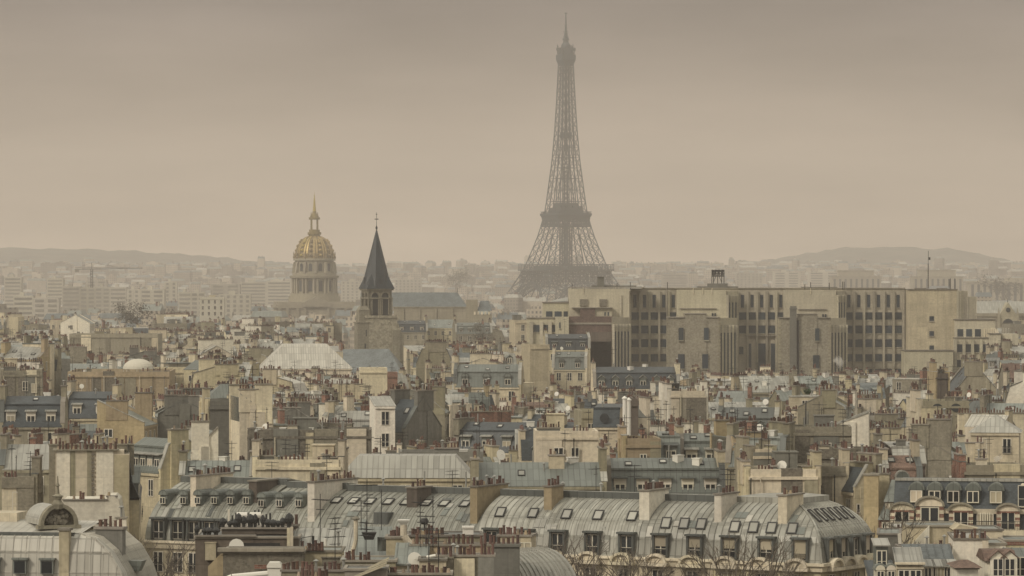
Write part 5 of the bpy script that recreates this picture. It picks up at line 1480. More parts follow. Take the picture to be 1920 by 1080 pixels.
# ------------------------------------------------------------------ the rounded roof and pediment at the lower left
def thing_part(t, loc, rz): return Matrix.Translation(loc) @ Matrix.Rotation(rz, 4, 'Z')
def left_corner():
    d = 296.0
    z1 = PZ(1002, d); x0 = PX(-60, d)
    t = thing('corner_building', 'pale zinc-clad building with a rounded corner roof, two square windows and a carved pediment', 'building', (PX(142, d), d, 0), R(-9))
    # local: the corner is at the origin, front runs to the left (-x), side runs back (+y)
    prof = [(0, z1 - 7.0), (.1, z1 - 4.2), (.35, z1 - 2.6), (.9, z1 - 1.3), (1.6, z1 - .5), (2.6, z1)]
    W, Dp = 16.0, 10.0
    rb = MB(); vs = []
    side = [(-2.6 * 1.6, 0), (-1.5, .1), (.2, .3), (2.2, .8), (3.6, 1.4), (4.7, 2.2)]
    n = len(prof)
    # front: near vertical panels; side: long quarter curve falling to the right
    qx = [4.3 * math.cos(R(a)) for a in (0, 18, 36, 54, 72, 90)]
    for i, (yo, z) in enumerate(prof):
        zz = z1 - 7.0 + 7.0 * math.sin(R((0, 18, 36, 54, 72, 90)[i]))
        fy = [0, .05, .15, .35, .7, 1.3][i]
        vs.append(((-W, fy, zz), (qx[i], fy, zz), (qx[i], Dp, zz)))
    flat = [v for r_ in vs for v in r_]
    fs = []
    for i in range(n - 1):
        for k in range(2): fs.append((i * 3 + k, i * 3 + k + 1, i * 3 + k + 4, i * 3 + k + 3))
    rb.add(flat, fs)
    for i in range(1, 24):      # seams on the curve
        y = 1.4 + (Dp - 1.4) * i / 24
        for j in range(n - 1): rb.bar((qx[j], y, vs[j][1][2]), (qx[j + 1], y, vs[j + 1][1][2]), .05, .1)
    for j in range(n - 1): rb.bar(vs[j][1], vs[j + 1][1], .2, .14)
    for i in range(1, 20):
        x = 4 - 20 * i / 20
        for j in range(n - 1):
            if x < qx[j + 1]: rb.bar((x, vs[j][0][1], vs[j][0][2]), (x, vs[j + 1][0][1], vs[j + 1][0][2]), .05, .1)
    for j in (2, 3): rb.bar(vs[j][0], vs[j][1], .08, .1)
    rb.build('roof', 'zincpale', t)
    tp = MB(); tp.add([(-W, 1.2, z1), (.1, 1.2, z1), (.1, Dp, z1 + .1), (-W, Dp, z1 + 1.0), (-W, 7, z1 + .75), (.1, 7, z1 + .6)], [(0, 1, 5, 4), (4, 5, 2, 3)]); tp.build('upper_roof', 'zincpale', t)
    gb = MB(); gb.box(-W, .95, z1 - .55, -.4, 1.35, z1 + .05); gb.build('gutter_band', 'lead', t)
    w = MB(); w.box(-W, .06, 0, 4.2, Dp, z1 - 7.0); w.box(-W + .2, 1.5, z1 - 7, -.2, Dp, z1 - .02); w.build('wall', 'cream', t)
    for px in (46, 93, -1):
        x = (px - 142) * d / F * 1.12
        o = MB(); o.box(x - .5, -.22, z1 - 3.0, x + .5, .4, z1 - 1.95); o.box(x - .6, -.34, z1 - 1.95, x + .6, .5, z1 - 1.8)
        o = o.build('window', 'zinc', t)
        g = MB(); g.box(x - .4, -.26, z1 - 2.92, x + .4, -.2, z1 - 2.05); g.build('pane', 'glass', o)
    fv = MB(); fv.frustum(3.6, 4.2, z1 - 3.0, .3, .45, z1 - 2.2, .62, .62); fv.build('roof_lantern', 'zinc', t)
    # chimneys on it
    def stk(px, pyt, pyb, wx, dy, m, np_, yy):
        x = (px - 142) * (d + 3) / F * 1.06; zt = PZ(pyt, d + yy)
        mb = MB(); mb.box(-wx / 2, -dy / 2, PZ(pyb, d) - zt - 1.2, wx / 2, dy / 2, -.18); mb.box(-wx / 2 - .12, -dy / 2 - .12, -.18, wx / 2 + .12, dy / 2 + .12, 0, 1)
        o = mb.build('chimney', [m, 'cap'], t, (x, yy, zt))
        for i in range(np_): pot(o, -wx / 2 + wx * (i + .7) / (np_ + .4), 0, 0, HR)
    stk(183, 987, 1065, 2.1, 1.0, 'grey', 5, 3.5); stk(120, 990, 1072, .75, .7, 'cream', 0, .4)
    # the carved arched pediment with its barrel roof
    ped = thing_part(t, ((88 - 142) * d / F, 3.0, 0), R(30)); px_, zc = 0.0, PZ(985, d + 3); ped = ped @ Matrix.Translation((0, 0, zc)) @ Matrix.Scale(.76, 4) @ Matrix.Translation((0, 0, -zc))
    r = 2.0
    g = MB(); N_ = 14
    for (r0, r1, y0, y1) in ((1.95, 1.6, -.4, .5),):
        for i in range(N_):
            a0, a1 = math.pi * i / N_, math.pi * (i + 1) / N_
            c = [(px_ + rr_ * math.cos(a), yy, zc + rr_ * 1.1 * math.sin(a)) for yy in (y0, y1) for rr_ in (r0, r1) for a in (a0, a1)]
            g.add(c, [(0, 1, 3, 2), (0, 4, 5, 1), (2, 3, 7, 6)])
    g.box(-2.2, -.5, zc - .35, 2.2, .6, zc); g.xform(ped); g.build('pediment_arch', 'stone', t)
    g = MB(); rr = random.Random(4)
    g.poly([(1.62 * math.cos(math.pi * i / 12), .3, zc + 1.78 * math.sin(math.pi * i / 12)) for i in range(13)])
    for i in range(46):
        a = math.pi * rr.random(); q = rr.uniform(.2, 1.3); s = rr.uniform(.12, .34)
        bx = MB(); bx.lathe([(s * .5, -s), (s, -s * .3), (s * .9, s * .4), (s * .3, s)], 6); bx.xform(Matrix.Translation((q * math.cos(a), .1, zc + .15 + q * .95 * math.sin(a))) @ Matrix.Rotation(rr.uniform(-1, 1), 4, 'Y')); g.join(bx)
    g.xform(ped); g.build('carving', 'rubble', t)
    g = MB(); g.lathe([(.5, 0), (.62, .5), (.38, .9), (.5, 1.2), (.62, 1.3), (.2, 1.5), (.14, 2.2), (.22, 2.35), (.1, 2.6), (.05, 3.3)], 8); g.xform(ped @ Matrix.Translation((-.1, 0, zc + 1.6))); g.build('finial', 'stone', t)
    g = MB(); g.prism([(1.85 * math.cos(math.pi * i / 12), zc + 1.9 * math.sin(math.pi * i / 12)) for i in range(13)], .5, 6.5, 0, 'y'); g.xform(ped); g.build('barrel_roof', 'zinclight', t)
    g = MB(); g.box(-W, 6, z1 + .5, -6.3, 9, z1 + 1.2); g.build('roof_hut', 'pale', t)
left_corner()

# ------------------------------------------------------------------ the great blank wall at the left
def blank_wall():
    d = 392.0; X0 = PX(104, d)
    t = thing('house', 'tall house with a great blank gable of pale plaster strips, above the carved pediment', 'house', (X0, d, 0), R(5))
    x = lambda px: PX(px, d) - X0
    z = lambda py: PZ(py, d)
    mb = MB(); mb.box(0, 0, 0, x(232), 12, z(845)); mb.box(x(212), -.1, 0, x(242), 12, z(852)); mb.build('wall', 'pale', t)
    for (a, b, m, dy) in ((106, 131, 'white', .1), (132, 141, 'beige', .12), (141, 163, 'pale', .1), (163, 172, 'beige', .14), (180, 212, 'white', .16), (213.5, 241, 'cream', .2)):
        s = MB(); s.box(x(a), -dy, 0, x(b), 0, z(846 if b < 213 else 853)); s.build('plaster_strip', m, t)
    s = MB()
    for i in range(30): s.box(x(171), -.2, z(846) - .4 - i * .42, x(177), -.14, z(846) - .2 - i * .42)
    s.build('toothed_quoin', 'rubble', t)
    c = MB(); c.box(-.3, -.35, z(845), x(222), 3, z(843)); c.box(x(90) - .1, 3.5, z(838), x(250), 5, z(835.5)); c.box(x(90), 3.6, 0, x(250), 4.9, z(838)); c.build('parapet', 'stone', t)
    rng = random.Random(6)
    for i in range(22): pot(t, x(108) + i * .27 + rng.uniform(-.1, .1), .5, z(843), rng)
    for i in range(18):
        pot(t, x(94) + i * .47 + rng.uniform(-.1, .1), 4.2, z(835.5), rng)
    r = MB(); r.add([(x(238), .3, z(836)), (x(247), .3, z(905)), (x(263), .2, z(940)), (x(263), 26, z(940)), (x(247), 26, z(905)), (x(238), 26, z(836))], [(0, 1, 4, 5), (1, 2, 3, 4)]); r.build('side_roof', 'slate', t)
    w = MB(); w.box(x(238), 1.0, 0, x(260), 26, z(940)); w.build('side_wall', 'cream', t)
    for i in range(5):
        window(t, 'french', x(260) + .02, 3 + i * 4.4, z(985), math.pi / 2, 2, rng, rail=True)
        dormer(t, 'gable', x(258), 3 + i * 4.4, z(938), math.pi / 2, 1.35, 1.6, 1.6, ('zincblue', 'zinc'), 2, rng)
    # the lower pale wall standing in front
    d2 = 380.0; X2 = PX(118, d2)
    t2 = thing('house', 'low white blank wall with a sloping right shoulder before the great gable', 'house', (X2, d2, 0), R(3))
    x2 = lambda px: PX(px, d2) - X2
    z2 = lambda py: PZ(py, d2)
    w = MB(); w.prism([(0, 0), (x2(238), 0), (x2(232), z2(1000)), (x2(222), z2(938)), (x2(214), z2(931)), (x2(203), z2(931)), (x2(203), z2(938)), (0, z2(938))], 0, 7, 0, 'y'); w.build('wall', 'white', t2)
    c = MB(); c.box(-.1, -.15, z2(938), x2(202), 1.0, z2(936.5)); c.build('coping', 'cap', t2)
    for px in (138, 150, 155, 189, 193): pot(t2, x2(px), .5, z2(936.5), rng)
    chimney(t2, x2(209), .6, z2(945), z2(930), .9, .8, rng, 'white', 'x', 3); chimney(t2, x2(228), -1.2, z2(990), z2(968), 1.0, .8, rng, 'white', 'x', 3)
blank_wall()

# ------------------------------------------------------------------ the slate mansard with brick-banded windows at the right
def slate_mansard():
    d = 401.0; X0 = PX(1674, d)
    t = thing('mansard_building', 'dark slate mansard with arched dormers above tall windows banded in red brick and stone', 'building', (X0, d, 0), R(-11))
    k = 1 / math.cos(R(11))
    x = lambda px: (PX(px, d) - X0) * k
    W = x(1985); ztop, zl, zb = PZ(899, d + 3.4), PZ(954, d), PZ(991, d)
    mb = MB(); mb.box(0, .3, 0, W, 12, zb); mb.prism([(.5, zb), (12, zb), (12, ztop - .3), (2.6, ztop - .3), (.9, zl)], .05, W); mb.build('wall', 'cream', t)
    r = MB(); r.prism([(.35, zb + .02), (.75, zl - .1), (.9, zl - .1), (.5, zb + .02)], 0, W); r.build('lower_roof', 'slate', t)
    r = MB(); r.prism([(.7, zl), (2.4, ztop), (12, ztop - .2), (12, ztop - .5), (2.5, ztop - .3), (.85, zl)], 0, W); r.build('upper_roof', 'slate', t)
    c = MB(); c.box(-.1, .25, zl - .42, W, .8, zl + .04); c.build('ledge', 'pale', t)
    c = MB(); c.box(0, 2.2, ztop - .05, W, 2.7, ztop + .22); c.build('ridge_flashing', 'zinclight', t)
    c = MB(); c.box(-.1, -.9, zb - .5, W, .6, zb); c.build('balcony', 'pale', t)
    rl = MB(); rl.box(-.1, -.85, zb + .85, W, -.78, zb + .92)
    for i in range(int(W / .16)): rl.box(i * .16, -.83, zb, i * .16 + .035, -.8, zb + .86)
    rl.build('railing', 'iron', t)
    rng = random.Random(2)
    for i, px in enumerate((1716, 1749.5, 1784, 1820, 1862)):
        dormer(t, 'arch', x(px), .95, zl + .55, 0, 1.42, 1.35, 2.2, ('zincblue', 'zinc'), 2, rng, 'square', blind=(i in (0, 4)))
    b = MB(); b.box(x(1908), .5, zl + .2, x(1926), 3, zl + 2.6); b.build('dormer', 'pale', t); window(t, 'big', x(1916), .48, zl + .3, 0, 2, rng)
    for i, (px, w_, big) in enumerate(((1691, 1.5, 0), (1742, 1.9, 1), (1799, 1.5, 0), (1885, 1.4, 0))):
        X_ = x(px); ht = 1.9 if not big else 2.3; hw = w_ / 2
        for s in (-1, 1):
            pier = MB()
            for j in range(6):
                z0 = zb + ht * j / 6; pier.box(X_ + s * (hw + .22) - .24, -.02 + .003 * (j % 2), z0, X_ + s * (hw + .22) + .24, .6, z0 + ht / 6, j % 2)
            pier.build('banded_pier', ['pale', 'brick'], t)
        n = 8
        hd = MB()
        R0 = hw + .5
        arc = [(X_ + R0 * math.cos(math.pi * j / n), zb + ht + (.75 if not big else 1.0) * math.sin(math.pi * j / n)) for j in range(n + 1)]
        hd.prism(arc, -.1, .7, 0, 'y')
        for (xa, za), (xb, zb_) in zip(arc, arc[1:]): hd.bar((xa, -.2, za), (xb, -.2, zb_), .32, .2, 1)
        hd.build('arched_head', ['pale', 'stone'], t)
        if not big:
            lb = MB(); lb.box(X_ - hw, -.13, zb + ht - .18, X_ + hw, -.1, zb + ht); lb.build('lintel', 'brick', t)
        q = window(t, 'big', X_, .0, zb + .02, 0, 2, rng, blind=False); q.scale = (w_ / 1.5, 1, ht / 2.3)
    q = window(t, 'wide', x(1843), .25, zb + .35, 0, 2, rng, blind=True); 
    aw = MB()
    for j in range(5): aw.box(x(1834) + j * .23, .05, zb + .3, x(1834) + j * .23 + .1, .1, zb + 1.7)
    aw.build('slatted_screen', 'frame', t)
    # the small zinc wing and tall cream chimney wall on its left
    g = MB(); g.add([(-1.6, .6, zl - 1.2), (-.05, .6, zl - 1.2), (-.05, 2.6, zl + .9), (-.9, 2.6, zl + .9)], [(0, 1, 2, 3)]); g.add([(-1.1, 1.4, ztop - 2.2), (-.02, 1.4, ztop - 2.2), (.4, 3.0, ztop), (-.4, 3.0, ztop)], [(0, 1, 2, 3)]); g.build('side_roof', 'zinc', t)
    g = MB(); g.box(-1.5, .9, 0, -.06, 8, zl - 1.2); g.box(-.9, 1.7, zl - 1.2, -.06, 8, ztop - 2.2); g.build('side_wing', 'brick', t)
    window(t, 'small', -.8, .88, zl - 2.4, 0, 2, rng); window(t, 'small', -.5, 1.68, ztop - 3.3, 0, 2, rng)
    chimney(t, -2.3, 1.4, zb - 6, PZ(889, d + 1), 1.5, 1.1, rng, 'ochre', 'x', 0, 2, False); chimney(t, -1.6, 3.4, zb - 6, PZ(887, d + 3), 1.9, 1.0, rng, 'cream', 'x', 5)
slate_mansard()
# ------------------------------------------------------------------ the jumble of roofs at the bottom of the picture
FR = random.Random(31)
def roofscape(label, px0, px1, pyt, d, D, wall, rz=0.0, roof='zinc', kind='flat', cat='house', top_cap=True, pots=0, slope=2.0):
    x0 = PX(px0, d); W = PX(px1, d) - x0; zt = PZ(pyt, d)
    t = thing('house', label, cat, (x0, d, 0), rz, 'jumbled roofs in the foreground')
    mb = MB()
    if kind == 'flat':
        mb.box(0, 0, 0, W, D, zt - .16); mb.build('wall', wall, t)
        if top_cap:
            c = MB(); c.box(-.12, -.14, zt - .16, W + .12, .5, zt); c.box(-.12, D - .4, zt - .16, W + .12, D + .1, zt); c.box(-.12, .5, zt - .16, .12, D - .4, zt); c.box(W - .12, .5, zt - .16, W + .12, D - .4, zt); c.build('coping', 'cap', t)
            r = MB(); r.box(.12, .5, zt - .15, W - .12, D - .4, zt - .1); r.build('roof', roof, t)
        else:
            r = MB(); r.box(-.1, -.1, zt - .15, W + .1, D + .1, zt); r.build('roof', roof, t)
    else:
        mb.prism([(0, 0), (D, 0), (D, zt - .1), (0, zt - slope - .1)], 0, W); mb.build('wall', wall, t)
        r = MB(); r.prism([(-.25, zt - slope - .15), (D, zt), (D, zt + .12), (-.25, zt - slope - .02)], -.15, W + .15)
        n = max(2, int(W / .62))
        for i in range(n + 1):
            xx = W * i / n; r.bar((xx, -.25, zt - slope), (xx, D, zt + .14), .05, .1)
        r.build('roof', roof, t)
    for i in range(pots):
        if FR.random() < .08: continue
        pot(t, W * (i + .5) / pots + FR.uniform(-.05, .05), .2, zt, FR)
    x = lambda px, dd=0: PX(px, d + dd) - x0
    z = lambda py, dd=0: PZ(py, d + dd)
    return t, x, z, W, zt
def pipe(t, pts, r, m='metal', name='flue_pipe', n=7):
    mb = MB()
    for a, b in zip(pts, pts[1:]): mb.tube(a, b, r, n=n)
    return mb.build(name, m, t)
# dark roof terrace
t, x, z, W, zt = roofscape('dark brick roof terrace with planters and white awnings before the curved roof', 366, 560, 1006, 318, 9, 'brown', .02, 'lead')
c = MB(); c.box(x(366), -.3, z(1006), x(480), .3, z(1003)); c.box(x(410), 2.6, z(996), x(545), 8, z(993)); c.build('parapet', 'cap', t)
c = MB(); c.box(x(412), 2.8, z(1006), x(545), 8, z(996)); c.build('upper_terrace', 'brown', t)
for i in range(17):
    px = 372 + i * 10.4 + FR.uniform(-3, 3); up = px > 412; y0 = 3.0 if up else .0
    m = MB(); s = FR.uniform(.18, .34); h_ = FR.uniform(.35, .8); zz = z(993) if up else z(1003)
    m.lathe([(s * .6, 0), (s * .7, h_ * .4), (s * 1.1, h_ * .55), (s * 1.3, h_ * .9), (s * .8, h_ * 1.3), (.03, h_ * 1.5)], 7, x(px), y0); m.v = [(a, b, c_ + zz) for a, b, c_ in m.v]
    m.build('planter', 'iron', t)
for (a, b) in ((438, 458), (463, 484)):
    m = MB(); m.tube((x(a), 5, z(973)), (x(b), 5, z(973)), .24, n=8); m.bar((x(a), 5, z(973)), (x(a), 5, z(993)), .06); m.bar((x(b), 5, z(973)), (x(b), 5, z(993)), .06); m.build('rolled_awning', 'whitemetal', t)
for i in range(12):
    m = MB(); px = 420 + i * 7.2; m.box(x(px), 5.5, z(993), x(px + FR.uniform(2, 4)), 5.7, z(993) + FR.uniform(.6, 1.3)); m.build('garden_furniture', 'iron' if i % 3 else 'frame', t)
m = MB(); m.box(x(385), -.35, z(1050), x(405), .0, z(1018)); m.box(x(384), -.4, z(1018), x(406), .05, z(1016)); m.build('chimney', 'cream', t)
m = MB(); m.box(x(462), 1.0, z(1015), x(540), 1.06, z(1013))
for i in range(20): m.bar((x(462 + i * 4), 1, z(1024)), (x(462 + i * 4), 1, z(1012)), .04)
m.box(x(440), -.25, z(1030), x(525), -.15, z(1018)); m.build('railing', 'iron', t)
m = MB(); m.lathe([(.02, 0), (.5, .06), (.62, .2)], 12); m.xform(Matrix.Translation((x(444), -.6, z(1024))) @ Matrix.Rotation(R(80), 4, 'X')); m.build('satellite_dish', 'whitemetal', t)
for px in (541, 547):
    m = MB(); m.box(x(px) - .12, -.5, z(1040), x(px) + .12, -.2, z(990 if px == 541 else 988)); m.build('flue_pipe', 'pale', t)
ct = chimney(t, x(530), 5, z(1000), z(990), 2.2, .7, FR, 'brown', 'x', 6)
# rubble wall with slab coping, vent box and white duct
t, x, z, W, zt = roofscape('rubble stone wall with a thick pale slab coping and a white boxy vent before it', 418, 568, 1034, 306, 6, 'rubble', .0, 'lead')
c = MB(); c.box(-.4, -.4, zt, W + .1, .4, zt + .28); c.build('slab_coping', 'concrete', t)
m = MB(); m.prism([(x(390), z(1090)), (x(418), z(1090)), (x(418), z(1042)), (x(412), z(1040)), (x(390), z(1062))], .0, 3, 0, 'y'); m.build('ochre_patch', 'ochre', t)
m = MB(); m.box(x(505), -2.6, z(1090), x(530), -1.5, z(1060)); m.prism([(x(504), z(1060)), (x(531), z(1060)), (x(531), z(1054)), (x(527), z(1050)), (x(508), z(1050)), (x(504), z(1056))], -2.7, -1.4, 0, 'y'); m.build('vent_box', 'whitemetal', t)
pipe(t, [(x(425), -3, z(1084)), (x(440), -3, z(1077)), (x(505), -2.4, z(1072))], .26, 'whitemetal', 'duct', 9)
m = MB(); m.box(x(478), -.6, z(1066), x(505), -.4, z(1058)); m.build('brick_course', 'brick', t)
# cream wall and striped zinc roof
t, x, z, W, zt = roofscape('striped light zinc roof with thin flue pipes left of the bent white flue', 545, 680, 1003, 316, 7, 'pale', -.03, 'zinclight', 'mono', slope=1.9)
for px, h_ in ((566, 1018), (578, 1016), (582, 1018)): pot(t, x(px), .2, z(1030), FR)
pipe(t, [(x(588), -.5, z(1062)), (x(588), -.5, z(1004))], .11, 'iron'); pipe(t, [(x(588), -.5, z(1016)), (x(608), -.3, z(1026))], .04, 'iron', 'stay'); pipe(t, [(x(566), -.5, z(1040)), (x(566), -.5, z(1008)), (x(588), -.5, z(1004))], .03, 'iron', 'stay')
pipe(t, [(x(610), .2, z(1030)), (x(610), .2, z(1010))], .12, 'whitemetal'); vent(t, x(632), 1.4, z(1018), FR, 0)
t, x, z, W, zt = roofscape('cream wall under the striped zinc roof with a stained rubble patch', 569, 640, 1032, 309, 5, 'cream', .0, 'zinc')
m = MB(); m.box(x(604), -.4, z(1090), x(642), .0, z(1046)); m.box(x(602), -.5, z(1046), x(644), .1, z(1043.5)); m.build('rubble_patch', 'rubble', t)
for i in range(6): pot(t, x(574 + i * 6), -.2, zt, FR)
aerial(t, x(627), 1, zt, FR); aerial(t, x(598), 2, zt, FR)
# low row of pots along the very bottom
t, x, z, W, zt = roofscape('low parapet with two lines of small clay pots at the bottom edge', 528, 648, 1068, 296, 3, 'beige', .0, 'lead', pots=14)
m = MB(); m.box(x(558), -1.6, 0, x(622), -.9, z(1078)); m.build('lower_parapet', 'stone', t)
for i in range(9): pot(t, x(562 + i * 6.4), -1.2, z(1078), FR)
# dark glazed ridge cutting across
t, x, z, W, zt = roofscape('dark glazed skylight slope with pale bars at the bottom edge', 646, 724, 1066, 292, 4, 'concrete', .0, 'lead')
m = MB(); m.add([(x(640), -1.5, z(1092)), (x(724), -1.5, z(1058)), (x(728), 1.5, z(1050)), (x(664), 1.5, z(1082))], [(0, 1, 2, 3)]); m.build('glazing', 'glass', t)
m = MB()
for f in (0, .33, .66, 1): m.bar((x(640 + 24 * f), -1.5 + 3 * f, z(1091 - 10 * f)), (x(724 + 4 * f), -1.5 + 3 * f, z(1057 - 8 * f)), .12)
m.build('glazing_bar', 'pale', t)
t, x, z, W, zt = roofscape('grey parapet with a few red pots and a rubble corner left of the zinc slope', 640, 742, 1050, 303, 5, 'beige', .0, 'zinc', pots=0)
for px in (650, 655, 662, 676, 684, 691): pot(t, x(px), .1, zt, FR)
aerial(t, x(628), .2, zt - 1, FR); aerial(t, x(686), .3, zt, FR)
# zinc slope with funnel-shaped cowl
t, x, z, W, zt = roofscape('mottled zinc slope with a dark funnel-shaped cowl and thin aerials', 668, 732, 1002, 314, 8, 'beige', .03, 'zinc', 'mono', slope=2.1)
m = MB(); m.frustum(x(692), .2, z(1012), .35, .35, z(998), .6, .5); m.build('funnel_cowl', 'iron', t)
pipe(t, [(x(660), .3, z(1040)), (x(667), .3, z(1014)), (x(667), .3, z(975))], .17, 'pale'); m = MB(); m.lathe([(.3, 0), (.34, .1), (.05, .3)], 8); m.xform(Matrix.Translation((x(667), .3, z(975)))); m.build('flue_cap', 'cap', t)
pipe(t, [(x(716), .6, z(1034)), (x(716), .6, z(1008))], .38, 'zincblue', 'water_tank', 10)
aerial(t, x(677), .5, z(995), FR); aerial(t, x(688), .5, z(1002), FR); aerial(t, x(715), .4, z(995), FR)
# bent white flue and its stack
t, x, z, W, zt = roofscape('stout cream stack with a bent pale flue and red pots', 724, 762, 1006, 311, 3.0, 'cream', .0, 'lead')
for px in (733, 738, 744, 749): pot(t, x(px), .8, zt, FR)
pipe(t, [(x(757), -.3, z(982)), (x(757), -.3, z(1004)), (x(770), -.3, z(1020)), (x(773), -.3, z(1046))], .27, 'pale', 'bent_flue', 9)
m = MB(); m.lathe([(.3, -.3), (.62, .02), (.66, .12), (.2, .16)], 4, a0=R(45)); m.xform(Matrix.Translation((x(757), -.3, z(977)))); m.build('flue_cowl', 'whitemetal', t)
m = MB(); m.box(x(771), -.5, z(1060), x(787), .4, z(1024)); m.build('brick_stack', 'rubble', t)
t, x, z, W, zt = roofscape('small grey zinc lean-to roof below the bent flue beside a satellite dish', 742, 800, 1030, 304, 6, 'pale', .0, 'zinc', 'mono', slope=1.1)
dish(t, x(777), -.8, z(1048), .3, 1.25)
# the long wall with its line of red pots, and the tier below it
t, x, z, W, zt = roofscape('long stained wall crowned by a line of tall red pots before the curved roof', 770, 974, 1020, 309, 2.2, 'ochre', .0, 'lead', pots=24)
m = MB(); m.box(x(922), -.35, 0, x(974.5), -.0, zt - .2); m.box(x(921), -.5, zt - .2, x(976), .0, zt + .02); m.build('end_wall', 'grey', t)
m = MB(); m.box(x(908), -.2, 0, x(921), -.0, zt - .2); m.build('plaster_strip', 'cream', t)
for px in (788, 799, 812): aerial(t, x(px), -.4, zt - .5, FR)
t, x, z, W, zt = roofscape('lower stained wall with a line of short clay pots under the tall red ones', 820, 926, 1040, 303, 2.2, 'stone', .0, 'lead', pots=16)
m = MB(); m.box(x(896), -.25, 0, x(926.5), 0, zt - .2); m.build('plaster_strip', 'grey', t)
m = MB(); m.box(x(851), -.2, 0, x(890), 0, z(1047)); m.build('peeling_plaster', 'pale', t)
m = MB(); m.box(x(832), -.7, 0, x(850), 0, z(1046)); m.box(x(831), -.8, z(1046), x(851), .05, z(1043)); m.build('chimney', 'stone', t)
pot(t, x(845), -.4, z(1043), FR)
t, x, z, W, zt = roofscape('beige parapet with a line of small pots beside the satellite dish', 722, 846, 1074, 296, 3, 'beige', .0, 'lead', pots=16)
aerial(t, x(804), .2, zt, FR); aerial(t, x(822), .3, zt, FR)
t, x, z, W, zt = roofscape('cream wall with peeling render and a vent pipe below the long line of pots', 786, 836, 1048, 300, 3, 'cream', .0, 'lead')
pipe(t, [(x(800), -.4, z(1044)), (x(817), -.4, z(1041))], .12, 'whitemetal')
t, x, z, W, zt = roofscape('terrace behind the red pots with a white roof box', 766, 905, 1003, 322, 5, 'beige', .04, 'lead', pots=0)
for i in range(12): pot(t, x(774 + i * 5), .4, zt, FR)
m = MB(); m.box(x(868), .3, zt - .2, x(888), 1.2, zt + .5); m.box(x(867), .2, zt + .5, x(889), 1.3, zt + .66); m.build('roof_box', 'whitemetal', t)
m = MB(); m.lathe([(.25, 0), (.36, .25), (.25, .5)], 10); m.xform(Matrix.Translation((x(796), .5, z(984)))); m.tube((x(796), .5, z(1003)), (x(796), .5, z(984)), .07); m.build('ball_cowl', 'iron', t)
t, x, z, W, zt = roofscape('short pale wall with a slanting line of red pots right of the long pot wall', 934, 996, 1002, 318, 2.4, 'cream', -.18, 'lead', pots=9)
window(t, 'french', W - .5, -.03, zt - 2.6, 0, 2, FR)
# ribbed metal vault at the bottom
def vault():
    d = 314.0; x0 = PX(912, d)
    t = thing('vaulted_roof', 'ribbed pale metal vault curving down to the right at the bottom edge', 'roof', (x0, d, 0), R(-50))
    z1 = PZ(1032, d); n = 14
    poly = [(4.4 * math.sin(R(90) * i / n), z1 - 3.6 * (1 - math.cos(R(90) * i / n))) for i in range(n + 1)]
    mb = MB(); mb.prism([(-.4, z1 - 8), (-.4, z1)] + poly + [(poly[-1][0], z1 - 8)], 0, 6, 0, 'y'); 
    for k in range(13):
        y = .05 + k * .46
        for (a, za), (b, zb) in zip(poly, poly[1:]): mb.bar((a, y, za), (b, y, zb), .07, .16)
    mb.build('metal_sheeting', 'zinclight', t)
    w = MB(); w.box(-.3, .1, 0, 4.2, 5.9, z1 - 7.9); w.build('wall', 'beige', t)
vault()

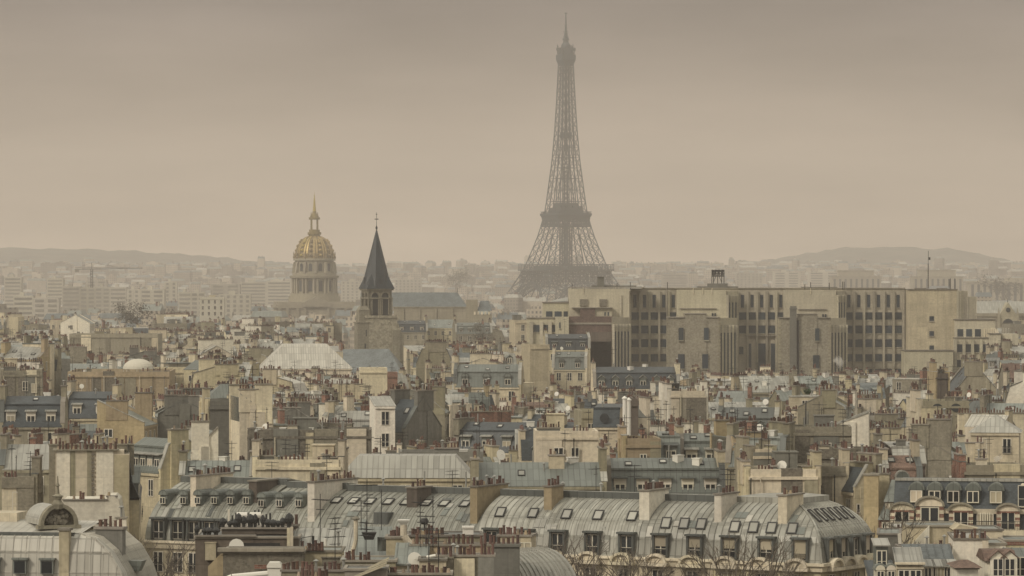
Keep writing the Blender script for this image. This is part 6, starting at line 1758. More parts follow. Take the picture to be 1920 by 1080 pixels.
# ------------------------------------------------------------------ small houses at the lower right
def lower_right():
    rng = random.Random(17)
    t, x, z, W, zt = roofscape('grey gable wall edged in white between the rounded roof and small cream front', 1646, 1688, 1000, 362, 8, 'grey', -.1, 'zinc')
    m = MB(); m.bar((x(1686), -.1, zt), (x(1690), -.1, z(1052)), .3); m.build('edge_flashing', 'white', t)
    t, x, z, W, zt = roofscape('white-walled clutter of parapets below the slate mansard', 1678, 1742, 988, 378, 7, 'white', .05, 'zinclight')
    for i in range(8): pot(t, x(1684 + i * 5), -.2, z(1000), rng)
    m = MB(); m.box(x(1676), -.5, 0, x(1730), 0, z(1000)); m.build('lower_parapet', 'stone', t)
    t, x, z, W, zt = roofscape('cream wall with a long sloping parapet below the brick-banded windows', 1702, 1802, 985, 372, 6, 'cream', .0, 'zinc')
    m = MB(); m.prism([(x(1700), z(1030)), (x(1742), z(985)), (x(1742), 0), (x(1700), 0)], -.35, -.02, 0, 'y'); m.build('sloping_parapet', 'white', t)
    t, x, z, W, zt = roofscape('pale wall with a triangular gabled top behind the white block', 1795, 1880, 992, 368, 6, 'pale', .0, 'zinc')
    m = MB(); m.prism([(x(1788), zt - .1), (x(1846), zt - .1), (x(1800), z(984))], .1, 4, 0, 'y'); m.build('gable', 'cream', t)
    t, x, z, W, zt = roofscape('white blank block with a row of dark pots, left of the brown tiled dormers', 1788, 1853, 1009, 350, 9, 'white', -.06, 'zinclight', pots=14)
    m = MB(); m.box(x(1842), -.12, 0, x(1853), 0, zt - .2); m.build('plaster_strip', 'pale', t)
    for (a, b) in ((1856, 1867), (1864, 1876)):
        m = MB(); m.bar((x(1846), -.4, z(a - 800)), (x(1846), -.4, z(a - 800)), .1); 
    t, x, z, W, zt = roofscape('stained parapet wall with five short pots over a slate lean-to', 1686, 1788, 1024, 352, 3, 'stone', .0, 'lead', pots=0)
    for px in (1738, 1753, 1764, 1771, 1780): pot(t, x(px), .1, zt, rng)
    t, x, z, W, zt = roofscape('low slate lean-to roof with two small dormers', 1704, 1790, 1030, 345, 5, 'cream', .0, 'slategrey', 'mono', slope=1.6)
    m = MB(); m.prism([(-.6, z(1080)), (-.28, z(1062)), (-.1, z(1062)), (-.4, z(1080))], x(1706), x(1790)); m.build('lower_roof', 'slate', t)
    for px in (1738, 1762, 1780): dormer(t, 'hood', x(px), -.9, z(1083), 0, 1.0, 1.0, 1.5, ('frame', 'zinclight'), 2, rng, 'small')
    t, x, z, W, zt = roofscape('small cream house front with cornice and a light zinc roof at the bottom edge', 1682, 1730, 1037, 340, 6, 'cream', -.05, 'zinclight', 'mono', slope=.9)
    m = MB(); m.box(-.2, -.4, z(1058), W + .2, 0, z(1054)); m.box(-.1, -.2, z(1066), W + .1, 0, z(1064)); m.build('cornice', 'pale', t)
    for px in (1695, 1717): window(t, 'tall', x(px), -.03, z(1068) - 1.7, 0, 2, rng)
    t, x, z, W, zt = roofscape('slate roof corner with a zinc-capped lucarne beside the rounded roof', 1634, 1682, 1062, 344, 6, 'cream', .0, 'slate', 'mono', slope=1.5)
    dormer(t, 'hood', x(1652), -.6, z(1066), 0, 1.1, 2.0, 2.0, ('zincblue', 'zinclight'), 2, rng)
    dormer(t, 'arch', x(1648), -1.4, z(1088), 0, .9, 1.0, 1.5, ('frame', 'zinc'), 2, rng); dormer(t, 'arch', x(1668), -1.4, z(1088), 0, .9, 1.0, 1.5, ('frame', 'zinc'), 2, rng)
    t, x, z, W, zt = roofscape('brown tiled hipped roof over a white wall at the bottom edge', 1794, 1834, 1064, 338, 5, 'white', .0, 'tile')
    m = MB(); m.frustum(W / 2, 2.3, zt, W / 2 + .35, 2.9, z(1053), W / 2 - .6, .2); m.build('hipped_roof', 'tile', t)
    t, x, z, W, zt = roofscape('white house with brown tiled roof and two gabled white dormer windows', 1852, 1902, 1052, 342, 6, 'white', .0, 'tile')
    m = MB(); m.prism([(-.3, zt), (6.2, zt), (4.0, z(1034)), (1.6, z(1034))], -.3, W + .2); m.build('tiled_roof', 'tile', t)
    for px in (1870, 1892):
        dormer(t, 'gable', x(px), -.5, z(1082), 0, 1.3, 1.7, 2.4, ('white', 'tile'), 2, rng, 'tall', blind=False)
    t, x, z, W, zt = roofscape('dark slate roof slope with a white window at the bottom right corner', 1898, 1960, 1038, 346, 6, 'cream', .0, 'zincblue', 'mono', slope=1.2)
    m = MB(); m.box(-.1, -.3, z(1090), W, .0, z(1052)); m.build('slate_front', 'slate', t); window(t, 'tall', x(1912), -.33, z(1080), 0, 2, rng)
    t, x, z, W, zt = roofscape('white stepped wall right of the white blank block', 1852, 1886, 1018, 358, 6, 'white', .0, 'zinc')
    t, x, z, W, zt = roofscape('brick-topped cream wall at the right edge below the balcony', 1884, 1960, 1012, 364, 6, 'cream', .0, 'zinc')
    m = MB(); m.box(0, -.1, z(1022), W, 0, z(1014)); m.build('brick_course', 'brick', t)
lower_right()
# ------------------------------------------------------------------ houses picked out of the photograph, then the rows between them
M['slabwall_hazed'] = plaster('slab_render_haze_tint', (.44, .415, .36), .15)  # distance haze put into this wall colour to flatten its contrast
TR = random.Random(11)
FIXED = []   # (px0, px1, row of top, lowest visible row, distance)
def at_house(px0, px1, pyt, pyb, d, kind, wall, roof, rz=0, D=11, label=None, topextra=0.0, **kw):
    """place a house whose front spans those picture columns at distance d and whose roof reaches the given row"""
    r = random.Random(int(px0 * 7 + pyt)); r.random()
    wpx = PX(px1, d) - PX(px0, d)
    side = abs(math.sin(rz)) > .7
    W, Dd = (D, wpx) if side else (wpx, D)
    ez = PZ(pyt, d) - topextra
    rise = kw.pop('rise', None)
    if kind == 'mansard': rs = rise or 2.8; add = rs + 1.2
    elif kind == 'curved': rs = rise or 4; add = rs + .5
    elif kind == 'gable': rs = rise or Dd * .28; add = rs
    elif kind in ('mono', 'slant', 'hip'): rs = rise or 3.0; add = rs
    else: rs = None; add = .7
    FIXED.append((px0, px1, pyt, pyb, d))
    return make_house((PX(px0, d) + PX(px1, d)) / 2, d + (W if side else Dd) / 2, rz, W, Dd, ez - add, kind, wall, roof, r, detail=2 if d < 900 else 1, rise=rs, label=label, **kw)
H90 = math.pi / 2
at_house(1114, 1270, 690, 722, 800, 'mansard', 'pale', 'slate', 0.03, 11, 'long dark slate mansard with six pale gabled dormers directly before the institute', dormers=6, dkind='gable', skylights=0, facade=1, stacks=1, rise=3.0)
at_house(122, 312, 697, 738, 760, 'flat', 'ochre', 'zinc', .04, 26, 'long blank ochre block with a flat roof under a white domed canopy', party='', facade=0, gwin=0, huts=0, clutter=.6)
at_house(0, 112, 745, 800, 560, 'mansard', 'beige', 'slate', .06, 10, 'dark slate mansard with three white dormers at the left edge', dormers=3, dkind='white', skylights=1, rise=3.0, facade=1)
at_house(126, 214, 735, 768, 600, 'mansard', 'cream', 'slate', -.05, 10, 'dark slate mansard with two white dormers below the ochre block', dormers=2, dkind='white', skylights=0, facade=0)
at_house(190, 276, 757, 850, 535, 'mono', 'ochre', 'zinc', H90 - .1, 9, 'ochre wall house with one small window left of a grey blank gable', gwin=1, stacks=1, partym='ochre', skylights=0)
at_house(288, 380, 757, 850, 545, 'gable', 'grey', 'zinc', H90 + .12, 12, 'wide grey blank gable between the ochre wall and the grey slab', gwin=0, stacks=2, partym='grey')
at_house(378, 432, 752, 850, 515, 'flat', 'grey', 'zinc', .15, 12, 'tall grey blank slab edged with pale strips', party='LR', partym='cream', facade=0, gwin=0, stacks=1)
at_house(436, 495, 747, 850, 500, 'mono', 'pale', 'zinc', H90 + .2, 10, 'pale wall with a sloping shoulder right of the grey slab', gwin=0, stacks=2, partym='pale')
at_house(462, 694, 806, 868, 475, 'flat', 'rubble', 'zinc', .03, 9, 'long brown rubble wall block crowned with a line of chimney pots', party='', facade=0, gwin=0, huts=1, clutter=1.6)
at_house(696, 733, 748, 838, 560, 'mono', 'white', 'zinclight', .12, 10, 'narrow tall white house with black windows behind the brown rubble wall', party='', facade=3, gwin=0, skylights=0, rise=1.0)
at_house(740, 794, 752, 805, 568, 'gable', 'grey', 'slate', -.6, 9, 'steep dark slate gable right of the narrow white house', rise=4.5, stacks=1, gwin=0, facade=0, skylights=1)
at_house(794, 836, 738, 805, 600, 'mono', 'beige', 'zinc', H90 - .05, 9, 'tall beige blank wall with pots right of the dark slate gable', gwin=0, stacks=2, partym='beige')
at_house(1084, 1120, 770, 832, 545, 'flat', 'beige', 'zinc', .1, 9, 'beige block with grouped windows left of the cream porthole house', party='', facade=3, gwin=0, huts=0)
at_house(1120, 1166, 768, 832, 540, 'slant', 'cream', 'slate', -.1, 10, 'cream house with a round porthole window and a dark sloping side', party='', facade=0, gwin=0, dormers=0, skylights=0, rise=2.4)
at_house(1184, 1197, 747, 828, 533, 'flat', 'brown', 'zinc', .0, 9, 'narrow dark brown wall beside twin white flue pipes', party='', facade=0, gwin=0, huts=0, clutter=0)
at_house(1170, 1236, 822, 870, 450, 'flat', 'ochre', 'zinc', .05, 8, 'blank ochre block with a row of pots above the hooded dormers', party='L', facade=0, gwin=0, huts=0, partym='ochre', stacks=1)
at_house(1238, 1274, 822, 870, 452, 'slant', 'beige', 'zinc', .0, 8, 'small grey zinc roof house with one dormer right of the ochre block', party='', dormers=1, dkind='hood', facade=0, gwin=0)
at_house(1278, 1352, 812, 870, 455, 'mansard', 'cream', 'zincblue', .0, 9, 'blue-grey mansard with two wide white dormers behind the hooded row', party='LR', dormers=2, dkind='white', facade=0, gwin=0, stacks=1)
at_house(1356, 1412, 822, 872, 448, 'mono', 'ochre', 'zinc', H90 + .25, 8, 'ochre wall with a sloping top right of the two white dormers', gwin=1, stacks=1, partym='ochre')
at_house(1140, 1352, 862, 917, 425, 'mansard', 'cream', 'zincblue', .02, 8.5, 'blue-grey mansard with five hooded dormers behind the long curved roof', party='LR', dormers=5, dkind='hood', skylights=3, facade=0, rise=3.0, stacks=1)
at_house(1003, 1120, 808, 852, 480, 'flat', 'pale', 'zinclight', .03, 9, 'long pale blank parapet wall with a lower step', party='', facade=0, gwin=0, huts=1)
at_house(640, 884, 856, 892, 442, 'hip', 'cream', 'zinclight', -.02, 9, 'broad light zinc hipped roof over a strip of attic windows', party='', facade=1, gwin=0, rise=2.4)
at_house(748, 905, 847, 862, 462, 'flat', 'grey', 'lead', .02, 7, 'low dark terrace strip behind the light zinc hipped roof', party='', facade=0, gwin=0, huts=0)
at_house(1536, 1652, 842, 884, 440, 'flat', 'rubble', 'zinc', .02, 7, 'rubble wall block with many pots behind the rounded roof end', party='R', facade=0, gwin=0, partym='stone', stacks=1, huts=0)
at_house(1486, 1600, 800, 842, 470, 'flat', 'stone', 'zinc', -.06, 7, 'stained stone wall with pots above the rubble wall block', party='L', facade=0, gwin=0, stacks=2)
at_house(1572, 1634, 780, 848, 482, 'mono', 'white', 'zinc', -H90 - .1, 9, 'white wall with one long sloping edge', rise=1.6, gwin=0, stacks=0, partym='white')
at_house(1722, 1812, 752, 806, 590, 'flat', 'beige', 'zinc', .08, 11, 'beige block with two oval openings in its parapet', party='L', facade=0, gwin=0, partym='pale', stacks=1, huts=0)
at_house(985, 1023, 646, 724, 900, 'flat', 'cream', 'zinc', .25, 8, 'tall narrow cream slab left of the institute', party='', facade=0, gwin=0, huts=0)
at_house(1024, 1103, 628, 690, 1055, 'mansard', 'cream', 'slate', .05, 10, 'dark slate roof and pale stack directly below the stepped left wing of the institute', dormers=3, dkind='hood', facade=1, gwin=0, stacks=1, rise=2.8)
at_house(1040, 1100, 662, 700, 960, 'mansard', 'pale', 'zincblue', -.06, 10, 'pale fronted house with blue-grey roof under the slate roof by the institute', dormers=2, facade=1, gwin=0, stacks=1)
at_house(960, 990, 600, 640, 1230, 'flat', 'cream', 'zinc', .2, 9, 'round-cornered cream block left of the stepped institute wing', party='', facade=2, gwin=0, huts=1)
at_house(742, 798, 603, 640, 1490, 'mansard', 'beige', 'slate', .08, 11, 'dark roofed house below the left end of the slate hall', dormers=3, facade=1, gwin=0, stacks=1)
at_house(798, 852, 600, 640, 1500, 'gable', 'cream', 'zinc', -.05, 11, 'pale house with a grey pitched roof below the middle of the slate hall', facade=1, gwin=0, stacks=2)
at_house(852, 918, 606, 640, 1480, 'mansard', 'stone', 'zincblue', .12, 11, 'weathered house with a blue-grey roof below the pale dormers', dormers=4, facade=1, gwin=0, stacks=1)
at_house(672, 724, 690, 728, 800, 'flat', 'pale', 'zinclight', .05, 9, 'pale square wall block at the foot of the spired church', party='', facade=0, gwin=0, huts=0)
at_house(724, 744, 698, 728, 815, 'flat', 'brick', 'zinc', .05, 6, 'small red brick wall right of the pale square block', party='', facade=0, gwin=0, huts=0, clutter=.3)
at_house(482, 652, 646, 694, 1010, 'hip', 'pale', 'zincpale', .1, 22, 'wide pale hipped roof left of the spired church', party='', facade=0, gwin=0, rise=6.2, stacks=0, inset=6.0)
at_house(130, 296, 626, 656, 1100, 'flat', 'concrete', 'lead', .0, 14, 'long blue-grey flat block below the distant housing', party='', facade=0, gwin=0, huts=2, partym='grey')
at_house(856, 976, 688, 722, 780, 'mansard', 'cream', 'zincblue', -.04, 12, 'wide grey mansard with roof windows right of the spired church', dormers=3, dkind='arch', skylights=3, stacks=1)
at_house(1250, 1318, 733, 792, 640, 'flat', 'pale', 'zinc', .12, 9, 'group of pale blank walls below the long slate mansard', party='LR', facade=0, gwin=0, partym='white', stacks=2)
at_house(1508, 1592, 744, 802, 600, 'gable', 'beige', 'zinc', H90 - .15, 11, 'beige gable with one wide window and one arched window', gwin=2, stacks=1, partym='beige')
at_house(1752, 1775, 700, 748, 760, 'flat', 'brown', 'zinc', .1, 7, 'dark striped chimney tower below the stair block', party='LR', facade=0, gwin=0, partym='ochre', stacks=1, huts=0)
at_house(1788, 1862, 690, 722, 820, 'gable', 'beige', 'slate', -H90 + .1, 12, 'dark slate twin-slope gable below the right annexe', rise=5.0, gwin=0, stacks=1)
at_house(0, 70, 695, 748, 700, 'flat', 'stone', 'zinc', .1, 10, 'stained stone walls at the left edge above the white dormers', party='LR', facade=0, gwin=1, stacks=1)
at_house(116, 170, 592, 626, 1480, 'gable', 'white', 'zinc', H90 - .08, 10, 'white gable house with scattered small windows', gwin=3, stacks=0, party='', detail_=None) if False else at_house(116, 170, 592, 626, 1480, 'gable', 'white', 'zinc', H90 - .08, 10, 'white gable house with scattered small windows', gwin=3, stacks=0)
at_house(374, 420, 557, 592, 2060, 'flat', 'slabwall_hazed', 'zinc', .02, 10, 'pale cube building with two rows of square windows', party='', facade=3, gwin=0, huts=1)
at_house(1660, 1722, 862, 892, 432, 'mansard', 'cream', 'tile', .05, 8, 'brown tiled roof with pots above the dark slate mansard', party='LR', dormers=1, facade=0, gwin=0, stacks=1)
at_house(1806, 1920, 872, 896, 436, 'flat', 'beige', 'zinc', .03, 7, 'beige parapet with a red brick stack above the arched dormers', party='L', partym='brick', facade=0, gwin=0, stacks=1, huts=0)
at_house(1722, 1798, 812, 872, 465, 'mono', 'stone', 'zinc', H90 - .2, 10, 'tall stained stone gable with two lines of pots', gwin=0, stacks=2, partym='stone')
at_house(1830, 1920, 780, 850, 520, 'hip', 'cream', 'zinclight', -.15, 9, 'cream house with small white windows under a pale hipped roof at the right edge', party='', facade=2, gwin=1, rise=2.2)
at_house(1380, 1480, 826, 905, 446, 'slant', 'beige', 'zinc', -.2, 9, 'grey zinc slope with two dormers left of the stained stone wall', party='LR', dormers=2, dkind='hood', facade=0, gwin=0, stacks=1)
at_house(255, 345, 822, 900, 455, 'mansard', 'cream', 'zincblue', -.95, 8, 'oblique blue-grey mansard with a line of narrow dormers', party='R', dormers=5, dkind='hood', stacks=1, facade=1)
at_house(345, 392, 812, 880, 450, 'mono', 'white', 'zinc', -H90 + .2, 9, 'white sloping gable right of the oblique mansard', gwin=0, stacks=1, partym='white')
at_house(0, 92, 838, 900, 440, 'gable', 'beige', 'zinclight', .05, 9, 'pale zinc roof left of the great blank wall', party='L', facade=2, gwin=0, stacks=1, skylights=0)
at_house(0, 60, 895, 940, 400, 'flat', 'stone', 'zinc', .05, 8, 'stone parapet house at the left edge below the pale zinc roof', party='R', partym='stone', facade=1, gwin=0, stacks=1)
at_house(340, 470, 868, 905, 428, 'gable', 'beige', 'zinc', .03, 7, 'low grey roof with red pots behind the left end of the curved roof', party='LR', facade=0, gwin=0, stacks=1)
at_house(480, 640, 862, 905, 424, 'flat', 'pale', 'zinclight', -.02, 7, 'pale terrace crowded with pots behind the curved roof', party='LR', facade=0, gwin=0, stacks=2, clutter=2.5)
at_house(890, 1130, 872, 922, 420, 'gable', 'beige', 'zinc', .03, 8, 'low grey zinc roof with a long line of small pots', party='LR', facade=0, gwin=0, stacks=1, clutter=2)
at_house(1400, 1530, 880, 925, 412, 'flat', 'pale', 'zinclight', .05, 8, 'pale flat roof with red pots just behind the rounded roof end', party='LR', facade=0, gwin=0, stacks=2, clutter=2.5, partym='cream')
at_house(1490, 1584, 874, 916, 418, 'flat', 'stone', 'zinc', .04, 6, 'stained cream wall with small pots just behind the rounded zinc roof end', party='R', facade=0, gwin=0, partym='cream', stacks=1, huts=0)
at_house(1456, 1492, 866, 910, 426, 'slant', 'ochre', 'zincblue', .0, 7, 'small ochre front with one wide window beside the stained cream wall', party='', dormers=1, dkind='hood', facade=1, gwin=0, rise=2.0)
at_house(1584, 1606, 880, 930, 415, 'mono', 'cream', 'slate', -H90 + .3, 7, 'narrow cream gable with a dark sloping roof left of the tall ochre stack', rise=2.4, gwin=1, stacks=0)
at_house(1606, 1640, 884, 945, 421, 'gable', 'beige', 'slate', .5, 7, 'small dark slate gable left of the tall ochre stack', rise=2.6, gwin=0, stacks=1, facade=0)
at_house(1674, 1732, 842, 885, 440, 'slant', 'brown', 'zinclight', .05, 8, 'dark brown box with a pale zinc top above the slate mansard', party='', dormers=0, facade=0, gwin=0, skylights=2, rise=1.6)
at_house(1400, 1440, 842, 910, 432, 'flat', 'cream', 'zinc', .2, 7, 'tall cream wall with flues left of the small ochre front', party='LR', facade=0, gwin=0, stacks=1, partym='beige', huts=0)
# uneven details for the plain blocks
def dress(h, seed):
    """uneven parapets, flues, patches of render, pots and pipes on a big blank block"""
    r = random.Random(seed); t = h['o']; W, D = h['ex'] * 2, h['ey'] * 2
    c = abs(math.cos(t.rotation_euler.z)); s = abs(math.sin(t.rotation_euler.z))
    w2 = (W * c - D * s) / (c * c - s * s) / 2 if abs(c - s) > .2 else W / 2
    h2 = (D * c - W * s) / (c * c - s * s) / 2 if abs(c - s) > .2 else D / 2
    e = h['top']; x = -w2
    while x < w2 - 1:
        ww = r.uniform(.8, 3.2); ww = min(ww, w2 - x)
        k = r.random()
        if k < .55:
            mb = MB(); dz = r.choice((-.2, -.05, .35, .8)); y = r.uniform(.04, .22)
            mb.box(x, -h2 - y, 0, x + ww, -h2 + .001, e + min(dz, -.02)); 
            if dz > 0: mb.box(x, -h2 - y, e - .03, x + ww, -h2 + .55, e + dz)
            mb.build('plaster_strip', r.choice(('stone', 'beige', 'cream', 'grey', 'pale', 'rubble')), t)
        if k > .4:
            L = ww * .9; chimney(t, x + ww / 2, -h2 + r.uniform(.4, 2.5), e - 1, e + r.uniform(.3, 1.5), max(.8, L), .6, r, r.choice(('stone', 'beige', 'cream', 'grey', 'pale')), 'x', None, 2)
        if r.random() < .35:
            p = MB(); p.tube((x + .2, -h2 - .3, 0), (x + .2, -h2 - .3, e - .2), .07, n=5); p.build('downpipe', r.choice(('cap', 'iron', 'pale')), t)
        x += ww * r.uniform(1.0, 1.4)
    for i in range(r.randrange(1, 4)): aerial(t, r.uniform(-w2, w2), 0, e, r)
    for i in range(r.randrange(0, 3)):
        window(t, r.choice(('small', 'square', 'tall')), r.uniform(-w2 * .9, w2 * .9), -h2 - .25, e - r.uniform(2, 3.5), 0, 2, r)
for _k, _a in enumerate(('long brown rubble', 'stained stone wall', 'rubble wall block', 'long pale blank', 'long blank ochre', 'beige block with two', 'stained stone walls', 'group of pale', 'beige parapet', 'stone parapet', 'stained cream wall with', 'tall cream wall with', 'pale terrace', 'pale flat roof', 'long blue-grey flat', 'low dark terrace', 'blank ochre block')):
    for _h in HOUSES:
        if _h['label'] and _h['label'].startswith(_a): dress(_h, 100 + _k)
# openings and pipes that belong to two of those
def extra(label): return [h for h in HOUSES if h['label'] and h['label'].startswith(label)][0]['o']
_o = extra('cream house with a round'); _m = MB(); _m.lathe([(.65, 0), (.65, .15)], 14); _m.xform(Matrix.Translation((-.2, -5.02, PZ(784, 540))) @ Matrix.Rotation(R(90), 4, 'X')); _m.build('porthole', 'dark', _o)
_o = extra('beige block with two oval')
for _x in (-1.2, 1.6):
    _m = MB(); _m.lathe([(.62, 0), (.62, .12)], 14); _m.xform(Matrix.Translation((_x, -5.52, PZ(764.5, 590))) @ Matrix.Rotation(R(90), 4, 'X') @ Matrix.Scale(1.25, 4, (1, 0, 0))); _m.build('opening', 'dark', _o)
for _i, _px in enumerate((1171, 1179)):
    _d = 529; _t = MB(); _t.tube((0, 0, 0), (0, 0, PZ(748 + _i * 3, _d)), .27, n=10); _t.lathe([(.36, PZ(748 + _i * 3, _d)), (.36, PZ(748 + _i * 3, _d) + .12), (.05, PZ(748 + _i * 3, _d) + .4)], 10)
    tag(_t.build('flue_pipe', 'whitemetal', None, (PX(_px, _d), _d, 0)), ('taller' if _i == 0 else 'shorter') + ' white steel flue pipe beside the dark brown wall', 'flue pipe', 'twin white flue pipes')
M['potwhite'] = plain('canopy_cloth', (.5, .47, .41), .8)
_d = 772; _t = MB(); _w = PX(283, _d) - PX(224, _d)
_t.lathe([(_w / 2 * math.cos(a), 2.0 * math.sin(a)) for a in [R(v) for v in (0, 15, 30, 45, 60, 75, 88)]], 24)
_z = PZ(697, 760) - .65
for _k in range(8): _t.tube((_w / 2 * .95 * math.cos(_k * .785), _w / 2 * .95 * math.sin(_k * .785), -.8), (_w / 2 * .95 * math.cos(_k * .785), _w / 2 * .95 * math.sin(_k * .785), .1), .08)
tag(_t.build('domed_canopy', 'potwhite', None, (PX(254, _d), _d + 6, _z + .8)), 'white shallow domed canopy on the roof of the long ochre block', 'canopy')

def wings(t, W, D, rz, top, det, wall, roof, dd, front=True):
    """lower and higher wings, yard walls and stacks behind a house: parts of it"""
    n = 5 + int(dd / 110) + TR.randrange(0, 3) if det else TR.choice((4, 5, 6))
    c, s = math.cos(-rz), math.sin(-rz)
    ex = (abs(W * math.cos(rz)) + abs(D * math.sin(rz))) / 2; ey = (abs(W * math.sin(rz)) + abs(D * math.cos(rz))) / 2
    yy = ey * .8
    for i in range(n):
        w = TR.uniform(2.6, 7.0); dp = TR.uniform(3, 6)
        gx = TR.uniform(-ex * 1.1, ex * 1.1)
        fr = front and i in (1, 4, 6, 9)
        if fr: gy = -ey - dp * TR.uniform(.45, 1.2)
        else: gy = yy + dp / 2; yy += dp * TR.uniform(.5, 1.0)
        wx, wy = t.location.x + gx, t.location.y + gy
        h = top + (TR.uniform(-6.5, -2.6) if fr else TR.uniform(-3.6, 1.2))
        px0, _ = img(wx - w / 2, wy, h); px1, pt = img(wx + w / 2, wy, h + 1.3)
        if blocked(px0, px1, wy - dp / 2, wy + dp / 2, pt): continue
        lx, ly = gx * c - gy * s, gx * s + gy * c
        wm = TR.choice(WALLS); rm = TR.choice(ROOFS); r = TR.uniform(-.5, .5) - rz * 0
        k = TR.choice(('gable', 'mono', 'mansard', 'flat', 'wallslab', 'wallslab', 'slant'))
        if k == 'wallslab':
            side = TR.random() < .72
            L = TR.uniform(4, 12); a, b = (L, .55) if side else (.55, L)
            mb = MB(); mb.box(-a / 2, -b / 2, 0, a / 2, b / 2, h)
            mb.box(-a / 2 - .1, -b / 2 - .1, h, a / 2 + .1, b / 2 + .1, h + .14, 1)
            if side:
                for j in range(TR.randrange(1, 4)):
                    u = TR.uniform(-a / 2, a / 2 - 1); mb.box(u, -b / 2 - .15, 0, u + TR.uniform(.5, 1.2), -b / 2, h)
            for j in range(int(L / .42)):
                if TR.random() < .2: continue
                u = -L / 2 + L * (j + .5) / int(L / .42); q = TR.uniform(.7, 1.05)
                mb.tube((u, 0, h + .1) if side else (0, u, h + .1), (u, 0, h + TR.uniform(.45, .95)) if side else (0, u, h + TR.uniform(.45, .95)), .15 * q, .12 * q, 5, 2)
            mb.build('chimney_wall', [wm, 'cap', 'pot'], t, (lx, ly, 0), r - rz)
            continue
        hr = {'gable': dp * .3, 'mono': dp * .3, 'mansard': 3.4, 'flat': .5, 'slant': 2.6}[k]
        p = profile(k, dp, h - hr, TR, hr if k in ('gable', 'mono') else 2.4 if k in ('mansard', 'slant') else None)
        mb = MB(); mb.prism([(-dp / 2, 0), (dp / 2, 0)] + p[::-1], -w / 2, w / 2)
        o = mb.build('wing', wm, t, (lx, ly, 0), r - rz)
        rb = MB()
        if k == 'flat': rb.box(-w / 2 - .12, -dp / 2 - .12, h - hr, w / 2 + .12, dp / 2 + .12, h - hr + .2)
        else:
            rb.prism([(a, z + .12) for a, z in p] + [(a, z + .02) for a, z in p[::-1]], -w / 2 - .1, w / 2 + .1)
        rb.build('roof', rm, o)
        for sd in ((-1, 1) if TR.random() < .5 else (TR.choice((-1, 1)),)):
            chimney(o, sd * (w / 2 - .2), TR.uniform(-dp * .2, dp * .25), h - 3, h + TR.uniform(.5, 1.7), TR.uniform(1.4, dp * .7), .6, TR, TR.choice((wm, 'cream', 'pale', 'brick', 'beige')), 'y', None, 1)
        if k in ('mansard', 'slant') and det:
            for j in range(int(w / 2.4)):
                dormer(o, TR.choice(('hood', 'gable')), -w / 2 + w * (j + .5) / int(w / 2.4), -dp / 2 + .15, h - hr + .3, 0, 1.2, 1.4, 1.6, ('zincblue', 'zinc'), 1, TR)
        elif TR.random() < .7:
            for j in range(max(1, int(w / 2.8))):
                window(o, TR.choice(('tall', 'square', 'small')), -w / 2 + w * (j + .5) / max(1, int(w / 2.8)), -dp / 2 - .01, h - hr - 2.2, 0, 1, TR)
        if TR.random() < .5: vent(o, TR.uniform(-w * .3, w * .3), 0, h - .3, TR)
        if det and TR.random() < .5: aerial(o, TR.uniform(-w * .3, w * .3), .3, h - .2, TR)
# rows of houses filling the rest, each row a little farther off
WALLS = (['cream'] * 9 + ['pale'] * 8 + ['beige'] * 5 + ['ochre'] * 1 + ['grey'] * 2 + ['stone'] * 3 + ['white'] * 6 + ['rubble'] * 1 + ['brick'])
ROOFS = (['zinc'] * 6 + ['zinclight'] * 6 + ['zincrow'] * 4 + ['zincblue'] * 3 + ['slate'] * 4 + ['slategrey'] * 2 + ['lead'] * 2 + ['zincpale'] * 2 + ['tile'] * 1)
KINDS_ = (['mansard'] * 8 + ['gable'] * 4 + ['flat'] * 4 + ['slant'] * 3 + ['hip'] * 2 + ['mono'] * 4)
BIG = [(1066, 1836, 540, 692, 1100, 1085, 1124), (655, 760, 400, 690, 1210, 1150, 1230), (738, 922, 548, 600, 1640, 1555, 1660), (1832, 1960, 560, 600, 1420, 1410, 1440), (985, 1066, 566, 625, 1100, 1090, 1120)]
def blocked(px0, px1, d0, d1, pyt):
    for (a, b, t_, bt, d) in FIXED:
        if px1 > a - 2 and px0 < b + 2:
            if d0 < d + 13 and d1 > d - 3: return True
            if d0 < d and pyt < bt - 2: return True
            
    for (a, b, t_, bt, d, y0, y1) in BIG:
        if px1 > a and px0 < b:
            if d1 > y0 - 4 and d0 < y1 + 4: return True
            if d0 < y0 and pyt < bt: return True
            if d0 > y1 and pyt > t_ + 2: return True     # would stand hidden behind it
    return False
d = 436.0; _row = 0
COUNT = [0]
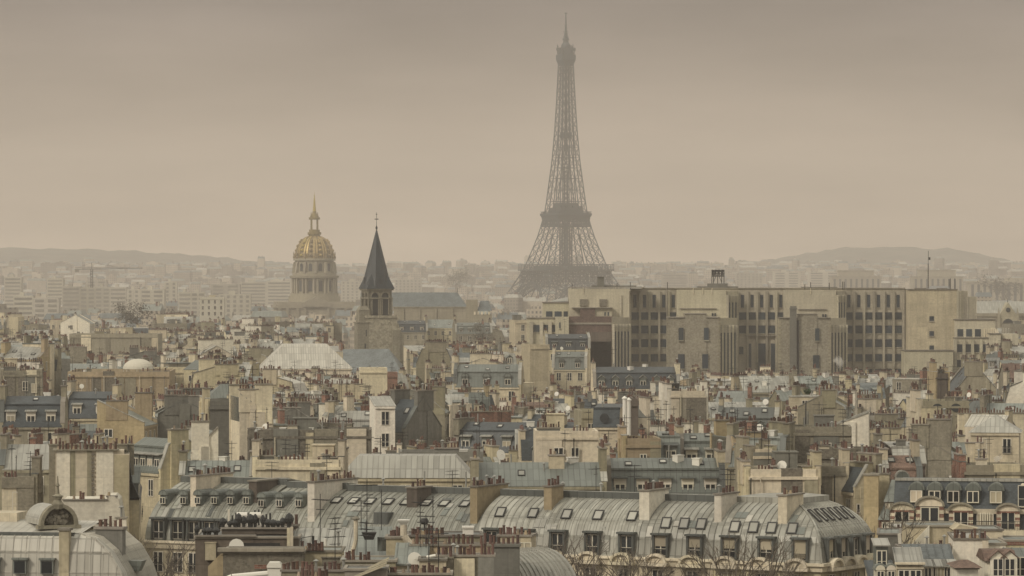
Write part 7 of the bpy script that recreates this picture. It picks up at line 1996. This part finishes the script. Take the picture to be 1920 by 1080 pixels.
while d < 1720:
    ang0 = TR.uniform(-.25, .25)
    px = -100.0
    while px < 2010:
        W = TR.uniform(6.5, 13) * (1.0 if d < 1200 else 1.2); D = TR.uniform(7, 10)
        side = TR.random() < (.42 if d < 1300 else .3)
        rz = (H90 if TR.random() < .5 else -H90) + TR.uniform(-.3, .3) if side else ang0 + TR.uniform(-.2, .2)
        if side: W, D = D, min(W, 11)
        ex = abs(W * math.cos(rz)) + abs(D * math.sin(rz)); ey = abs(W * math.sin(rz)) + abs(D * math.cos(rz))
        wpx = ex * F / d
        ok = False
        for tries in range(3):
            dd = d + TR.uniform(-.03, .03) * d
            top = TR.uniform(24.0, 29.5) + (TR.uniform(0, 4.5) if TR.random() < .25 else 0) - 4.5 * tries
            if d < 520: top -= 2.0
            pyt = HY + (CZ - top - 1.2) * F / dd
            if not blocked(px, px + wpx, dd, dd + ey, pyt): ok = True; break
        if ok and px + wpx > -8 and px < 1926:
            kind = TR.choice(KINDS_); kind = 'mansard' if side and kind in ('curved', 'hip') else kind; wall = TR.choice(WALLS); roof = TR.choice(ROOFS)
            if kind == 'flat': roof = TR.choice(('zinc', 'zinclight', 'lead'))
            hr = {'mansard': 4.0, 'curved': 4.4, 'gable': D * .3, 'mono': D * .3, 'slant': 3.4, 'hip': 3.0, 'flat': .7}[kind]
            rs = {'mansard': TR.uniform(2.5, 3.1), 'curved': 3.9, 'gable': D * TR.uniform(.22, .36), 'mono': D * TR.uniform(.2, .36), 'slant': 3.0, 'hip': TR.uniform(2, 3.6), 'flat': None}[kind]
            det = 2 if dd < 760 else 1 if dd < 1300 else 0
            pa = TR.choice(('LR', 'LR', 'L', 'R')) if kind != 'hip' else ''
            hh_ = make_house((PX(px, dd) + PX(px + wpx, dd)) / 2, dd + ey / 2, rz, W, D, top - hr, kind, wall, roof, TR, det, pa, rise=rs,
                       partym=TR.choice((None, None, 'cream', 'pale', 'beige', 'grey', 'white', 'stone')), facade=None if det == 2 else 1,
                       gwin=None if det else TR.choice((0, 0, 1)), stacks=None if det else 1)
            COUNT[0] += 1
            wings(hh_, W, D, rz, top, det, wall, roof, dd)
        px += wpx * TR.uniform(.86, 1.0) + TR.choice((0, 0, 0, 10))
    d *= 1.088; _row += 1
for _h in list(HOUSES):
    if _h['label'] and 430 < _h['y'] < 1000:
        _r = _h['o'].rotation_euler.z; _q = abs(math.sin(_r)) > .7
        wings(_h['o'], _h['ey' if _q else 'ex'] * 2, _h['ex' if _q else 'ey'] * 2, _r, min(_h['top'] - 1.5, 27), 1, 'cream', 'zinc', _h['y'], False)
print('row houses', COUNT[0], 'all houses', len(HOUSES))

# ------------------------------------------------------------------ the far town
def far_town():
    rr = random.Random(77)
    M['farwall'] = mat('far_walls', lambda nt, bs: _far(nt, bs))
    mb = MB()
    d = 1760.0
    while d < 7300:
        half = 1400 * d / F
        x = -half
        while x < half:
            w = rr.uniform(6, 17) * (1 + (d - 1800) / 7000); dep = rr.uniform(9, 16); y = d + rr.uniform(-25, 25)
            hgt = rr.uniform(17, 27) + (rr.uniform(3, 16) if rr.random() < .07 else 0)
            pxc = 960 + F * (x + w / 2) / y
            zb = terrain(x, y) - 1
            top = zb + hgt
            pyt = HY + (CZ - top) * F / y
            if abs(pxc - 589) < 95 and 2640 < y < 2800: x += w; continue
            if abs(pxc - 1061) < 150 and 3950 < y < 4250: x += w; continue
            if y < 2730 and abs(pxc - 589) < 95 and pyt < 572: hgt -= 6; top = zb + hgt
            if 2600 < d < 4400 and 4590 > y > 4500: x += w; continue
            if rr.random() < .06: x += w; continue
            if any(px1_ < pxc < px2_ and abs(y - yy_) < 26 for px1_, px2_, yy_ in ((368, 426, 2066), )): x += w; continue
            m = rr.choice((0, 0, 0, 1, 1, 2))
            q = MB()
            k = rr.random()
            q.box(-w / 2, -dep / 2, 0, w / 2, dep / 2, hgt - 3, m, False)
            if k < .5:
                q.frustum(0, 0, hgt - 3, w / 2 + .2, dep / 2 + .2, hgt, w / 2 - 1.0, dep / 2 - 2.5, rr.choice((3, 3, 4, 5)))
            elif k < .75:
                q.prism([(-dep / 2, hgt - 3), (dep / 2, hgt - 3), (0, hgt + .5)], -w / 2, w / 2, rr.choice((3, 4, 5)))
            else:
                q.box(-w / 2, -dep / 2, hgt - 3, w / 2, dep / 2, hgt - 1, m, False); q.box(-w * .2, -2, hgt - 1, w * .15, 2, hgt + 1, m, False)
            for i in range(rr.randrange(1, 4)):
                cx = rr.uniform(-w / 2, w / 2 - 1); q.box(cx, -1.5, hgt - 2, cx + .8, rr.uniform(0, 3), hgt + rr.uniform(.8, 2.2), rr.choice((0, 0, 1, 6)), False)
            q.xform(Matrix.Translation((x + w / 2, y, zb)) @ Matrix.Rotation(rr.uniform(-.35, .35) + (H90 if rr.random() < .25 else 0), 4, 'Z'))
            mb.join(q)
            x += w * rr.uniform(.95, 1.25)
        d *= 1.035
    # wooded clumps and towers on the skyline of the far slopes
    tag(mb.build('distant_town', ['farwall', 'farwall2', 'farwall3', 'zinc', 'zinclight', 'slategrey', 'pot']), kind='stuff')
def _far(nt, bs, base=(.42, .37, .30)):
    br = nt.nodes.new('ShaderNodeTexBrick'); nt.links.new(_uv(nt), br.inputs['Vector'])
    br.offset = 0; br.inputs['Scale'].default_value = 1; br.inputs['Brick Width'].default_value = 2.6; br.inputs['Row Height'].default_value = 3.0
    br.inputs['Mortar Size'].default_value = .72; br.inputs['Mortar Smooth'].default_value = .05
    br.inputs['Color1'].default_value = (.09, .09, .09, 1); br.inputs['Color2'].default_value = (.17, .155, .13, 1)
    br.inputs['Mortar'].default_value = (*base, 1)
    g = _range(nt, _noise(nt, _pos(nt), (.03, .03, .03), 3, .6), .35, .65, .65, 1.2)
    nt.links.new(_mix(nt, br.outputs[0], g, 1.0, 'MULTIPLY'), bs.inputs['Base Color']); bs.inputs['Roughness'].default_value = .9
M['farwall2'] = mat('far_walls_dull', lambda nt, bs: _far(nt, bs, (.25, .225, .19)))
M['farwall3'] = plaster('far_walls_blank', (.40, .36, .29), .3)
far_town()
# slab blocks that stand out of the far town, one object each
M['slabglass_hazed'] = plain('slab_window_haze_tint', (.26, .245, .22), .5, var=.15)  # glass paled towards the haze colour, so far windows look faint
def slabs():
    rr = random.Random(8)
    spec = [(8, 40, 513, 3300), (88, 118, 516, 3400), (117, 150, 531, 3000), (150, 178, 533, 2950), (178, 206, 532, 2950), (206, 237, 532, 2900), (238, 262, 536, 2800), (262, 308, 536, 2800), (308, 332, 522, 3100), (335, 358, 541, 2750), (358, 384, 541, 2700),
            (450, 500, 523, 3600), (500, 546, 521, 3600), (640, 690, 521, 3900), (740, 790, 518, 4200), (25, 62, 548, 2500), (62, 110, 552, 2450), (410, 470, 545, 2600), (395, 450, 527, 3300), (162, 200, 520, 3900), (1240, 1290, 508, 4700), (1380, 1430, 506, 4700), (1450, 1500, 504, 4700), (1515, 1580, 504, 4800)]
    for i, (a, b, t_, d_) in enumerate(spec):
        W = PX(b, d_) - PX(a, d_); zt = PZ(t_ + 5, d_); zb = terrain(0, d_)
        t = thing('apartment_block', None, 'apartment block', (PX(a, d_), d_, zb - .5), rr.uniform(-.05, .05), 'apartment blocks in the haze')
        hh = zt - zb
        wm = rr.choice(('slabwall_hazed', 'slabwall_hazed', 'slabwall_hazed'))
        mb = MB(); mb.box(0, 0, 0, W, 12, hh); mb.box(W * .3, 3, hh, W * .5, 8, hh + 2.2); mb.build('wall', wm, t)
        style = rr.randrange(3); nf = int(min(hh - 2, 26) / 3)
        for f in range(nf):
            z = hh - 2.6 - 3 * f
            if style == 0:
                w_ = MB(); w_.box(W * .06, -.2, z, W * .94, .1, z + 1.4); w_.build('window_band', 'slabglass_hazed', t)
            elif style == 1:
                w_ = MB(); w_.box(W * .08, -.2, z, W * .42, .1, z + 1.6); w_.build('window_band', 'slabglass_hazed', t)
                w_ = MB(); w_.box(W * .58, -.2, z, W * .92, .1, z + 1.6); w_.build('window_band', 'slabglass_hazed', t)
            else:
                n = max(2, int(W / 4))
                for j in range(n):
                    w_ = MB(); xx = W * (j + .5) / n; w_.box(xx - .9, -.2, z, xx + .9, .1, z + 1.7); w_.build('window', 'slabglass_hazed', t)
        desc = f"{WALLNAME.get(wm, 'pale')} {('ribbon-windowed', 'two-bay', 'square-windowed')[style]} apartment block in the haze"
        HOUSES.append(dict(o=t, desc=desc, x=PX((a + b) / 2, d_), y=d_, ex=W / 2, ey=6, top=zt, label=None))
slabs()
# ------------------------------------------------------------------ smoke, a roof shrub, masts and far trees
def puff(label, px, py, d, r, dens, seed):
    rr = random.Random(seed); mb = MB()
    x, z = PX(px, d), PZ(py, d)
    mb.lathe([(.02, -r * 1.5), (r * .35, -r * 1.1), (r * .75, -r * .4), (r * 1.0, r * .2), (r * .8, r * .8), (r * .3, r * 1.15), (.02, r * 1.2)], 14)
    mb.v = [(a + .25 * r * math.sin(c * 2.1 / r + seed) + rr.uniform(-.3, .3) * r, b + rr.uniform(-.3, .3) * r, c * .8 + rr.uniform(-.3, .3) * r) for a, b, c in mb.v]
    m = bpy.data.materials.new('steam'); m.use_nodes = True; nt = m.node_tree; nt.nodes.clear()
    o = nt.nodes.new('ShaderNodeOutputMaterial'); v = nt.nodes.new('ShaderNodeVolumePrincipled')
    v.inputs['Color'].default_value = (.97, .95, .92, 1); v.inputs['Density'].default_value = dens; v.inputs['Anisotropy'].default_value = .1
    nt.links.new(v.outputs[0], o.inputs['Volume'])
    tag(inst('smoke', mb.mesh('smoke', [m], True), None, (x, d, z)), kind='stuff')
puff('', 1573, 679, 1040, 1.5, .28, 3)
puff('', 1872, 861, 470, .5, .7, 5)
M['leaf'] = plain('leaf_green', (.05, .12, .035), .7, var=.2)
M['twig'] = plain('winter_crown', (.085, .08, .062), .9, var=.3)
def clump(n, r, seed, s, flat=.8):
    rr = random.Random(seed); mb = MB()
    c = [Vector((rr.gauss(0, .42), rr.gauss(0, .42), rr.uniform(-.3, .8))) for _ in range(9)]
    for i in range(n):
        q = rr.choice(c) + Vector((rr.gauss(0, .22), rr.gauss(0, .22), rr.gauss(0, .2)))
        p = Vector((q.x * r, q.y * r, q.z * r * flat))
        u = Vector((rr.uniform(-1, 1), rr.uniform(-1, 1), rr.uniform(-1, 1))).normalized() * s; v = u.cross(Vector((rr.random(), rr.random(), 1))).normalized() * s * .7
        mb.add([p - u, p + v, p + u, p - v], [(0, 1, 2, 3)])
    return mb
t = thing('shrub', 'bright green shrub growing on a roof terrace below the institute', 'shrub', (PX(1513, 640), 640, PZ(745, 640)))
clump(260, .75, 4, .16).build('foliage', 'leaf', t, (0, 0, .7)); _m = MB(); _m.lathe([(.3, -3), (.4, .25), (.02, .25)], 8); _m.build('planter', 'cap', t)
t = thing('mast', 'tall black roof mast among the pots behind the stained stone wall', 'mast', (PX(1511, 486), 486, PZ(832, 486) - 3))
_m = MB(); _m.tube((0, 0, 0), (0, 0, 8.2), .13, .08, 6); _m.box(-.3, -.1, 3.6, .3, .1, 6.2); _m.build('pole', 'iron', t)
_m = MB(); _m.tube((.2, -.1, 4.4), (.2, -.1, 7.0), .16, n=6); _m.build('antenna_panel', 'grey', t)
for i, (px, py, d, r, lab) in enumerate(((258, 572, 1720, 6.5, 'dark bushy tree above the roofs below the crane'), (236, 574, 1760, 5.0, 'lower dark tree beside the bushy one below the crane'), (1008, 508, 4300, 14, 'lone round tree on the skyline left of the lattice tower'), (855, 510, 4800, 18, 'broad dark treetop on the skyline above the slate hall'),
        (560, 618, 1500, 4.5, 'dark tree between roofs left of the belfry'), (905, 606, 1450, 4.5, 'dark tree among roofs right of the slate hall'), (325, 585, 1900, 5.5, 'grey leafless treetop left of the pale cube building'), (1880, 522, 4400, 20, 'dark treetops before the palace wing'))):
    t = thing('winter_tree', lab, 'tree', (PX(px, d), d, 0), i, 'winter trees among the far roofs')
    zt = PZ(py, d)
    clump(1100, r, 30 + i, r * .05, 1.0).build('crown', 'twig', t, (0, 0, zt - r * .9))
    _m = MB(); _m.tube((0, 0, 0), (0, 0, zt - r * .8), r * .06, r * .04, 6); _m.build('trunk', 'bark', t)
# ------------------------------------------------------------------ the air
def haze():
    mb = MB(); mb.box(-3800, -120, -1.2, 3800, 9250, 336)
    m = bpy.data.materials.new('hazy_air'); m.use_nodes = True
    nt = m.node_tree; nt.nodes.clear()
    o = nt.nodes.new('ShaderNodeOutputMaterial'); v = nt.nodes.new('ShaderNodeVolumePrincipled')
    v.inputs['Color'].default_value = (.935, .873, .83, 1); v.inputs['Density'].default_value = HAZE_DENSITY
    v.inputs['Anisotropy'].default_value = .0
    nt.links.new(v.outputs[0], o.inputs['Volume'])
    me = mb.mesh('haze', [m])
    tag(inst('haze', me), kind='stuff')
haze()
# ------------------------------------------------------------------ a label of its own for every house
def label_all():
    marks = [('golden dome', 589, 500), ('dark spire', 707, 540), ('iron lattice tower', 1060, 560), ('slate hall', 800, 575), ('institute', 1330, 640),
             ('tower crane', 172, 520), ('gothic transept', 1890, 600), ('tall rooftop mast', 1746, 560)]
    SH = [('long dark slate mansard', 'long slate mansard'), ('long blank ochre', 'long ochre block'), ('dark slate mansard with three', 'three white dormers'), ('wide grey blank gable', 'grey blank gable'),
          ('tall grey blank slab', 'grey blank slab'), ('long brown rubble', 'brown rubble wall'), ('narrow tall white', 'narrow white house'), ('steep dark slate', 'steep slate gable'), ('cream house with a round', 'porthole house'),
          ('blank ochre block with', 'ochre pot-topped block'), ('blue-grey mansard with five', 'hooded dormers'), ('long pale blank', 'long pale parapet'), ('broad light zinc', 'light hipped roof'), ('rubble wall block', 'rubble pot wall'),
          ('beige block with two oval', 'oval openings'), ('tall narrow cream', 'narrow cream slab'), ('wide pale hipped', 'wide pale hipped roof'), ('long blue-grey', 'long blue-grey block'), ('wide grey mansard', 'wide grey mansard'),
          ('group of pale', 'pale blank walls'), ('beige gable with one', 'beige windowed gable'), ('dark slate twin', 'twin-slope slate gable'), ('white gable house', 'white gable house'), ('pale cube', 'pale cube building'),
          ('tall stained stone', 'stained stone gable'), ('cream house with small', 'pale hipped house'), ('oblique blue', 'oblique mansard'), ('stained stone walls', 'stained stone walls'), ('white wall with one', 'white sloping wall')]
    for h in HOUSES:
        h['px'], h['py'] = img(h['x'], h['y'] - h['ey'], h['top'])
        h['py'] += 8
        if h['label']:
            for a, b in SH:
                if h['label'].startswith(a): marks.append((b, h['px'], h['py']))
    groups = {}
    for h in HOUSES:
        if h['label']: continue
        best = sorted(marks, key=lambda m: ((m[1] - h['px']) / 1.6) ** 2 + ((m[2] - h['py']) * 1.6) ** 2)[0]
        dx, dy = h['px'] - best[1], h['py'] - best[2]
        v = '' if abs(dy) < 9 else ('above ' if dy < 0 else 'below ')
        u = '' if abs(dx) < 22 else ('left of ' if dx < 0 else 'right of ')
        rel = {('', ''): 'behind', ('above ', ''): 'above', ('below ', ''): 'below', ('', 'left of '): 'left of', ('', 'right of '): 'right of'}.get((v, u)) or ('upper ' if v == 'above ' else 'lower ') + u.strip()
        ds = h['desc'].replace('gable-end house with', 'gable,').replace('house with', 'house,').replace(' chimney stack', ' stack').replace(' and ', ', ')
        room = 15 - len(rel.split()) - 1 - len(best[0].split())
        if len(ds.split()) > room: ds = ds.rsplit(', ', 1)[0] if ds.count(',') > 1 else ds
        if len(ds.split()) > room: ds = ds.replace('weathered ', '').replace('single-pitch', 'sloping')
        h['desc'] = ds
        groups.setdefault((h['desc'], rel, best[0]), []).append(h)
    ORD = ['leftmost', 'second', 'third', 'fourth', 'fifth', 'sixth', 'seventh', 'eighth']
    for (desc, rel, b), hs in groups.items():
        if len(hs) == 1: hs[0]['o']['label'] = f'{desc}, {rel} the {b}'; continue
        for i, h in enumerate(sorted(hs, key=lambda q: q['px'])):
            h['o']['label'] = f'{ORD[min(i, 7)]} {desc}, {rel} the {b}'
    for h in HOUSES:
        if 'group' not in h['o']: h['o']['group'] = 'houses of the old town'
label_all()
